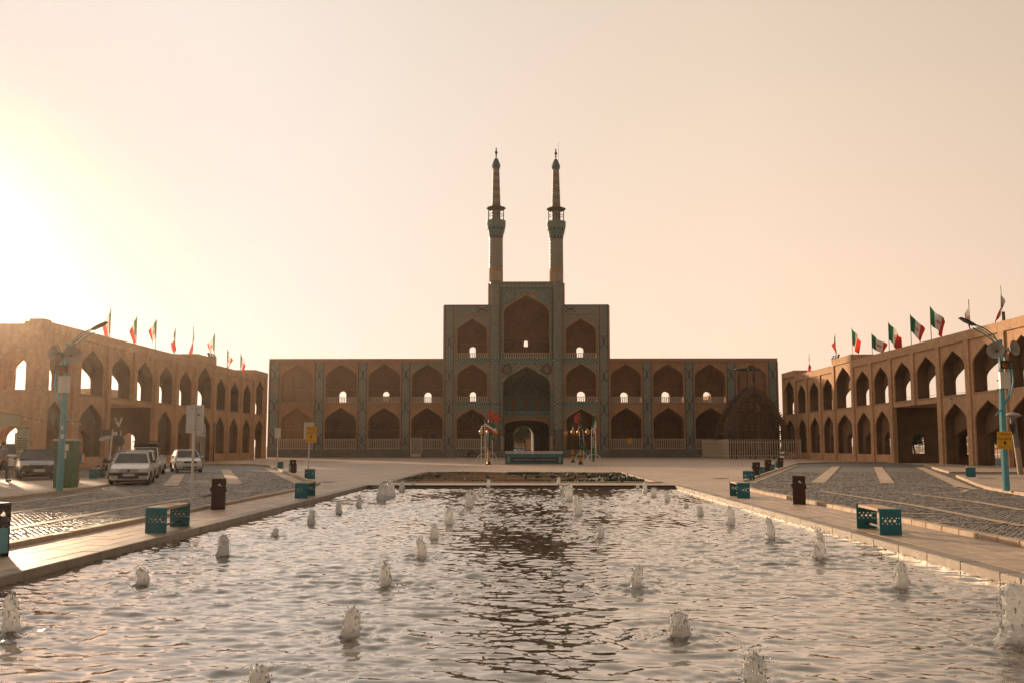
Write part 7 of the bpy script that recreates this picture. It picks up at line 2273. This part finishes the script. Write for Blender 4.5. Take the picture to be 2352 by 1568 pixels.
make_car('white minivan in the street beyond the drive-through of the sunlit arcade', onY(2146, 1040, 132)[0], 132, R(-20), 'car_white', z=.01, kind='van', L=4.4, H=1.8, hood=1.05)
make_car('black car behind the low wall of the sunlit arcade', onY(1990, 1040, 120)[0], 120, R(-10), 'car_grey', z=.01)
make_car('pale car glimpsed through the last open arch of the shaded arcade', onY(573, 1040, 158)[0], 158, R(40), 'car_silver', z=.01)
for k in range(2):
    make_car('car far down the street beyond the gateway passage, %s from the parked-car side' % ORD[k], onY(1190 + 14 * k, 1035, 204)[0], 204, R(15), 'car_silver' if k else 'car_white', z=.01)

# ================================================================ motorcycles
def motorbike(x, y, rz, label):
    t = thing('motorcycle', label, 'motorcycle', (x, y, 0), rz, 'parked motorcycles')
    B = lambda mb, n, m, sm=True: mb.build(n, MAT[m], t, smooth=sm, world=False)
    for xx in (-.62, .64):
        ring_ = [(xx + .27 * math.cos(a), 0, .30 + .27 * math.sin(a)) for a in [2 * math.pi * k / 20 for k in range(21)]]
        wh = B(MB().tube(ring_, .045, 6), 'wheel', 'tyre')
        for k in range(6):
            a = math.pi * k / 6; rod('spoke', MAT['rim'], (xx - .25 * math.cos(a), 0, .30 - .25 * math.sin(a)), (xx + .25 * math.cos(a), 0, .30 + .25 * math.sin(a)), .012, t, False)
    B(MB().tube([(-.62, .05, .30), (-.40, .05, .72), (-.36, .05, .95)], .025, 6), 'fork', 'rim'); B(MB().tube([(-.62, -.05, .30), (-.40, -.05, .72), (-.36, -.05, .95)], .025, 6), 'fork', 'rim')
    B(MB().tube([(-.30, -.35, 1.05), (-.36, -.15, .98), (-.36, .15, .98), (-.30, .35, 1.05)], .018, 6), 'handlebar', 'black')
    B(MB().ball((-.47, 0, .88), .09, 10, 6), 'headlamp', 'lamp_glass')
    B(MB().tube([(-.38, 0, .80), (-.2, 0, .86), (.02, 0, .84), (.08, 0, .76)], [.06, .13, .13, .07], 8), 'fuel_tank', 'rust')
    B(MB().tube([(.05, 0, .80), (.3, 0, .78), (.62, 0, .84)], [.10, .12, .08], 8), 'seat', 'black')
    B(MB().box(-.18, .12, -.13, .13, .30, .62), 'engine', 'iron', False)
    B(MB().tube([(-.36, 0, .78), (-.15, 0, .34), (.2, 0, .34), (.35, 0, .72)], .03, 6), 'frame', 'black')
    B(MB().tube([(-.1, .13, .35), (.2, .15, .28), (.75, .15, .34)], .04, 6), 'exhaust', 'rim')
    B(MB().tube([(.34, -.1, .72), (.64, -.06, .30)], .02, 6), 'shock_absorber', 'rim')
    B(MB().box(.6, .8, -.08, .08, .68, .74), 'mudguard', 'black', False)
    return t
motorbike(onY(1079, 1040, YF - 1.6)[0], YF - 1.6, R(3), 'dark motorcycle leaning by the plinth under the fenced gateway niche')
motorbike(onY(244, 1070, 58.5)[0], 58.5, R(70), 'dark motorcycle behind the direction sign by the parked cars')

# ================================================================ the walking man at the picture edge
def person(x, y, z, rz):
    t = thing('person', 'man in checked shirt and dark trousers walking, one arm held out', 'person', (x, y, z), rz)
    def skin(name, J, E, mat, sub=2):
        me = bpy.data.meshes.new(name); me.from_pydata([j[0] for j in J], E, [])
        o = bpy.data.objects.new(name, me); C.objects.link(o)
        m = o.modifiers.new('skin', 'SKIN'); m.use_smooth_shade = True
        for i, j in enumerate(J):
            r = j[1]; me.skin_vertices[0].data[i].radius = r if isinstance(r, tuple) else (r, r)
            me.skin_vertices[0].data[i].use_root = (i == 0)
        o.modifiers.new('sub', 'SUBSURF').levels = sub
        bpy.context.view_layer.update()
        dg = bpy.context.evaluated_depsgraph_get()
        m2 = bpy.data.meshes.new_from_object(o.evaluated_get(dg))
        bpy.data.objects.remove(o)
        m2.materials.clear(); m2.materials.append(mat); m2.polygons.foreach_set('use_smooth', [True] * len(m2.polygons))
        m2.name = name
        return link_mesh(name, m2, t, False)
    # facing -y, striding; right arm (towards +x) reaches out
    J = [((0, 0, .98), (.15, .11)), ((0, 0, 1.14), (.145, .10)), ((0, -.01, 1.34), (.175, .11)), ((0, -.01, 1.46), (.09, .07)), ((0, -.02, 1.53), .055), ((0, -.03, 1.62), (.075, .09)), ((0, -.03, 1.70), (.07, .085)), ((0, -.02, 1.755), (.035, .04)),
         ((.17, 0, 1.42), .062), ((.40, -.06, 1.36), .045), ((.62, -.14, 1.44), .034), ((.70, -.17, 1.46), (.04, .022)),
         ((-.18, 0, 1.42), .062), ((-.24, .05, 1.16), .045), ((-.24, -.04, .92), .034), ((-.24, -.06, .83), (.022, .04)),
         ((.09, 0, .88), .09), ((.11, .10, .50), .062), ((.12, .26, .12), .042), ((.12, .20, .04), .04), ((.12, .08, .03), .03),
         ((-.09, 0, .88), .09), ((-.10, -.14, .50), .062), ((-.10, -.16, .10), .042), ((-.10, -.20, .035), .04), ((-.10, -.33, .03), .03)]
    E_ = [(0, 1), (1, 2), (2, 3), (3, 4), (4, 5), (5, 6), (6, 7), (2, 8), (8, 9), (9, 10), (10, 11), (2, 12), (12, 13), (13, 14), (14, 15), (0, 16), (16, 17), (17, 18), (18, 19), (19, 20), (0, 21), (21, 22), (22, 23), (23, 24), (24, 25)]
    # fingers
    for base, root, side in ((11, Vector((.70, -.17, 1.46)), Vector((1, -.35, .05))), (15, Vector((-.24, -.06, .83)), Vector((0, -.12, -1)))):
        across = Vector((0, .3, 1)) if base == 11 else Vector((0, 1, 0))
        for k, L in enumerate((.055, .075, .08, .07, .055)):
            o_ = across.normalized() * (-.030 + .015 * k)
            if k == 0: d1 = (side.normalized() * .4 + across.normalized() * -1).normalized()
            else: d1 = side.normalized()
            a = len(J); J.append((tuple(root + o_ + d1 * L * .55), .010)); J.append((tuple(root + o_ + d1 * L + Vector((0, -.012, -.012))), .008))
            E_ += [(base, a), (a, a + 1)]
    body = skin('body', J, E_, MAT['skin'])
    g = .018
    def grow(ids, extra=g):
        mp = {i: k for k, i in enumerate(ids)}
        JJ = [(J[i][0], tuple(q + extra for q in (J[i][1] if isinstance(J[i][1], tuple) else (J[i][1],) * 2))) for i in ids]
        return JJ, [(mp[a], mp[b]) for a, b in E_ if a in mp and b in mp]
    skin('shirt', *grow([0, 1, 2, 3, 8, 9, 10, 12, 13]), MAT['shirt'])
    skin('trousers', *grow([0, 16, 17, 18, 21, 22, 23], .022), MAT['trouser'])
    for s_, yy, zz in ((.12, .16, .05), (-.10, -.25, .045)):
        MB().bbox(s_ - .05, s_ + .05, yy - .15, yy + .12, zz - .045, zz + .04, .02).build('shoe', MAT['black'], t, world=False)
    mb = MB(); mb.lathe([(.001, 1.80), (.06, 1.79), (.095, 1.74), (.10, 1.68), (.085, 1.63)], 12, (0, -.01)); mb.build('hair', MAT['hair'], t, smooth=True, world=False)
    for s_ in (-1, 1):
        MB().ball((s_ * .03, -.108, 1.665), .012, 8, 5).build('eye', MAT['black'], body, smooth=True, world=False)
        MB().ball((s_ * .082, -.02, 1.65), .022, 8, 5, 1.5).build('ear', MAT['skin'], body, smooth=True, world=False)
    MB().add([(-.014, -.108, 1.625), (.014, -.108, 1.625), (0, -.145, 1.628), (0, -.11, 1.668)], [(0, 1, 2), (1, 3, 2), (3, 0, 2)]).build('nose', MAT['skin'], body, world=False)
    MB().box(-.025, .025, -.118, -.10, 1.592, 1.60).build('mouth', MAT['rust'], body, world=False)
    return t
pp = at(4, 1105, .13)
person(pp.x, pp.y, .13, R(160))

# ================================================================ evening haze
def haze():
    g = bpy.data.materials.new('haze'); g.use_nodes = True
    n, l = g.node_tree.nodes, g.node_tree.links
    n.clear()
    v = n.new('ShaderNodeVolumePrincipled'); o = n.new('ShaderNodeOutputMaterial')
    v.inputs['Color'].default_value = (1.0, .86, .72, 1)
    v.inputs['Density'].default_value = .00025
    v.inputs['Anisotropy'].default_value = .87
    l.new(v.outputs[0], o.inputs['Volume'])
    b = MB().box(-1600, 1600, -700, 1600, -2.0, 52).build('haze', g)
    b['kind'] = 'stuff'
haze()
